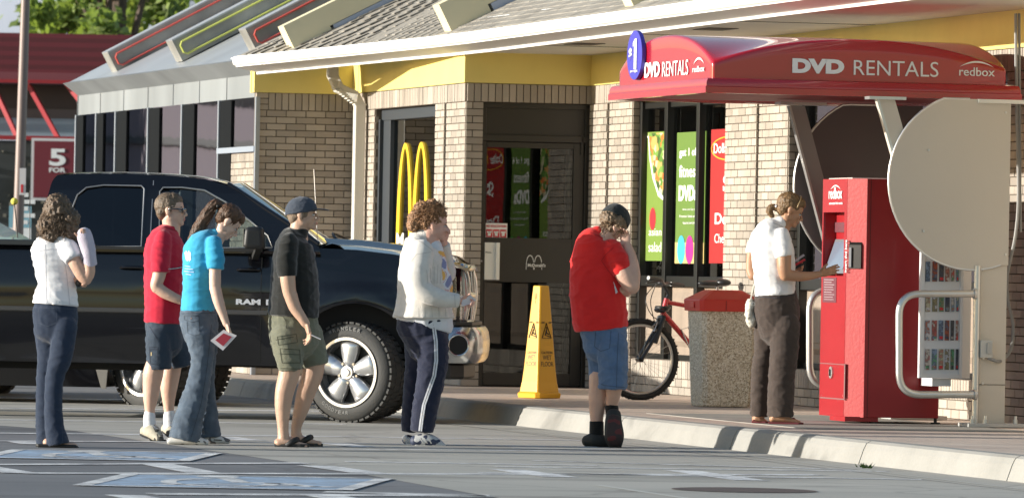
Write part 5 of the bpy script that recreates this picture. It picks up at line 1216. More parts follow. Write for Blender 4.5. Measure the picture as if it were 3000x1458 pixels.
for u in (395, 735):
    x = tx(u); mb = MB(); mb.tube(smooth([V(x - .12, side_y(x, 1.2, -1), 1.2), V(x - .09, side_y(x, 1.2, -1) - .03, 1.205), V(x + .03, side_y(x, 1.2, -1) - .03, 1.205), V(x + .06, side_y(x, 1.2, -1), 1.2)]), .013, 8); mb.build('door_handle', paint, tr, smooth=True)
bt = text('RAM 1500', 'badge', mat('badge_silver', (.68, .70, .74), .4, .2), (tx(688), side_y(tx(740), .95, -1) - .006, tz(700, 892)), (1, 0, 0), (0, 0, 1), tx(842) - tx(688), .046, tr, bold=.05, ext=.004)
# fuel / bumper / grille / lights
X0 = .80
# closed nose: black core, chrome surround of rounded bars, mesh, lamps
MB().prism([(.60, -.80, .58), (.84, -.80, .58), (.885, -.80, .80), (.885, -.80, 1.16), (.86, -.80, 1.215), (.60, -.80, 1.23)], (0, 1.60, 0)).build('front_panel', paint, tr, bevel=.02)
NY = .56
def nose_x(y): return .925 - .05 * (y / .8) ** 2
mm = mat('grille_mesh_black', (.015, .015, .015), .6)
MB().prism([(.88, -NY, .83), (.925, -NY, .84), (.925, -NY, 1.22), (.89, -NY, 1.24)], (0, 2 * NY, 0)).build('grille_mesh', mm, tr)
for i in range(9): MB().box(.925, .938, -NY, NY, .865 + i * .042, .877 + i * .042).build('grille_slat', plas, tr)
for s in (-1, 1): MB().loft([(V(.905, s * NY, .79), .032, .05), (V(.93, s * NY, .90), .030, .055), (V(.94, s * NY, 1.03), .032, .055), (V(.93, s * NY, 1.16), .032, .055), (V(.90, s * NY, 1.255), .030, .05)], n=16).build('grille_frame', chrome, tr, smooth='all')
for z_, r_ in ((.80, .035), (1.03, .032), (1.25, .032)): MB().tube([V(nose_x(y) + .015 + (.01 if z_ == 1.03 else 0), y, z_) for y in [-NY + 2 * NY * i / 12 for i in range(13)]], r_, 12).build('grille_frame', chrome, tr, smooth=True)
MB().tube([V(.94, 0, .80), V(.955, 0, 1.03), V(.935, 0, 1.25)], .03, 12).build('grille_frame', chrome, tr, smooth=True)
for s in (-1, 1):
    a_, b_ = sorted((s * .50, s * .62)); MB().prism([(.80, a_, .785), (.905, a_, .785), (.935, a_, .90), (.943, a_, 1.03), (.935, a_, 1.16), (.90, a_, 1.262), (.80, a_, 1.25)], (0, b_ - a_, 0)).build('grille_surround', chrome, tr, bevel=.012)
lens = glassmat('lens_glass', (.85, .88, .9), .15)
for s in (-1, 1):
    c = [(.62, s * .925), (.78, s * .905), (.86, s * .84), (.895, s * .74), (.905, s * .62)]
    mb = MB(); mb.rings([[(x - .05, y * .97, .84), (x, y, .84), (x + .005, y * 1.002, 1.00), (x - .012, y * .995, 1.17), (x - .06, y * .97, 1.18)] for x, y in c]); o = mb.build('headlight', mat('lamp_silver', (.5, .5, .5), .15, .9), tr, smooth=35)
    mb = MB(); mb.rings([[(x - .02, y * .99, .835), (x + .012, y * 1.012, .835), (x + .016, y * 1.014, 1.00), (x + .0, y * 1.008, 1.176), (x - .02, y * .99, 1.18)] for x, y in c]); mb.build('lens', lens, o, smooth=35)
    MB().box(.70, .76, s * .918, s * .932, .99, 1.05).build('side_marker', mat('marker_red', (.6, .02, .03), .3), o)
half = [(.45, .985), (.62, .985), (.80, .975), (.90, .945), (.95, .87), (.975, .72), (.983, .45), (.986, .2)]
bp_ = [(x, -y) for x, y in half] + [(.987, 0)] + [(x, y) for x, y in half[::-1]]
mb = MB(); rs = []
for i, (x, y) in enumerate(bp_):
    p, q = bp_[max(i - 1, 0)], bp_[min(i + 1, len(bp_) - 1)]; t = Vector((q[0] - p[0], q[1] - p[1])).normalized(); n_ = Vector((t.y, -t.x))
    rs.append([(x + n_.x * o, y + n_.y * o, z) for o, z in ((-.05, .49), (.0, .49), (.022, .52), (.034, .58), (.036, .66), (.026, .73), (.0, .775), (-.05, .785))])
mb.rings(rs); bo = mb.build('bumper', chrome, tr, smooth=40)
MB().prism([(.50, -.96, .786), (.82, -.95, .786), (.94, -.80, .786), (.97, 0, .786), (.94, .80, .786), (.82, .95, .786), (.50, .96, .786)], (0, 0, .03)).build('bumper_top', plas, tr, bevel=.008)
for s in (-1, 1):
    c = V(.835, s * .990, .635); n_ = V(.22, s * .97, 0).normalized(); x_ = V(-n_.y, n_.x, 0); mb = MB(); mb.cyl(c + n_ * .01, n_, .078, .028, 24); fo = mb.build('fog_lamp', mat('lamp_hole', (.01, .01, .01), .8), bo)
    mb = MB(); mb.tube([c + n_ * .036 + x_ * (math.cos(i / 24 * 6.283) * .083) + V(0, 0, math.sin(i / 24 * 6.283) * .083) for i in range(24)], .010, 8, closed=True); mb.build('lamp_ring', chrome, fo, smooth=True)
MB().prism([(.45, -.93, .36), (.78, -.93, .36), (.88, -.80, .36), (.93, 0, .36), (.88, .80, .36), (.78, .93, .36), (.45, .93, .36)], (0, 0, .128)).build('air_dam', plas, tr, bevel=.02)
for o_ in tr.children:
    if any(k in o_.name for k in ('grille', 'front_panel', 'headlight')): o_.location.x = -.07
    if 'bumper' in o_.name or 'air_dam' in o_.name: o_.location.x = -.012
# mirrors
for s in (-1, 1):
    c = V(tx(750), s * (HW + .16), tz(756, 697)); mb = MB()
    mb.hexa([c + V(-.10, -.10, -.085), c + V(.07, -.085, -.095), c + V(.07, .085, -.095), c + V(-.10, .10, -.085)], [c + V(-.085, -.095, .085), c + V(.055, -.07, .092), c + V(.055, .07, .092), c + V(-.085, .095, .085)]); o = mb.build('mirror', plas, tr, bevel=.035, smooth=True); o.modifiers['bevel'].segments = 5
    mb = MB(); mb.beam(c + V(.02, -s * .03, -.07), (tx(740), s * (HW - .06), 1.30), .05, .04); mb.build('mirror_arm', plas, o)
    MB().box(c.x - .103, c.x - .097, c.y - .07, c.y + .07, c.z - .07, c.z + .07).build('mirror_glass', chrome, o)
# antenna + wipers
p = TP(918, 702); q = TP(904, 495); mb = MB(); mb.tube([V(p[0], -HW + .16, p[1]), V(q[0], -HW + .16, q[1])], .0035, 5); mb.build('antenna', steel, tr)
mb = MB(); mb.tube(smooth([V(ws1[0] + .02, -.55, ws1[1] + .02), V(ws1[0] - .1, -.25, ws1[1] + .10), V(ws1[0] - .02, .25, ws1[1] + .06)]), .010, 6); mb.tube(smooth([V(ws1[0] + .16, -.40, ws1[1] + .0), V(ws1[0] + .05, -.1, ws1[1] + .10), V(ws1[0] + .2, .35, ws1[1] + .03)]), .010, 6); mb.build('wiper', plas, tr)
MB().grid(lambda i, j: (ws1[0] + .0 + .2 * i, (-.85 + 1.7 * j), ws1[1] - .03 + .045 * math.sin(i * 3.1)), 4, 6).build('cowl', plas, tr)
# wheels
def truck_wheel(cx, cy, rot, s, par=tr, spoke=5, name='wheel'):
    w_ = MB(); Rz = Matrix.Rotation(rot, 3, 'Z'); c = V(cx, cy, WZ)
    def W(x, y, z): return c + Rz @ V(x, y, z)
    pr = [(-.13, .245), (-.137, .32), (-.125, .365), (-.10, .392), (-.05, .398), (.05, .398), (.10, .392), (.125, .365), (.137, .32), (.13, .245)]
    N = 56; w_.rings([[W(r * math.cos(a / N * 6.283), y * s * -1, r * math.sin(a / N * 6.283)) for y, r in pr] for a in range(N)], cap=False, closed=True); o = w_.build(name, mat('truck_rubber', (.045, .045, .043), .75, 0, .3, 60), par, smooth='all')
    w_ = MB()
    for a in range(44):
        for k, (y, dy) in enumerate(((-.085, .035), (0, .04), (.085, .035))):
            t0 = (a + .12 + .5 * (k % 2)) / 44 * 6.283; t1 = (a + .8 + .5 * (k % 2)) / 44 * 6.283
            q = [(r, y + d_) for r in (.392, .403) for d_ in (-dy, dy)]
            w_.hexa([W(.388 * math.cos(t0), y - dy, .388 * math.sin(t0)), W(.388 * math.cos(t1), y - dy, .388 * math.sin(t1)), W(.388 * math.cos(t1), y + dy, .388 * math.sin(t1)), W(.388 * math.cos(t0), y + dy, .388 * math.sin(t0))],
                    [W(.404 * math.cos(t0), y - dy, .404 * math.sin(t0)), W(.404 * math.cos(t1), y - dy, .404 * math.sin(t1)), W(.404 * math.cos(t1), y + dy, .404 * math.sin(t1)), W(.404 * math.cos(t0), y + dy, .404 * math.sin(t0))])
    w_.build('tread', MATS['truck_rubber'], o)
    # rim: outer lip, dish, spokes
    rm = MB(); f = .13 * s
    lip = [(f, .275), (f + .014 * s, .280), (f + .014 * s, .258), (f - .02 * s, .246), (f - .10 * s, .240)]
    rm.rings([[W(r * math.cos(a / N * 6.283), y, r * math.sin(a / N * 6.283)) for y, r in lip] for a in range(N)], cap=False, closed=True)
    rm.build('rim', mat('alloy', (.72, .72, .72), .28, .85), o, smooth=35)
    bd = MB(); bd.cyl(W(0, f - .11 * s, 0), Rz @ V(0, s, 0), .250, .01, 32); bd.build('brake_disc', mat('brake_dark', (.05, .05, .05), .6, .5), o)
    sp = MB()
    for k in range(spoke):
        a = R(90 + 360 / spoke * k); ca, sa = math.cos(a), math.sin(a); e = (-sa, ca)
        def Q(r, t, y): return W(ca * r + e[0] * t, y, sa * r + e[1] * t)
        y0 = f - .015 * s
        sp.rings([[Q(r, -wd, y0 - .04 * s), Q(r, -wd * .8, y0 - .008 * s), Q(r, 0, y0 + b_ * s), Q(r, wd * .8, y0 - .008 * s), Q(r, wd, y0 - .04 * s)] for r, wd, b_ in ((.035, .036, .012), (.09, .062, .016), (.15, .082, .014), (.20, .090, .008), (.252, .104, .0))])
    sp.build('spoke', MATS['alloy'], o, smooth='all')
    hb_ = MB(); hb_.cyl(W(0, f - .02 * s, 0), Rz @ V(0, s, 0), .052, .025, 24); hb_.cyl(W(0, f, 0), Rz @ V(0, s, 0), .034, .018, 24, .028); hb_.build('hub_cap', MATS['alloy'], o, smooth=35)
    nb = MB()
    for k in range(spoke):
        a = R(90 + 36 + 360 / spoke * k); nb.cyl(W(.082 * math.cos(a), f - .05 * s, .082 * math.sin(a)), Rz @ V(0, s, 0), .019, .03, 14); 
    nb.build('wheel_nut', plas, o)
    nb = MB()
    for k in range(spoke):
        a = R(90 + 36 + 360 / spoke * k); nb.cyl(W(.082 * math.cos(a), f - .03 * s, .082 * math.sin(a)), Rz @ V(0, s, 0), .011, .016, 6)
    nb.build('wheel_nut', chrome, o)
    return o, W
o, W = truck_wheel(WX, -.84, R(-26), -1)
# raised tyre lettering following the side wall
lm = mat('tyre_letter', (.16, .16, .155), .7)
for word, a0, st_ in (('WRANGLER', 118, -6.3), ('GOODYEAR', 228, 6.0)):
    for i, chx in enumerate(word):
        a = R(a0 + st_ * i); r = .335; up_ = 1 if st_ < 0 else -1
        rad = W(math.cos(a), 0, math.sin(a)) - W(0, 0, 0); tan = (W(-math.sin(a), 0, math.cos(a)) - W(0, 0, 0)) * (1 if st_ > 0 else -1)
        out_ = (W(0, -1, 0) - W(0, 0, 0)); p = W(r * math.cos(a), -.138, r * math.sin(a))
        text(chx, 'sidewall_letter', lm, p, tan, rad * up_, .026, .030, o, bold=.02, ext=.001)
truck_wheel(WX, .84, R(-26), 1); truck_wheel(RX, -.84, 0, -1); truck_wheel(RX, .84, 0, 1)
# ================================================================== SECOND DARK VEHICLE, seen under and behind the pickup
c2 = gp(488, 1188); S2 = FP / c2.y; YAW2 = R(-9)
cv = thing('dark_suv', 'black car mostly hidden behind the pickup, its sill and front wheel showing below', 'car', (c2.x, c2.y + .85, 0), YAW2)
def ux(u): return (u - 488) / S2
oldWZ = WZ; WZ = .36
truck_wheel(0, -.80, R(-34), -1, par=cv); truck_wheel(0, .80, R(-34), 1, par=cv); truck_wheel(-3.45, -.80, 0, -1, par=cv); truck_wheel(-3.45, .80, 0, 1, par=cv)
WZ = oldWZ
prf2 = [(-4.25, .55), (-4.30, .95), (-3.75, 1.05), (-2.9, 1.42), (-1.6, 1.45), (-.85, 1.05), (-.2, 1.0), (.55, .90), (.72, .70), (.70, .42)]
bot = [(.42, .34), (.40, .55), (.22, .74), (-.22, .74), (-.42, .55), (-.45, .15), (-3.02, .15), (-3.05, .55), (-3.25, .74), (-3.65, .74), (-3.85, .55), (-3.87, .36), (-4.22, .40)]
me = plate(prf2 + bot, [], .85); me.transform(Matrix(((1, 0, 0, 0), (0, 0, -1, 0), (0, 1, 0, 0), (0, 0, 0, 1))))
for v in me.vertices:
    if v.co.z > 1.06: v.co.y *= .82
me.materials.append(paint); me.name = 'body'; o = bpy.data.objects.new('body', me); COL.objects.link(o); o.parent = cv
for s in (-1, 1):
    m2 = [(-2.95, 1.08), (-2.75, 1.38), (-1.65, 1.40), (-1.0, 1.08)]; MB().add([(x, s * (.705 + (.15 if z < 1.1 else 0)), z) for x, z in m2], [(0, 1, 2, 3)]).build('side_window', dgl, cv)
MB().box(-3.0, -.45, -.87, -.84, .33, .345).build('sill_strip', mat('sill_shine', (.25, .25, .25), .25, .7), cv)
mb = MB(); mb.prism([(-.44, -.90, .14), (-.40, -.90, .14), (-.36, -.90, .62), (-.40, -.90, .62), (-.50, -.90, .34)], (0, .02, 0)); mb.build('mud_flap', mat('flap_grey', (.20, .19, .17), .6), cv)
# white car tip at the left edge with whip antenna and tennis ball
c3 = dp(-260, 1120, 60); wc = thing('silver_car', 'pale car at the left edge showing only its sloping windscreen', 'car', (c3.x, 60, 0), R(-4))
S3 = FP / 60
prf3 = [(-3.4, .35), (-3.45, .9), (-2.6, 1.0), (-1.9, 1.42), (-.4, 1.44), (.42, 1.02), (.60, .98), (.62, .35)]
me = plate([(x + .6, z + .40 if z > .8 else z) for x, z in prf3], [], .8); me.transform(Matrix(((1, 0, 0, 0), (0, 0, -1, 0), (0, 1, 0, 0), (0, 0, 0, 1)))); me.materials.append(mat('silver_paint', (.5, .52, .54), .25, .6, coat=.5)); me.name = 'body'; o = bpy.data.objects.new('body', me); COL.objects.link(o); o.parent = wc
MB().hexa([(.0, -.805, 1.44), (.55, -.805, 1.44), (.35, -.805, 1.60), (-.1, -.805, 1.76)], [(.0, -.801, 1.44), (.55, -.801, 1.44), (.35, -.801, 1.60), (-.1, -.801, 1.76)]).build('side_window', dgl, wc)
WZ = .33
for x in (.55, -2.2): truck_wheel(x, -.72, 0, -1, par=wc); truck_wheel(x, .72, 0, 1, par=wc)
WZ = oldWZ
# pickup's own whip antenna with a tennis ball, fixed to the silver car
YB = 59; a, b, c_ = dp(57, 698, YB), dp(42, 590, YB), dp(88, 700, YB)
bl = thing('antenna_ball', 'yellow tennis ball on a thin whip antenna at the left edge', 'antenna ball', (a.x, YB, 0))
MB().tube([V(0, 0, 1.3), V(b.x - a.x, 0, b.z)], .006, 5).build('whip', M['steel_dark'] if 'steel_dark' in M else plas, bl); MB().ell((b.x - a.x, 0, b.z), (.033, .033, .033)).build('ball', mat('tennis_yellow', (.75, .70, .12), .9), bl, smooth='all')
e = dp(88, 558, YB); wa = thing('whip_antenna', 'bare thin black whip antenna beside the woman in white', 'antenna', (c_.x, YB, 0)); MB().tube([V(0, 0, 1.2), V(e.x - c_.x, 0, e.z)], .004, 5).build('rod', plas, wa)
# ================================================================== PEOPLE
from mathutils.bvhtree import BVHTree
def skinmat(name, c): return mat(name, c, .5, 0, .12, 90, .07, 9, sss=.08)
def cloth(name, c, bump=.35, bs=260, sheen=.2, var=.05): return mat(name, c, .85, 0, bump, bs, var, 14, sheen=sheen, spec=.2)
def folds(amp, sx_, sy_, sz_, seed=0, ridge=True, diag=0.0, fine=.35):
    def f(p, n):
        q = V(p.x * sx_ + p.z * diag + seed, p.y * sy_ + seed, p.z * sz_)
        a = noise.noise(q); a = (1 - 2.4 * abs(a)) ** 2 * (1 if abs(a) < .42 else -1) if ridge else a
        b = noise.noise(q * 2.3 + V(5, 3, seed)); c = noise.noise(q * 4.7 + V(1, 7, seed)); return amp * (a * .9 + fine * b * 1.6 + fine * .8 * c)
    return f
def remeshed(mb, name, mats_, root_, voxel=.008, sm_=6, disp=None, matfn=None, factor=.5):
    me = mb.mesh('tmp'); o = bpy.data.objects.new('tmp', me); COL.objects.link(o)
    r = o.modifiers.new('r', 'REMESH'); r.mode = 'VOXEL'; r.voxel_size = voxel; r.adaptivity = 0
    if sm_: s = o.modifiers.new('s', 'SMOOTH'); s.factor = factor; s.iterations = sm_
    dg = bpy.context.evaluated_depsgraph_get(); m2 = bpy.data.meshes.new_from_object(o.evaluated_get(dg)); bpy.data.objects.remove(o); bpy.data.meshes.remove(me)
    if disp:
        m2.update(); nn = [v.normal.copy() for v in m2.vertices]
        for v, n_ in zip(m2.vertices, nn): v.co += n_ * disp(v.co, n_)
        m2.update()
    mats_ = mats_ if isinstance(mats_, (list, tuple)) else [mats_]
    for x in mats_: m2.materials.append(x)
    if matfn: m2.polygons.foreach_set('material_index', [matfn(p.center, p.normal) for p in m2.polygons])
    m2.polygons.foreach_set('use_smooth', [True] * len(m2.polygons)); m2.name = name
    bvh = BVHTree.FromPolygons([v.co.copy() for v in m2.vertices], [tuple(p.vertices) for p in m2.polygons])
    m2.transform(Matrix.Translation(-root_.location)); ob = bpy.data.objects.new(name, m2); COL.objects.link(ob); ob.parent = root_
    return ob, bvh
class Person:
    def __init__(s, label, foot_u, foot_v, gz=0.0, group='people queuing for the kiosk'):
        g = gp(foot_u, foot_v, gz); s.Y = g.y; s.S = FP / g.y; s.root = thing('person', label, 'person', (g.x, g.y, gz), 0, group); s.body = MB(); s.parts = []; s.gz = gz
    def P(s, u, v, dy=0): return dp(u, v, s.Y + dy)
    def L(s, mb, pts, dy=0, k=1.0, rnd=(True, True), sub=4, n=20, grow=0):
        q = []
        for p in pts:
            u, v, w_ = p[:3]; d_ = dy + (p[3] if len(p) > 3 else 0); kk = k * (p[4] if len(p) > 4 else 1)
            q.append((s.P(u, v, d_), (w_ + grow) / s.S, (w_ * kk + grow) / s.S))
        return mb.loft(q, n=n, round_=rnd, sub=sub)
    def garment(s, name, m, lofts, voxel=.008, sm_=5, disp=None, matfn=None, shrink=.80, body=True):
        mb = MB()
        for l in lofts: s.L(mb, **l) if isinstance(l, dict) else s.L(mb, l)
        if body:
            for l in lofts:
                l = dict(l) if isinstance(l, dict) else dict(pts=l); l['pts'] = [(p[0], p[1], p[2] * shrink, *p[3:]) for p in l['pts']]; l['rnd'] = (True, l.get('rnd', (True, True))[1]); s.L(s.body, **l)
        ob, bvh = remeshed(mb, name, m, s.root, voxel, sm_, disp, matfn); return ob, bvh
    def head(s, u, v, pitch=0, yaw=0, roll=0, sc_=1.0, dy=0.0, eyes=True, face=1.0):
        o = s.P(u, v, dy); T = Matrix.Translation(o) @ Matrix.Rotation(R(yaw), 4, 'Z') @ Matrix.Rotation(R(pitch), 4, 'Y') @ Matrix.Rotation(R(roll), 4, 'X') @ Matrix.Scale(sc_, 4)
        b = s.body; e = lambda c, r: b.ell(c, r, T, 16, 10)
        e((-.008, 0, .036), (.094, .075, .086)); e((.040, 0, .035), (.052, .060, .060)); e((.040, 0, -.030), (.045 * face, .056 * face, .058)); e((.036, 0, -.066), (.046 * face, .044 * face, .030)); e((.074, 0, -.083), (.020, .022, .017))
        for y in (-1, 1):
            e((.0, y * .048 * face, -.048), (.034, .016, .030)); e((.062, y * .030, -.016), (.026, .022, .020)); e((.078, y * .027, .022), (.013, .024, .008)); e((-.006, y * .076, .004), (.019, .009, .032)); e((.0, y * .072, -.022), (.010, .007, .012)); e((.098, y * .011, -.030), (.009, .008, .008))
        n_ = [T @ V(.086, 0, .016), T @ V(.100, 0, -.006), T @ V(.112, 0, -.024)]
        b.tube(n_, [.007 * sc_, .009 * sc_, .012 * sc_], 10); e((.110, 0, -.026), (.011, .011, .010))
        e((.090, 0, -.050), (.012, .022, .0065)); e((.087, 0, -.063), (.012, .019, .0075))
        s.T = T
        if eyes:
            for y in (-1, 1):
                mb = MB(); mb.ell((.0775, y * .030, .003), (.0115, .0125, .009), T, 12, 8); eo = s.fix(mb, 'eye', mat('eye_white', (.45, .42, .40), .25))
                mb = MB(); mb.ell((.0865, y * .030, .003), (.004, .0055, .0055), T, 10, 6); s.fix(mb, 'iris', mat('iris_dark', (.03, .02, .015), .2), eo)
                mb = MB(); mb.ell((.0855, y * .030, .0115), (.006, .014, .0025), T, 10, 6); s.fix(mb, 'eyelid', mat('lash_dark', (.05, .03, .02), .6), eo)
        return T
    def fix(s, mb, name, m, par=None, smooth='all'):
        mb.v = [tuple(Vector(p) - s.root.location) for p in mb.v]; return mb.build(name, m, par or s.root, smooth=smooth)
    def features(s, brow, lipm):
        for y in (-1, 1):
            mb = MB(); pts = [s.T @ V(.0905 - .010 * abs(t), y * (.030 + t * .017), .0275 + .002 * (1 - t * t)) for t in (-1, -.4, .3, 1)]; mb.tube(pts, [.0022, .0035, .0033, .0018], 6); s.fix(mb, 'eyebrow', brow)
        mb = MB(); mb.ell((.0965, 0, -.0515), (.0075, .020, .0042), s.T, 14, 8); mb.ell((.0935, 0, -.0610), (.0075, .017, .0052), s.T, 14, 8); s.fix(mb, 'lips', lipm)
    def hand(s, wrist, f, sd, curl=(25, 30, 20), scale=1.0, spread=.0, thumb=(.55, .75), mb=None, tcurl=20, fl=None):
        """wrist: point, f: finger direction, sd: direction of the thumb side; fingers bend towards n = f x sd"""
        b = mb or s.body; f = Vector(f).normalized(); sd = Vector(sd); sd = (sd - f * sd.dot(f)).normalized(); n_ = f.cross(sd); w_ = Vector(wrist); q = scale
        b.loft([(w_ - f * .02 * q, .026 * q, .019 * q), (w_ + f * .015 * q, .030 * q, .017 * q), (w_ + f * .055 * q, .039 * q, .015 * q), (w_ + f * .088 * q, .038 * q, .012 * q)], n=14, D=n_)
        ln = ((.030, .040, .024, .020), (.011, .045, .028, .022), (-.009, .042, .026, .021), (-.028, .033, .020, .018))
        for i, (o_, l1, l2, l3) in enumerate(ln):
            p = w_ + f * (.084 - .004 * abs(i - 1)) * q + sd * o_ * q; d_ = (f + sd * spread * (1.5 - i)).normalized(); pts = [p - d_ * .01, p]; a = 0; rr = [.0095 * q, .0092 * q]
            for k, (l_, c_) in enumerate(zip((l1, l2, l3), curl)):
                a += R(c_ * (1 + .12 * i)); dd = d_ * math.cos(a) + n_ * math.sin(a); p = p + dd * l_ * q; pts.append(p); rr.append((.0086, .0080, .0066)[k] * q)
            b.tube(pts, rr, 10)
        p = w_ + f * .022 * q + sd * .026 * q; d_ = (f * thumb[0] + sd * thumb[1] + n_ * .25).normalized(); p2 = p + d_ * .042 * q; d2 = (d_ * math.cos(R(tcurl)) + (f * .8 + n_ * .5).normalized() * math.sin(R(tcurl))).normalized()
        b.tube([p, p2, p2 + d2 * .030 * q, p2 + d2 * .048 * q], [.0135 * q, .0112 * q, .0098 * q, .0075 * q], 10)
        return n_
    def finish(s, skin, voxel=.0058): s.bo, s.bb = remeshed(s.body, 'body', skin, s.root, voxel, 3, folds(.0009, 30, 30, 30, 3, False), factor=.45); return s.bo
    def decal(s, bvh, path, wpx, name, m, par=None, off=.0025, wend=None):
        """a strip of trim lying on a garment, along a photo path"""
        mb = MB(); P_ = []; 
        for i in range(len(path) - 1):
            (u0, v0), (u1, v1) = path[i][:2], path[i + 1][:2]; st_ = max(2, int(math.hypot(u1 - u0, v1 - v0) / 4))
            for j in range(st_ + (1 if i == len(path) - 2 else 0)): t = j / st_; P_.append((u0 + (u1 - u0) * t, v0 + (v1 - v0) * t))
        prev = None
        for i, (u, v) in enumerate(P_):
            a, b = P_[max(i - 1, 0)], P_[min(i + 1, len(P_) - 1)]; d_ = Vector((b[0] - a[0], b[1] - a[1])).normalized(); nx, ny = -d_.y * wpx / 2, d_.x * wpx / 2; row = []
            for k in (-1, 0, 1):
                r = ray(u + nx * k, v + ny * k); h = bvh.ray_cast(CAM, r.normalized())
                row.append(None if h[0] is None or abs(h[0].y - s.Y) > 1 else h[0] - r.normalized() * off)
            if all(x is not None for x in row):
                if prev and (prev[1] - row[1]).length < .06: mb.add(prev + row, [(0, 1, 4, 3), (1, 2, 5, 4)])
                prev = row
            else: prev = None
        if mb.f: return s.fix(mb, name, m, par)
def strands(mb, starts, r, n_, seed, curl=.0):
    """starts: list of (point, direction, length, swing); thin tapered locks with optional curl"""
    rd = random.Random(seed)
    for p, d_, l_, drop in starts:
        pts = []; q = Vector(p); d_ = Vector(d_).normalized(); ph = rd.uniform(0, 6.28); x = d_.orthogonal().normalized(); y = d_.cross(x)
        for i in range(n_ + 1):
            t = i / n_; pts.append(q + (x * math.cos(ph + t * 9) + y * math.sin(ph + t * 9)) * curl * min(1, t * 3)); q = q + d_ * l_ / n_; d_ = (d_ + V(0, 0, -drop / n_)).normalized()
        mb.tube(pts, [r * (1 - .75 * i / n_) for i in range(n_ + 1)], 4)
def hairmat(name, c, c2=None):
    m = mat(name, c, .42, 0, .6, 160, .45, 40, spec=.35, isl=.35, aniso=(1, 1, .35)); return m
skA, skB, skC, skE, skG = skinmat('skin_light', (.56, .35, .255)), skinmat('skin_fair', (.62, .40, .30)), skinmat('skin_pale', (.63, .44, .35)), skinmat('skin_pink', (.62, .36, .28)), skinmat('skin_tan', (.42, .225, .13))
lipm = mat('lip', (.45, .17, .14), .4); denim = cloth('dark_denim', (.022, .034, .062), .4, 300); denimL = cloth('faded_denim', (.085, .115, .155), .4, 300, var=.2); denimB = cloth('blue_denim', (.10, .16, .27), .4, 300, var=.12)
stitch = mat('stitch', (.03, .04, .06), .9); blk = mat('black_rubber', (.012, .012, .012), .6); white_s = mat('shoe_white', (.66, .65, .62), .5); whitef = cloth('white_cotton', (.74, .74, .76), .3, 200)
jf = lambda seed, a=.004: folds(a, 9, 9, 14, seed, True, 3)
# ---------------------------------------------------------------- A: woman in white blouse, seen from behind
p = Person('woman seen from behind in white blouse and dark flared jeans with a bandaged right arm', 165, 1309)
bl, bb_ = p.garment('blouse', whitef, [dict(pts=[(160, 700, 26), (156, 712, 50), (153, 735, 60), (156, 780, 56), (166, 832, 55), (164, 862, 63), (162, 892, 69)], k=.72, rnd=(True, False)),
    dict(pts=[(184, 708, 27, -.03), (202, 734, 29, -.08), (217, 762, 27, -.12)], k=1.05, rnd=(True, False)), dict(pts=[(122, 712, 20, .10), (108, 745, 22, .14)], rnd=(True, False))], disp=folds(.006, 5, 6, 16, 1, True, 8))
for q in ([(131, 716), (136, 885)], [(181, 720), (195, 800), (205, 893)], [(105, 736), (160, 728), (188, 730)]): p.decal(bb_, q, 1.6, 'seam', mat('seam_white', (.52, .52, .56), .9), bl)
p.decal(bb_, [(196, 772), (213, 768), (229, 754)], 2.2, 'cuff_seam', MATS['seam_white'], bl)
mb = MB(); p.L(mb, [(152, 684, 26), (155, 700, 31)], k=.8, rnd=(False, False)); remeshed(mb, 'collar', whitef, p.root, .006, 3)
p.L(p.body, [(172, 650, 22), (165, 700, 24), (160, 715, 30)], k=.9)
p.L(p.body, [(195, 715, 18, -.05), (216, 760, 20, -.11), (240, 803, 20, -.12), (252, 818, 17, -.12)]); p.L(p.body, [(252, 818, 17, -.12), (262, 795, 17, -.13), (260, 760, 15, -.14), (252, 700, 14, -.14)])
p.hand(p.P(252, 705, -.14), (-.15, 0, 1), (-1, 0, 0), (60, 70, 40), .8)
p.L(p.body, [(230, 800, 13, .1), (238, 820, 12, .02)]); p.hand(p.P(222, 822, -.02), (1, -.2, -.15), (0, -.2, 1), (50, 60, 40), .85)
jn, jb = p.garment('jeans', denim, [dict(pts=[(160, 893, 62, 0, .85), (161, 908, 66, 0, .9), (162, 935, 66), (162, 965, 62)], k=.74), dict(pts=[(135, 960, 37, .05), (142, 1040, 33, .05), (132, 1110, 26, .05), (130, 1225, 26, .05), (138, 1303, 31, .05)], k=.95, rnd=(True, False)),
    dict(pts=[(190, 955, 37, -.05), (179, 1040, 34, -.06), (160, 1110, 27, -.05), (157, 1225, 27, -.05), (170, 1303, 34, -.06)], k=.95, rnd=(True, False))], disp=jf(2))
for q in ([(112, 900), (112, 945), (140, 955), (165, 945), (166, 902)], [(92, 899), (170, 903), (226, 905)], [(228, 912), (214, 1030), (186, 1110), (183, 1295)]): p.decal(jb, q, 1.4, 'stitching', mat('stitch_blue', (.05, .065, .10), .9), jn)
mb = MB(); p.L(mb, [(266, 778, 20, -.13), (262, 755, 20, -.14), (258, 728, 22, -.14), (250, 700, 23, -.14), (247, 687, 22, -.14)], k=.95, rnd=(False, True)); remeshed(mb, 'bandage', cloth('lilac_bandage', (.50, .46, .54), .5, 150), p.root, .006, 3, folds(.0015, 4, 4, 60, 2, True, 20))
mb = MB(); p.L(mb, [(118, 1303, 11, .05), (150, 1306, 12, .0), (185, 1308, 10, -.05), (224, 1311, 7, -.08)], k=1.6); p.L(p.body, [(140, 1295, 14, 0), (185, 1301, 11, -.04), (219, 1304, 8, -.06)], k=1.3)
mb.box(p.P(112, 1313).x, p.P(224, 1313).x, p.Y - .10, p.Y + .04, 0, .022); remeshed(mb, 'sandal', blk, p.root, .006, 2)
T = p.head(176, 640, 5, 62, eyes=False); p.finish(skA)
hm = hairmat('hair_brown_wavy', (.135, .092, .060)); mb = MB()
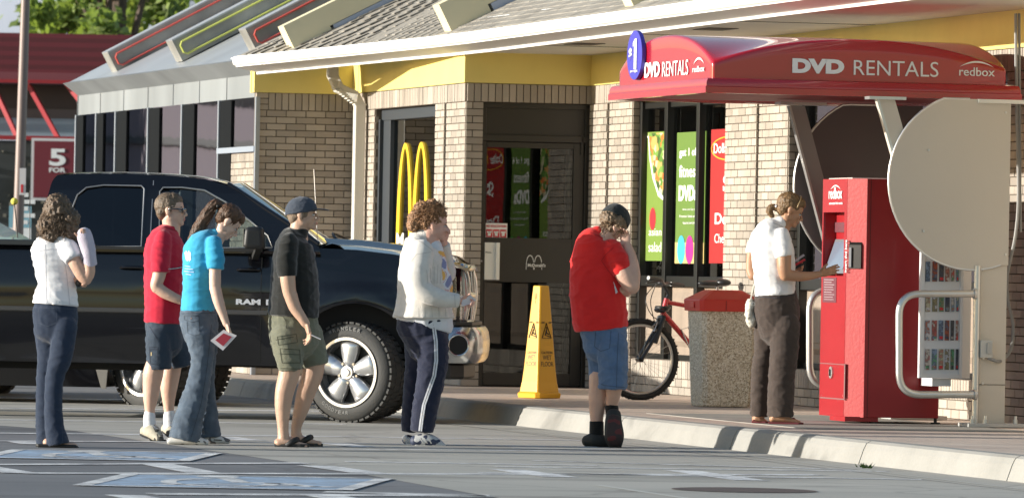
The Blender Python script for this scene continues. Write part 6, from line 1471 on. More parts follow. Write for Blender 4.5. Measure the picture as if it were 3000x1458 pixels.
for c, r in (((170, 618), 50), ((168, 655), 56), ((140, 662), 36), ((200, 668), 34), ((205, 640), 34), ((168, 600), 38), ((150, 690), 30), ((208, 690), 18)): mb.ell(p.P(*c, -.01), (r * .86 / p.S, .10, r * .86 / p.S))
remeshed(mb, 'hair', hm, p.root, .006, 4, folds(.010, 34, 34, 22, 4, True, 10, .6))
mb = MB(); rd = random.Random(1); st_ = []
for i in range(900):
    a = rd.uniform(0, 6.283); e = rd.uniform(-.5, 1); c = p.P(170, 645, 0); r_ = V(math.cos(a) * .115 * math.sqrt(1 - e * e * .6), math.sin(a) * .10 * math.sqrt(1 - e * e * .6), e * .125); st_.append((c + r_ * .92, V(r_.x * 1.2, r_.y * 2, -.35 + rd.uniform(-.1, .1)), rd.uniform(.05, .11), .8))
strands(mb, st_, .0032, 7, 2, .010); p.fix(mb, 'hair_locks', hm)
mb = MB(); q = p.P(230, 829, -.06); mb.ell(q, (.022, .012, .026)); p2 = thing('mobile_phone', 'small black phone held by the woman in white blouse', 'phone', q); mb.v = [tuple(Vector(x) - q) for x in mb.v]; mb.build('case', blk, p2, smooth='all')
# ---------------------------------------------------------------- B: man in red shirt and sunglasses
p = Person('man in red T-shirt, dark cargo shorts and sunglasses standing behind the ponytailed woman', 470, 1291)
redc = cloth('crimson_cotton', (.50, .018, .045), .3, 220)
sh_, sb = p.garment('shirt', redc, [dict(pts=[(503, 668, 23, 0, .9), (492, 688, 44, 0, 1.15), (485, 715, 57, 0, 1.05), (483, 753, 61), (482, 800, 60), (480, 850, 57, 0, .95), (480, 900, 57, 0, .9), (478, 946, 57, 0, .9)], k=1.32, rnd=(True, False)),
    dict(pts=[(478, 700, 26, -.16), (471, 750, 29, -.19), (470, 798, 28, -.20)], k=1.0, rnd=(True, False))], disp=folds(.006, 6, 6, 11, 7, True, 9))
p.decal(sb, [(493, 788), (515, 786), (540, 781)], 4.2, 'stripe_dark', blk, sh_, .003); p.decal(sb, [(493, 788), (515, 786), (540, 781)], 1.8, 'stripe_white', whitef, sh_, .005); p.decal(sb, [(480, 664), (505, 672), (532, 681)], 3, 'neck_rib', mat('crimson_dark', (.30, .01, .025), .9), sh_)
p.L(p.body, [(500, 640, 26), (502, 668, 26), (498, 690, 30)], k=1.0)
p.L(p.body, [(470, 750, 21, -.19), (467, 800, 20, -.20), (458, 832, 18, -.20), (459, 842, 17, -.20)]); p.L(p.body, [(458, 838, 17, -.20), (480, 856, 17, -.20), (515, 873, 14, -.20), (545, 885, 11, -.19)])
p.hand(p.P(546, 886, -.18), (1, .3, -.3), (0, -.2, 1), (30, 40, 30), .95)
sh2, s2b = p.garment('shorts', cloth('navy_canvas', (.038, .055, .080), .4, 240), [dict(pts=[(478, 938, 53), (480, 965, 54), (484, 1000, 52)], k=1.12), dict(pts=[(466, 990, 40, -.08), (466, 1040, 37, -.09), (468, 1081, 34, -.09)], k=1.05, rnd=(True, False)), dict(pts=[(505, 990, 42, .09), (522, 1035, 39, .09), (530, 1075, 36, .09)], k=1.0, rnd=(True, False))], disp=jf(5, .005))
for q in ([(438, 1016), (462, 1016), (460, 1068), (440, 1064), (438, 1016)], [(438, 1023), (462, 1023)], [(438, 955), (462, 995)], [(434, 1075), (500, 1078)]): p.decal(s2b, q, 1.6, 'stitching', mat('stitch_grey', (.015, .02, .035), .9), sh2)
p.decal(s2b, [(443, 1031), (443, 1041)], 3.5, 'label_patch', mat('patch_tan', (.35, .28, .16), .9), sh2)
p.L(p.body, [(455, 1065, 27, -.09), (449, 1092, 30, -.09), (444, 1130, 26, -.08), (441, 1165, 22, -.08), (439, 1205, 14.5, -.08), (440, 1240, 15, -.08)]); p.L(p.body, [(505, 1065, 28, .09), (500, 1090, 29, .09), (495, 1130, 26, .09), (494, 1165, 20, .09), (495, 1205, 14.5, .09), (497, 1245, 15, .08)])
mb = MB(); p.L(mb, [(438, 1212, 16, -.08), (438, 1228, 18, -.08), (440, 1256, 19, -.08)]); p.L(mb, [(496, 1210, 16, .09), (496, 1226, 18, .09), (498, 1255, 19, .08)]); remeshed(mb, 'socks', whitef, p.root, .006, 2, folds(.002, 4, 4, 60, 1))
shoe = mat('trail_shoe', (.40, .37, .29), .7, 0, .3, 60, .2, 20)
for pts, d_ in (([(428, 1262, 18, -.02), (442, 1262, 24, -.08), (458, 1276, 20, -.15), (468, 1284, 12, -.19)], 0), ([(490, 1256, 18, .12), (502, 1262, 20, .07), (516, 1274, 15, .0)], 0)):
    mb = MB(); p.L(mb, pts, k=1.05); tx_ = pts[-1][0]; o, sb_ = remeshed(mb, 'shoe', [shoe, mat('shoe_dark', (.05, .05, .045), .7)], p.root, .005, 3, None, lambda c, n_: 1 if (proj(c)[0] > tx_ - 8 and n_.z < .6) or noise.noise(c * 26) > .28 else 0)
    p.decal(sb_, [(pts[1][0] + 4, pts[1][1] - 22), (pts[2][0], pts[2][1] - 14)], 7, 'tongue', mat('tongue_dark', (.08, .08, .07), .8), o)
    for k in range(4): p.decal(sb_, [(pts[1][0] + k * 4, pts[1][1] - 16 + k * 3), (pts[1][0] + 13 + k * 4, pts[1][1] - 19 + k * 3)], 1.6, 'laces', whitef, o, .005)
    mb = MB(); p.L(mb, [(x, min(y + w_ - 3, 1292), 5, d2) for x, y, w_, d2 in pts], k=5); remeshed(mb, 'sole', blk, p.root, .006, 1)
p.decal(sb_, [(500, 1245), (508, 1262)], 2, 'laces', blk)
T = p.head(500, 620, -2, -8, dy=.0); p.features(mat('brow_brown', (.07, .045, .025), .8), lipm); p.finish(skB)
hs = hairmat('hair_short_brown', (.105, .075, .05)); mb = MB()
for c, r in (((-.020, 0, .046), (.097, .082, .090)), ((-.055, 0, .0), (.048, .070, .060)), ((.022, 0, .072), (.064, .060, .062)), ((.006, .072, .020), (.016, .010, .026)), ((.006, -.072, .020), (.016, .010, .026))): mb.ell(c, r, T)
remeshed(mb, 'hair', hs, p.root, .005, 3, folds(.003, 60, 60, 60, 4, True, 10, .6))
mb = MB(); mb.tube([T @ V(*q) for q in ((.0, -.084, .018), (.05, -.082, .018), (.088, -.060, .014))], [.004, .0045, .007], 6); mb.ell((.094, -.030, .006), (.010, .028, .016), T); mb.ell((.094, .030, .006), (.010, .028, .016), T); mb.tube([T @ V(.104, -.01, .010), T @ V(.104, .01, .010)], .004, 6); mb.tube([T @ V(*q) for q in ((.0, .084, .018), (.088, .060, .014))], .004, 6); p.fix(mb, 'sunglasses', mat('sunglass', (.015, .015, .018), .12, .0, coat=1))
# ---------------------------------------------------------------- C: woman with ponytail, turquoise T-shirt
p = Person('woman with long ponytail in turquoise T-shirt looking down, holding a red and white envelope', 585, 1302)
tq = cloth('turquoise_cotton', (.045, .36, .58), .3, 220)
sh_, sb = p.garment('shirt', tq, [dict(pts=[(630, 688, 20, 0, .9), (608, 706, 42, 0, 1.1), (592, 738, 55), (586, 800, 51, 0, .95), (581, 860, 46, 0, .9), (580, 912, 51, 0, .95)], k=1.2, rnd=(True, False)), dict(pts=[(626, 712, 24, -.12), (631, 750, 26, -.16), (631, 789, 25, -.175)], rnd=(True, False))], disp=folds(.0055, 6, 6, 12, 12, True, -8))
p.decal(sb, [(608, 678), (626, 690), (643, 701)], 3, 'neck_rib', mat('turq_dark', (.03, .26, .44), .9), sh_); wpb = mat('print_pale', (.55, .68, .80), .8)
for i in range(5): p.decal(sb, [(541 + i * 4, 738 - (i % 2) * 4), (546 + i * 3, 762 + (i % 2) * 3)], 3, 'back_print', wpb, sh_)
for v_, u0, u1 in ((778, 541, 558), (786, 539, 566), (794, 539, 568), (802, 544, 560)): p.decal(sb, [(u0, v_), (u1, v_ + 3)], 2.4, 'back_print', mat('print_lilac', (.42, .48, .75), .8), sh_)
p.L(p.body, [(655, 660, 20), (645, 685, 20), (628, 705, 26)], k=.95)
p.L(p.body, [(630, 755, 15, -.16), (630, 800, 17.5, -.18), (630, 842, 16.5, -.18)]); p.L(p.body, [(630, 842, 17, -.18), (641, 885, 16, -.19), (655, 925, 12, -.19), (663, 948, 10.5, -.19)])
p.hand(p.P(662, 946, -.19), (.42, .05, -1), (.3, -1, .1), (45, 50, 30), .86)
jn, jb = p.garment('jeans', denimL, [dict(pts=[(580, 908, 50), (581, 930, 55), (586, 965, 54)], k=1.08), dict(pts=[(588, 985, 45, -.06), (592, 1050, 33, -.08), (586, 1105, 33, -.08), (570, 1165, 38, -.08), (553, 1225, 42, -.09), (540, 1287, 46, -.09)], k=.95, rnd=(True, False)), dict(pts=[(606, 985, 36, .07), (604, 1060, 28, .08), (603, 1120, 26, .08), (606, 1180, 28, .08), (610, 1230, 31, .08), (614, 1280, 34, .08)], k=.9, rnd=(True, False))], disp=jf(9, .006))
for q in ([(539, 924), (583, 924), (585, 938), (562, 943), (541, 936), (539, 924)], [(548, 942), (550, 975), (570, 983), (586, 978), (584, 940)], [(528, 918), (600, 916), (632, 916)], [(620, 950), (606, 1080), (590, 1180), (560, 1280)]): p.decal(jb, q, 1.5, 'stitching', mat('stitch_pale', (.045, .06, .08), .9), jn)
p.decal(jb, [(559, 931), (561, 933)], 3, 'button', mat('copper', (.5, .3, .2), .3, .8), jn)
for pts in ([(497, 1290, 10, -.09), (530, 1288, 13, -.09), (570, 1289, 14, -.09), (604, 1295, 9, -.09)], [(600, 1288, 11, .08), (635, 1286, 13, .08), (668, 1291, 8, .08)]):
    mb = MB(); p.L(mb, pts, k=1.5); o, b2 = remeshed(mb, 'shoe', [white_s, mat('shoe_grey', (.12, .12, .13), .6)], p.root, .005, 2, None, lambda c, n_: 1 if noise.noise(c * 25) > .22 else 0); p.decal(b2, [(pts[-1][0] - 42, pts[-1][1] - 4), (pts[-1][0] - 18, pts[-1][1] - 3)], 3, 'shoe_mark', blk, o)
T = p.head(665, 651, 44, 8, sc_=.95); p.features(mat('brow_dark', (.05, .03, .02), .8), lipm); p.finish(skC)
hc = hairmat('hair_chestnut', (.10, .052, .028)); mb = MB()
for c, r in (((-.018, 0, .050), (.100, .084, .086)), ((-.05, 0, .01), (.05, .072, .065)), ((.030, 0, .076), (.062, .064, .052))): mb.ell(c, r, T)
p.L(mb, [(640, 600, 12), (628, 597, 14), (610, 622, 17), (590, 655, 19), (572, 690, 18), (558, 722, 12), (552, 736, 5)], k=.9)
remeshed(mb, 'hair', hc, p.root, .005, 3, folds(.004, 30, 40, 14, 4, True, -22, .6))
mb = MB(); rd = random.Random(5); st_ = []
for i in range(150): t = rd.random(); q = p.P(630 - 65 * t + rd.uniform(-8, 8), 605 + 105 * t, rd.uniform(-.03, .03)); st_.append((q, V(-.45 + rd.uniform(-.15, .15), rd.uniform(-.1, .1), -1), rd.uniform(.07, .13), .1))
strands(mb, st_, .0028, 6, 3, .005); p.fix(mb, 'ponytail_strands', hc); mb = MB(); mb.ell(p.P(638, 604, -.03), (.012, .02, .012)); p.fix(mb, 'hair_tie', blk)
q = [p.P(u, v, -.235) for u, v in ((616, 997), (655, 965), (694, 982), (653, 1026))]; o_ = q[0].copy(); ev = thing('envelope', 'white envelope with a red panel in the ponytailed woman\'s hand', 'envelope', o_)
mb = MB(); mb.hexa([x - o_ for x in q], [x - o_ + V(0, .006, 0) for x in q]); mb.build('paper', mat('paper_white', (.62, .60, .62), .6), ev); c_ = sum((x - o_ for x in q), V(0, 0, 0)) / 4; mb = MB(); r_ = [c_ + (x - o_ - c_) * .62 - V(0, .003, 0) for x in q]; mb.hexa(r_, [x + V(0, .002, 0) for x in r_]); mb.build('red_panel', mat('panel_red', (.35, .03, .05), .5), ev)
# ---------------------------------------------------------------- D: man in cap and black T-shirt
p = Person('man in dark baseball cap, black T-shirt and olive cargo shorts wearing flip flops', 865, 1308)
sh_, sb = p.garment('shirt', cloth('black_cotton', (.008, .009, .008), .3, 220, .35), [dict(pts=[(878, 682, 27, 0, .9), (866, 700, 48, 0, 1.15), (862, 732, 58, 0, 1.1), (862, 780, 66), (863, 830, 70, 0, .95), (862, 880, 74, 0, .9), (859, 926, 75, 0, .9)], k=1.28, rnd=(True, False)), dict(pts=[(846, 712, 29, -.17), (840, 760, 31, -.20), (842, 810, 27, -.21)], rnd=(True, False))], disp=folds(.006, 6, 6, 12, 17, True, 6))
p.decal(sb, [(848, 668), (868, 686), (900, 699)], 3, 'neck_rib', mat('rib_black', (.02, .02, .02), .9), sh_)
p.L(p.body, [(880, 640, 27), (876, 670, 27), (870, 695, 34)], k=1.0)
p.L(p.body, [(842, 760, 24, -.21), (843, 815, 22.5, -.22), (848, 855, 20, -.22), (852, 868, 19, -.22)]); p.L(p.body, [(851, 862, 20, -.22), (864, 900, 18, -.22), (884, 930, 14.5, -.23), (895, 947, 13, -.23)])
p.hand(p.P(895, 945, -.23), (.38, .0, -1), (.3, -1, .1), (22, 30, 25), 1.0)
sh2, s2b = p.garment('shorts', cloth('olive_canvas', (.16, .163, .118), .4, 240), [dict(pts=[(858, 918, 72), (860, 950, 73), (864, 985, 74)], k=.98), dict(pts=[(840, 990, 50, -.08), (848, 1045, 42, -.10), (852, 1084, 34, -.10)], k=1.1, rnd=(True, False)), dict(pts=[(900, 985, 48, .08), (914, 1040, 44, .09), (922, 1071, 40, .09)], k=1.0, rnd=(True, False))], disp=jf(15, .006))
for q in ([(808, 995), (860, 986)], [(812, 986), (868, 978), (872, 1002), (816, 1010), (812, 986)], [(820, 1020), (878, 1024), (880, 1062), (826, 1062), (820, 1020)], [(820, 1036), (878, 1038)], [(826, 922), (838, 940), (840, 962)], [(822, 1078), (884, 1080)]): p.decal(s2b, q, 1.8, 'stitching', mat('olive_dark', (.05, .052, .036), .9), sh2)
p.L(p.body, [(850, 1065, 31, -.10), (846, 1100, 31, -.10), (834, 1145, 28, -.10), (829, 1190, 24, -.10), (829, 1250, 16.5, -.10), (831, 1282, 18, -.10)]); p.L(p.body, [(920, 1060, 32, .09), (915, 1098, 31, .09), (898, 1145, 28, .09), (883, 1195, 23, .09), (868, 1250, 15.5, .09), (869, 1276, 17, .09)])
for x0, y0, d_ in ((826, 1291, -.10), (866, 1284, .09)):
    p.L(p.body, [(x0 - 10, y0 + 4, 13, d_), (x0 + 20, y0 + 4, 13, d_), (x0 + 50, y0 + 11, 9, d_), (x0 + 72, y0 + 13, 6, d_)], k=1.6)
    for t in range(5): p.body.ell(p.P(x0 + 72 - abs(t - 1) * 2.5, y0 + 15, d_ - .035 + .018 * t), (.014, .0085, .009))
    mb = MB(); zz_ = p.P(x0, y0 + 20, d_).z; a_, b_ = p.P(x0 - 22, y0 + 20, d_), p.P(x0 + 80, y0 + 20, d_)
    pts = [(a_.x, d_ - .03), (a_.x + .05, d_ - .045), (b_.x - .06, d_ - .055), (b_.x, d_ - .02), (b_.x, d_ + .02), (b_.x - .06, d_ + .045), (a_.x + .05, d_ + .04), (a_.x, d_ + .03)]
    mb.prism([(x, p.Y + y, max(.002, zz_ - .012)) for x, y in pts], (0, 0, .022)); so_ = p.fix(mb, 'flip_flop', blk, None, 30)
    mb = MB(); mb.tube([p.P(x0 + 12, y0 + 14, d_ - .05), p.P(x0 + 38, y0 - 2, d_ - .03), p.P(x0 + 44, y0 - 4, d_), p.P(x0 + 36, y0 + 2, d_ + .04)], [.018, .022, .022, .016], 8); p.fix(mb, 'strap', blk, so_)
T = p.head(885, 632, -3, -4, sc_=1.02); p.features(mat('brow_black', (.03, .02, .015), .8), lipm); p.finish(skinmat('skin_olive', (.52, .33, .235)))
mb = MB()
for c, r in (((-.016, 0, .030), (.096, .079, .080)), ((-.05, 0, -.01), (.046, .068, .052)), ((.008, .073, .006), (.014, .008, .034)), ((.008, -.073, .006), (.014, .008, .034))): mb.ell(c, r, T)
remeshed(mb, 'stubble_hair', mat('buzz_hair', (.20, .145, .10), .8, 0, .4, 300), p.root, .005, 2)
def capmesh(p, T, m, brim=True, tilt=0):
    mb = MB(); rs = []
    for i in range(9):
        t = i / 8 * math.pi / 2; r_ = math.cos(t); z = .030 + .098 * math.sin(t) ** .9
        rs.append([T @ V(-.006 + .110 * r_ ** .75 * math.cos(a / 28 * 6.283), .089 * r_ ** .75 * math.sin(a / 28 * 6.283), z - .022 * (1 - math.cos(a / 28 * 6.283)) * .5 * (1 - i / 8)) for a in range(28)])
    mb.rings(rs); mb.ell((-.006, 0, .130), (.008, .008, .004), T); o, b_ = remeshed(mb, 'cap', m, p.root, .005, 2, folds(.002, 25, 25, 25, 3, True, 5))
    if brim:
        mb = MB(); n_ = 12; rs = []
        for j in range(2):
            pass
        mb.rings([[T @ V(x, y * w_, z - .10 * (y * w_) ** 2 * 10 * .4 + h) for y, h in ((-1, 0), (-.5, .003), (0, .004), (.5, .003), (1, 0), (.5, -.003), (0, -.003), (-.5, -.003))] for x, w_, z in ((.075, .075, .040), (.12, .072, .041), (.155, .060, .037), (.178, .035, .031), (.183, .012, .029))]); p.fix(mb, 'brim', m, o)
    return o, b_
capc = cloth('slate_cap', (.050, .062, .085), .3, 260); o, cb = capmesh(p, T, capc)
mb = MB(); mb.ell((-.112, 0, .018), (.006, .02, .012), T); p.fix(mb, 'cap_strap', whitef, o)
mb = MB(); q = p.P(925, 985, -.27); cg_ = thing('cigarette', 'lit cigarette between the fingers of the man in the cap', 'cigarette', q); mb.tube([V(-.03, 0, .01), V(.035, 0, -.018)], .004, 8); mb.build('stick', M['paper_white'], cg_)
# ---------------------------------------------------------------- E: woman in white cardigan
p = Person('curly haired woman in cream knitted cardigan and navy track pants with white side stripe', 1250, 1303)
knit = mat('cream_knit', (.68, .65, .60), .95, 0, .5, 150, .06, 30, sheen=.3, spec=.15); tee = cloth('white_tee', (.66, .68, .72), .3)
cd_, cb = p.garment('cardigan', knit, [dict(pts=[(1244, 694, 30, 0, .9), (1232, 716, 46, 0, 1.15), (1232, 745, 60, 0, 1.1), (1236, 785, 68), (1238, 830, 74), (1240, 880, 79), (1240, 930, 90)], k=1.12, rnd=(True, False)),
    dict(pts=[(1234, 738, 36, -.19), (1226, 790, 38, -.24), (1230, 838, 35, -.26), (1258, 862, 29, -.27), (1300, 875, 25, -.26), (1345, 881, 20, -.24)], rnd=(True, False)), dict(pts=[(1310, 800, 26, .16), (1304, 760, 24, .16), (1297, 714, 21, .10)], rnd=(True, False))], disp=folds(.0045, 4, 4, 6, 22, True, 4), body=False)
p.L(p.body, [(1244, 700, 24), (1236, 760, 50), (1240, 850, 62), (1240, 940, 70)], k=1.1); p.L(p.body, [(1234, 745, 26, -.19), (1226, 800, 27, -.24), (1240, 850, 24, -.26), (1300, 875, 16, -.26), (1348, 881, 11, -.24)]); p.L(p.body, [(1310, 800, 16, .16), (1300, 735, 14, .12), (1299, 705, 12, .08)])
te, tb = p.garment('tee', [tee, mat('print_orange', (.75, .42, .10), .8), mat('print_blue', (.22, .25, .42), .8), mat('print_rose', (.62, .38, .36), .8)], [dict(pts=[(1262, 730, 36, 0, 1), (1262, 780, 50), (1262, 830, 64), (1258, 880, 66), (1246, 935, 84), (1241, 955, 83)], k=.95, rnd=(True, False))], sm_=4, disp=folds(.004, 7, 7, 9, 8),
    matfn=lambda c, n_: (lambda z, q: 0 if (z < 1.02 or z > 1.36) else (1 if q > .10 else (2 if q < -.16 else (3 if abs(q) < .035 else 0))))(c.z, noise.noise(V(c.x * 9, c.y * 9, c.z * 11))), body=False)
rib_ = mat('knit_rib', (.50, .48, .44), .95)
for q in ([(1151, 921), (1190, 934), (1260, 940), (1330, 944)], [(1332, 862), (1334, 902)], [(1212, 695), (1240, 712), (1272, 737)], [(1196, 775), (1220, 745), (1262, 738)]): p.decal(cb, q, 1.8, 'knit_edge', rib_, cd_)
for k in range(5): p.decal(cb, [(1250 + k * 11, 790 - k * 5), (1254 + k * 9, 830)], 1.5, 'cable_stitch', rib_, cd_); p.decal(cb, [(1225 + k * 20, 900), (1227 + k * 20, 936)], 1.5, 'cable_stitch', rib_, cd_)
p.L(p.body, [(1262, 672, 29), (1256, 700, 30), (1246, 722, 38)], k=1.0)
p.hand(p.P(1347, 881, -.24), (1, 0, -.1), (.2, -.5, 1), (45, 55, 35), .88); p.hand(p.P(1300, 708, .04), (.12, -.2, 1), (-1, -.3, 0), (35, 50, 40), .88)
tp, tpb = p.garment('track_pants', cloth('navy_jersey', (.018, .022, .045), .3, 260), [dict(pts=[(1241, 948, 81), (1246, 975, 74), (1252, 1005, 62)], k=1.0), dict(pts=[(1228, 1000, 44, .07), (1222, 1060, 35, .08), (1213, 1130, 30, .08), (1204, 1200, 26, .08), (1197, 1264, 22, .08)], rnd=(True, False)), dict(pts=[(1266, 1000, 48, -.07), (1268, 1060, 45, -.09), (1258, 1130, 40, -.09), (1244, 1200, 37, -.09), (1236, 1264, 34, -.09)], rnd=(True, False))], disp=jf(25, .006))
p.decal(tpb, [(1270, 950), (1277, 1000), (1278, 1056), (1272, 1100), (1254, 1150), (1242, 1185), (1235, 1230), (1231, 1262)], 11, 'side_stripe', mat('stripe_white', (.70, .71, .75), .8), tp, .003); p.decal(tpb, [(1270, 950), (1277, 1000), (1278, 1056), (1272, 1100), (1254, 1150), (1242, 1185), (1235, 1230), (1231, 1262)], 1.6, 'stripe_line', stitch, tp, .006)
for pts in ([(1192, 1286, 15, .08), (1208, 1290, 14, .08), (1224, 1296, 9, .08)], [(1218, 1290, 17, -.09), (1250, 1288, 20, -.09), (1280, 1296, 15, -.10), (1298, 1304, 8, -.11)]):
    mb = MB(); p.L(mb, pts, k=1.1); o, b2 = remeshed(mb, 'shoe', [mat('navy_shoe', (.03, .04, .08), .6), mat('shoe_silver', (.48, .49, .50), .5)], p.root, .005, 2, None, lambda c, n_: 1 if noise.noise(c * 24) > .02 else 0); mb = MB(); p.L(mb, [(x, y + w_ - 4, 5, d2) for x, y, w_, d2 in pts], k=3.2); remeshed(mb, 'sole', mat('sole_grey', (.50, .50, .48), .6), p.root, .006, 1)
    for k in range(3): p.decal(b2, [(pts[0][0] + 12 + k * 12, pts[0][1] - 8), (pts[0][0] + 22 + k * 12, pts[0][1] + 8)], 3.2, 'shoe_trim', mat('trim_silver', (.5, .5, .5), .4), o)
T = p.head(1270, 660, 6, 4, sc_=1.0, face=1.12); p.features(mat('brow_auburn', (.12, .06, .03), .8), lipm); p.finish(skE)
he = hairmat('hair_auburn_curly', (.24, .13, .065)); mb = MB()
for c, r in (((-.022, 0, .050), (.092, .080, .082)), ((-.060, 0, .010), (.055, .070, .065)), ((.018, 0, .078), (.062, .064, .052))): mb.ell(c, r, T)
for c, r in (((1222, 640), 26), ((1212, 660), 18), ((1240, 615), 26), ((1265, 605), 20), ((1285, 618), 14)): mb.ell(p.P(*c), (r / p.S, .07, r / p.S))
remeshed(mb, 'hair', he, p.root, .005, 3, folds(.012, 46, 46, 46, 4, True, 0, .7))
mb = MB(); rd = random.Random(8); st_ = []
for i in range(900):
    a = rd.uniform(0, 6.283); e = rd.uniform(-.35, 1); c = V(-.030, 0, .052); r_ = V(math.cos(a) * .090 * math.sqrt(1 - e * e * .7), math.sin(a) * .078 * math.sqrt(1 - e * e * .7), e * .080)
    if r_.x > .045 and e < .55: continue
    q = T @ (c + r_); st_.append((q, V(r_.x * 3 - .12, r_.y * 3, r_.z * 3), rd.uniform(.03, .065), .8))
strands(mb, st_, .0028, 8, 4, .009); p.fix(mb, 'hair_curls', he)
q = [p.P(u, v, -.26) for u, v in ((1352, 897), (1352, 868), (1376, 861), (1395, 878), (1380, 890))]; o_ = q[0].copy(); ev = thing('paper_slip', 'pale folded paper held out by the woman in the cardigan', 'paper', o_); mb = MB(); mb.hexa([x - o_ for x in q], [x - o_ + V(0, .005, .0) for x in q]); mb.build('sheet', M['paper_white'], ev)
# ---------------------------------------------------------------- F: man in bright red tee, cap, legs crossed
p = Person('man in bright red T-shirt and denim shorts with bowed head, one foot crossed behind', 1765, 1309)
sh_, sb = p.garment('shirt', cloth('scarlet_cotton', (.66, .022, .020), .3, 220), [dict(pts=[(1758, 684, 26, 0, .9), (1745, 704, 50, 0, 1.1), (1741, 740, 66), (1744, 790, 75), (1749, 860, 81), (1756, 915, 82), (1761, 964, 78)], k=.84, rnd=(True, False)), dict(pts=[(1792, 728, 30, -.06), (1812, 765, 33, -.10), (1824, 803, 27, -.12)], rnd=(True, False))], disp=folds(.007, 5.5, 6, 9, 33, True, -7))
p.decal(sb, [(1728, 680), (1752, 690), (1784, 706)], 3, 'neck_rib', mat('scarlet_dark', (.42, .012, .012), .9), sh_); p.decal(sb, [(1798, 724), (1775, 745), (1762, 763), (1780, 790), (1800, 815)], 1.6, 'sleeve_seam', MATS['scarlet_dark'], sh_)
p.L(p.body, [(1788, 670, 24), (1775, 690, 26), (1758, 708, 34)], k=.95)
p.L(p.body, [(1812, 765, 25, -.10), (1830, 805, 27, -.13), (1850, 838, 23, -.14)]); p.L(p.body, [(1853, 840, 21, -.14), (1856, 800, 20, -.12), (1848, 755, 18, -.08), (1838, 722, 13.5, -.05)])
p.hand(p.P(1837, 724, -.05), (-.20, .2, 1), (-1, .2, 0), (25, 35, 30), 1.0); p.L(p.body, [(1836, 855, 15, -.02), (1815, 850, 13, -.06)]); p.hand(p.P(1838, 856, -.06), (-1, -.1, .15), (0, -.5, 1), (50, 50, 40), .85)
sh2, s2b = p.garment('denim_shorts', denimB, [dict(pts=[(1767, 955, 69), (1769, 985, 67), (1770, 1010, 62)], k=.88), dict(pts=[(1752, 1005, 44, .06), (1760, 1060, 37, .07), (1764, 1118, 36, .08)], rnd=(True, False)), dict(pts=[(1792, 1005, 46, -.06), (1796, 1070, 43, -.08), (1795, 1140, 42, -.09)], rnd=(True, False))], disp=jf(35, .006))
for q in ([(1745, 970), (1742, 1015), (1760, 1028), (1786, 1020), (1790, 968)], [(1812, 975), (1808, 1060), (1806, 1135)], [(1735, 1112), (1770, 1128), (1830, 1134)]): p.decal(s2b, q, 1.6, 'stitching', mat('stitch_navy', (.05, .075, .13), .9), sh2)
p.L(p.body, [(1758, 1100, 32, .06), (1752, 1165, 28, .05), (1749, 1200, 23, .05), (1748, 1232, 19, .05), (1748, 1270, 19, .05)]); p.L(p.body, [(1800, 1110, 28, -.08), (1798, 1150, 22, -.04), (1793, 1185, 18, .0), (1794, 1215, 18, .0)])
mb = MB(); p.L(mb, [(1748, 1232, 21, .05), (1748, 1272, 22, .05)], rnd=(False, True)); p.L(mb, [(1791, 1184, 20, 0), (1796, 1225, 20, 0)], rnd=(False, True)); remeshed(mb, 'socks', cloth('black_sock', (.012, .012, .012), .3), p.root, .006, 2)
mb = MB(); p.L(mb, [(1722, 1290, 18, .06), (1745, 1287, 23, .05), (1772, 1294, 17, .04), (1790, 1302, 9, .03)], k=1.3); p.L(mb, [(1798, 1212, 22, -.06), (1797, 1240, 26, -.08), (1800, 1278, 29, -.09), (1803, 1304, 20, -.05)], k=.75); remeshed(mb, 'shoes', mat('dark_trainer', (.022, .024, .024), .75, 0, .4, 60), p.root, .006, 3)
mb = MB(); p.L(mb, [(1800, 1218, 18, -.12), (1798, 1245, 21, -.14), (1801, 1280, 24, -.15), (1803, 1300, 17, -.12)], k=.25); remeshed(mb, 'sole', [mat('sole_dark', (.035, .022, .022), .8), mat('sole_red', (.10, .02, .02), .8)], p.root, .006, 2, None, lambda c, n_: 1 if noise.noise(c * 22) > .12 else 0)
T = p.head(1800, 652, 42, 46, eyes=False); p.finish(skinmat('skin_rosy', (.58, .36, .27)))
capb = cloth('black_cap', (.022, .026, .026), .3, 260); T2 = p.root and T.copy(); o, cb = capmesh(p, T @ Matrix.Translation((-.004, 0, -.006)) @ Matrix.Scale(1.07, 4), capb, False)
hf = hairmat('hair_sandy', (.15, .10, .06)); mb = MB()
for c, r in (((-.012, -.068, -.004), (.058, .028, .050)), ((-.07, 0, -.01), (.045, .07, .06)), ((-.012, .068, -.004), (.058, .028, .050)), ((.03, -.062, -.02), (.030, .022, .038))): mb.ell(c, r, T)
for c, r in (((1784, 654), 20), ((1790, 668), 16)): mb.ell(p.P(*c), (r / p.S, .075, r / p.S))
remeshed(mb, 'hair', hf, p.root, .005, 3, folds(.009, 34, 40, 20, 6, True, 12, .7))
mb = MB(); rd = random.Random(12); st_ = []
for i in range(260): q = p.P(rd.uniform(1764, 1824), rd.uniform(640, 672), rd.uniform(-.06, .04)); st_.append((q, V((q.x - p.P(1800, 650).x) * 5, -.2, -1), rd.uniform(.035, .07), .2))
strands(mb, st_, .0036, 6, 5, .006); p.fix(mb, 'hair_locks', hf)
q = [p.P(u, v, -.12) for u, v in ((1780, 812), (1790, 805), (1810, 855), (1797, 867))]; o_ = q[0].copy(); ev = thing('film_case', 'white film case tucked under the arm of the man in bright red', 'film case', o_); mb = MB(); mb.hexa([x - o_ for x in q], [x - o_ + V(.01, .13, .0) for x in q]); mb.build('case', M['paper_white'], ev, bevel=.003)
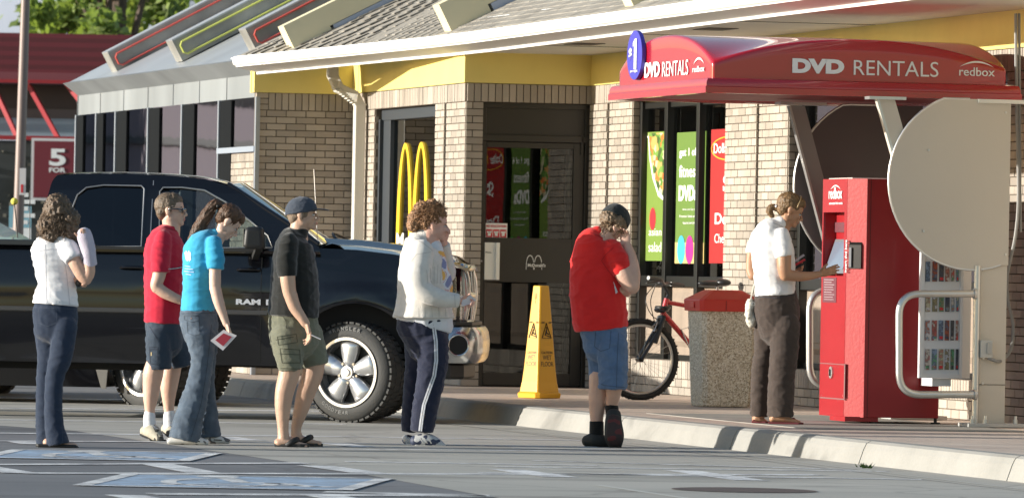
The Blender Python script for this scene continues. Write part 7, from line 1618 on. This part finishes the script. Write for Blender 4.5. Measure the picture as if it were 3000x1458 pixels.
# ---------------------------------------------------------------- G: woman at the kiosk
p = Person('tanned woman in white T-shirt and brown trousers touching the kiosk screen', 2275, 1240, .157, None)
wt = cloth('bright_tee', (.76, .75, .74), .3, 220)
sh_, sb = p.garment('shirt', wt, [dict(pts=[(2285, 656, 24, 0, .9), (2268, 674, 45, 0, 1.15), (2260, 700, 56, 0, 1.1), (2264, 740, 62), (2268, 790, 61, 0, .95), (2270, 830, 59, 0, .9), (2272, 864, 61, 0, .95)], k=1.2, rnd=(True, False)), dict(pts=[(2290, 690, 25, -.14), (2294, 722, 27, -.17), (2299, 752, 25, -.18)], rnd=(True, False)), dict(pts=[(2222, 690, 22, .12), (2206, 722, 18, .16), (2200, 742, 14, .16)], rnd=(True, False))], disp=folds(.006, 6, 6, 11, 44, True, 7))
p.decal(sb, [(2264, 652), (2285, 660), (2306, 672)], 2.5, 'neck_rib', mat('rib_white', (.5, .5, .5), .9), sh_)
p.L(p.body, [(2308, 640, 21), (2296, 660, 21), (2285, 676, 27)], k=.95)
p.L(p.body, [(2297, 730, 22, -.17), (2297, 780, 20.5, -.19), (2300, 806, 17, -.19)]); p.L(p.body, [(2299, 804, 17, -.19), (2340, 809, 15, -.16), (2375, 807, 12, -.12), (2400, 803, 10, -.10)])
p.hand(p.P(2400, 803, -.10), (1, .12, .30), (.1, -.5, 1), (-4, 8, 8), .92, spread=.08); p.L(p.body, [(2203, 725, 14, .16), (2199, 785, 14, .16), (2204, 808, 13, .14)]); p.L(p.body, [(2204, 806, 12, .14), (2260, 800, 13, .2), (2318, 785, 11, .12)])
p.hand(p.P(2316, 786, .08), (1, -.2, .3), (0, -.4, 1), (40, 50, 30), .88)
tr_, tb2 = p.garment('trousers', cloth('brown_twill', (.060, .045, .038), .3, 260, .15), [dict(pts=[(2271, 854, 59), (2273, 880, 64), (2276, 915, 66), (2280, 955, 61)], k=1.05), dict(pts=[(2244, 950, 36, .08), (2238, 1030, 29, .09), (2228, 1100, 27, .09), (2224, 1219, 26, .09)], rnd=(True, False)), dict(pts=[(2300, 950, 43, -.08), (2298, 1027, 42, -.09), (2290, 1100, 39, -.09), (2286, 1219, 38, -.09)], rnd=(True, False))], disp=jf(45, .006))
p.decal(tb2, [(2212, 868), (2270, 872), (2330, 864)], 1.6, 'waist_seam', stitch, tr_)
for x0, x1, d_ in ((2206, 2252, .09), (2256, 2348, -.09)):
    p.L(p.body, [(x0 + 6, 1226, 9, d_), ((x0 + x1) / 2, 1228, 9, d_), (x1 - 8, 1236, 6, d_)], k=2.2)
    mb = MB(); a_, b_ = p.P(x0 - 4, 1240, d_), p.P(x1 + 6, 1240, d_); mb.prism([(a_.x, p.Y + d_ - .03, .158), (b_.x - .04, p.Y + d_ - .045, .158), (b_.x, p.Y + d_, .158), (b_.x - .04, p.Y + d_ + .045, .158), (a_.x, p.Y + d_ + .03, .158)], (0, 0, .014)); so_ = p.fix(mb, 'flip_flop', mat('maroon_foam', (.16, .03, .035), .7), None, 30)
    mb = MB(); mb.tube([p.P(x1 - 50 if x1 - x0 > 60 else x0, 1230, d_ - .045), p.P(x1 - 22, 1224, d_ - .01), p.P(x1 - 14, 1232, d_)], .006, 6); p.fix(mb, 'strap', MATS['maroon_foam'], so_)
T = p.head(2313, 618, 24, 6, sc_=.98); p.features(mat('brow_tan', (.08, .045, .02), .8), mat('lip_tan', (.32, .11, .08), .4)); p.finish(skG)
hg = hairmat('hair_honey', (.21, .125, .058)); mb = MB()
for c, r in (((-.020, 0, .050), (.102, .084, .086)), ((-.05, 0, .005), (.052, .072, .062)), ((.034, 0, .078), (.060, .064, .050))): mb.ell(c, r, T)
p.L(mb, [(2280, 612, 9), (2262, 606, 9), (2254, 618, 10), (2262, 632, 7)], k=1.2); remeshed(mb, 'hair', hg, p.root, .005, 3, folds(.003, 20, 50, 40, 4, True, 10, .6))
mb = MB(); mb.tube([T @ V(.030, -.088 * math.cos(t / 10 * 3.1416), .04 + .098 * math.sin(t / 10 * 3.1416)) for t in range(11)], .004, 6); p.fix(mb, 'hair_band', mat('band_gold', (.40, .28, .14), .3)); mb = MB(); mb.ell(p.P(2274, 604, -.02), (.010, .02, .010)); p.fix(mb, 'hair_tie', whitef)
q = p.P(2342, 768, .0); dv = thing('held_film_cases', 'small stack of film cases held against her chest by the woman at the kiosk', 'film cases', q)
for i, (dx, dz, an) in enumerate(((0, .03, 35), (.005, .0, 30), (-.005, -.03, 28))):
    d_ = V(math.cos(R(an)), 0, math.sin(R(an))) * .085; n2 = V(-d_.z, 0, d_.x).normalized() * .007; c_ = V(dx, 0, dz); mb = MB(); mb.hexa([c_ - d_ * .5 - n2, c_ + d_ * .5 - n2, c_ + d_ * .5 + n2, c_ - d_ * .5 + n2], [x + V(0, .12, 0) for x in (c_ - d_ * .5 - n2, c_ + d_ * .5 - n2, c_ + d_ * .5 + n2, c_ - d_ * .5 + n2)]); mb.build('case', (M['card_line'], redp, blk)[i], dv)
q = p.P(2198, 918, .02); pu = thing('handbag', 'small off white leather handbag hanging behind the woman at the kiosk', 'handbag', q); mb = MB()
for c, r in (((0, 0, .05), (.035, .06, .06)), ((.01, 0, -.04), (.040, .06, .06)), ((-.01, -.03, .0), (.03, .04, .05))): mb.ell(q + V(*c), r)
remeshed(mb, 'bag', mat('bag_leather', (.58, .55, .47), .5), pu, .006, 3, folds(.006, 22, 22, 22, 3)); mb = MB(); mb.tube([V(.0, 0, .09), V(.02, -.02, .20), V(.05, -.02, .26)], .006, 6); mb.build('strap', MATS['bag_leather'], pu); mb = MB(); mb.tube([V(.02 + .012 * math.cos(t), -.065, .07 + .012 * math.sin(t)) for t in range(6)], .003, 5, closed=True); mb.build('buckle', steel, pu)
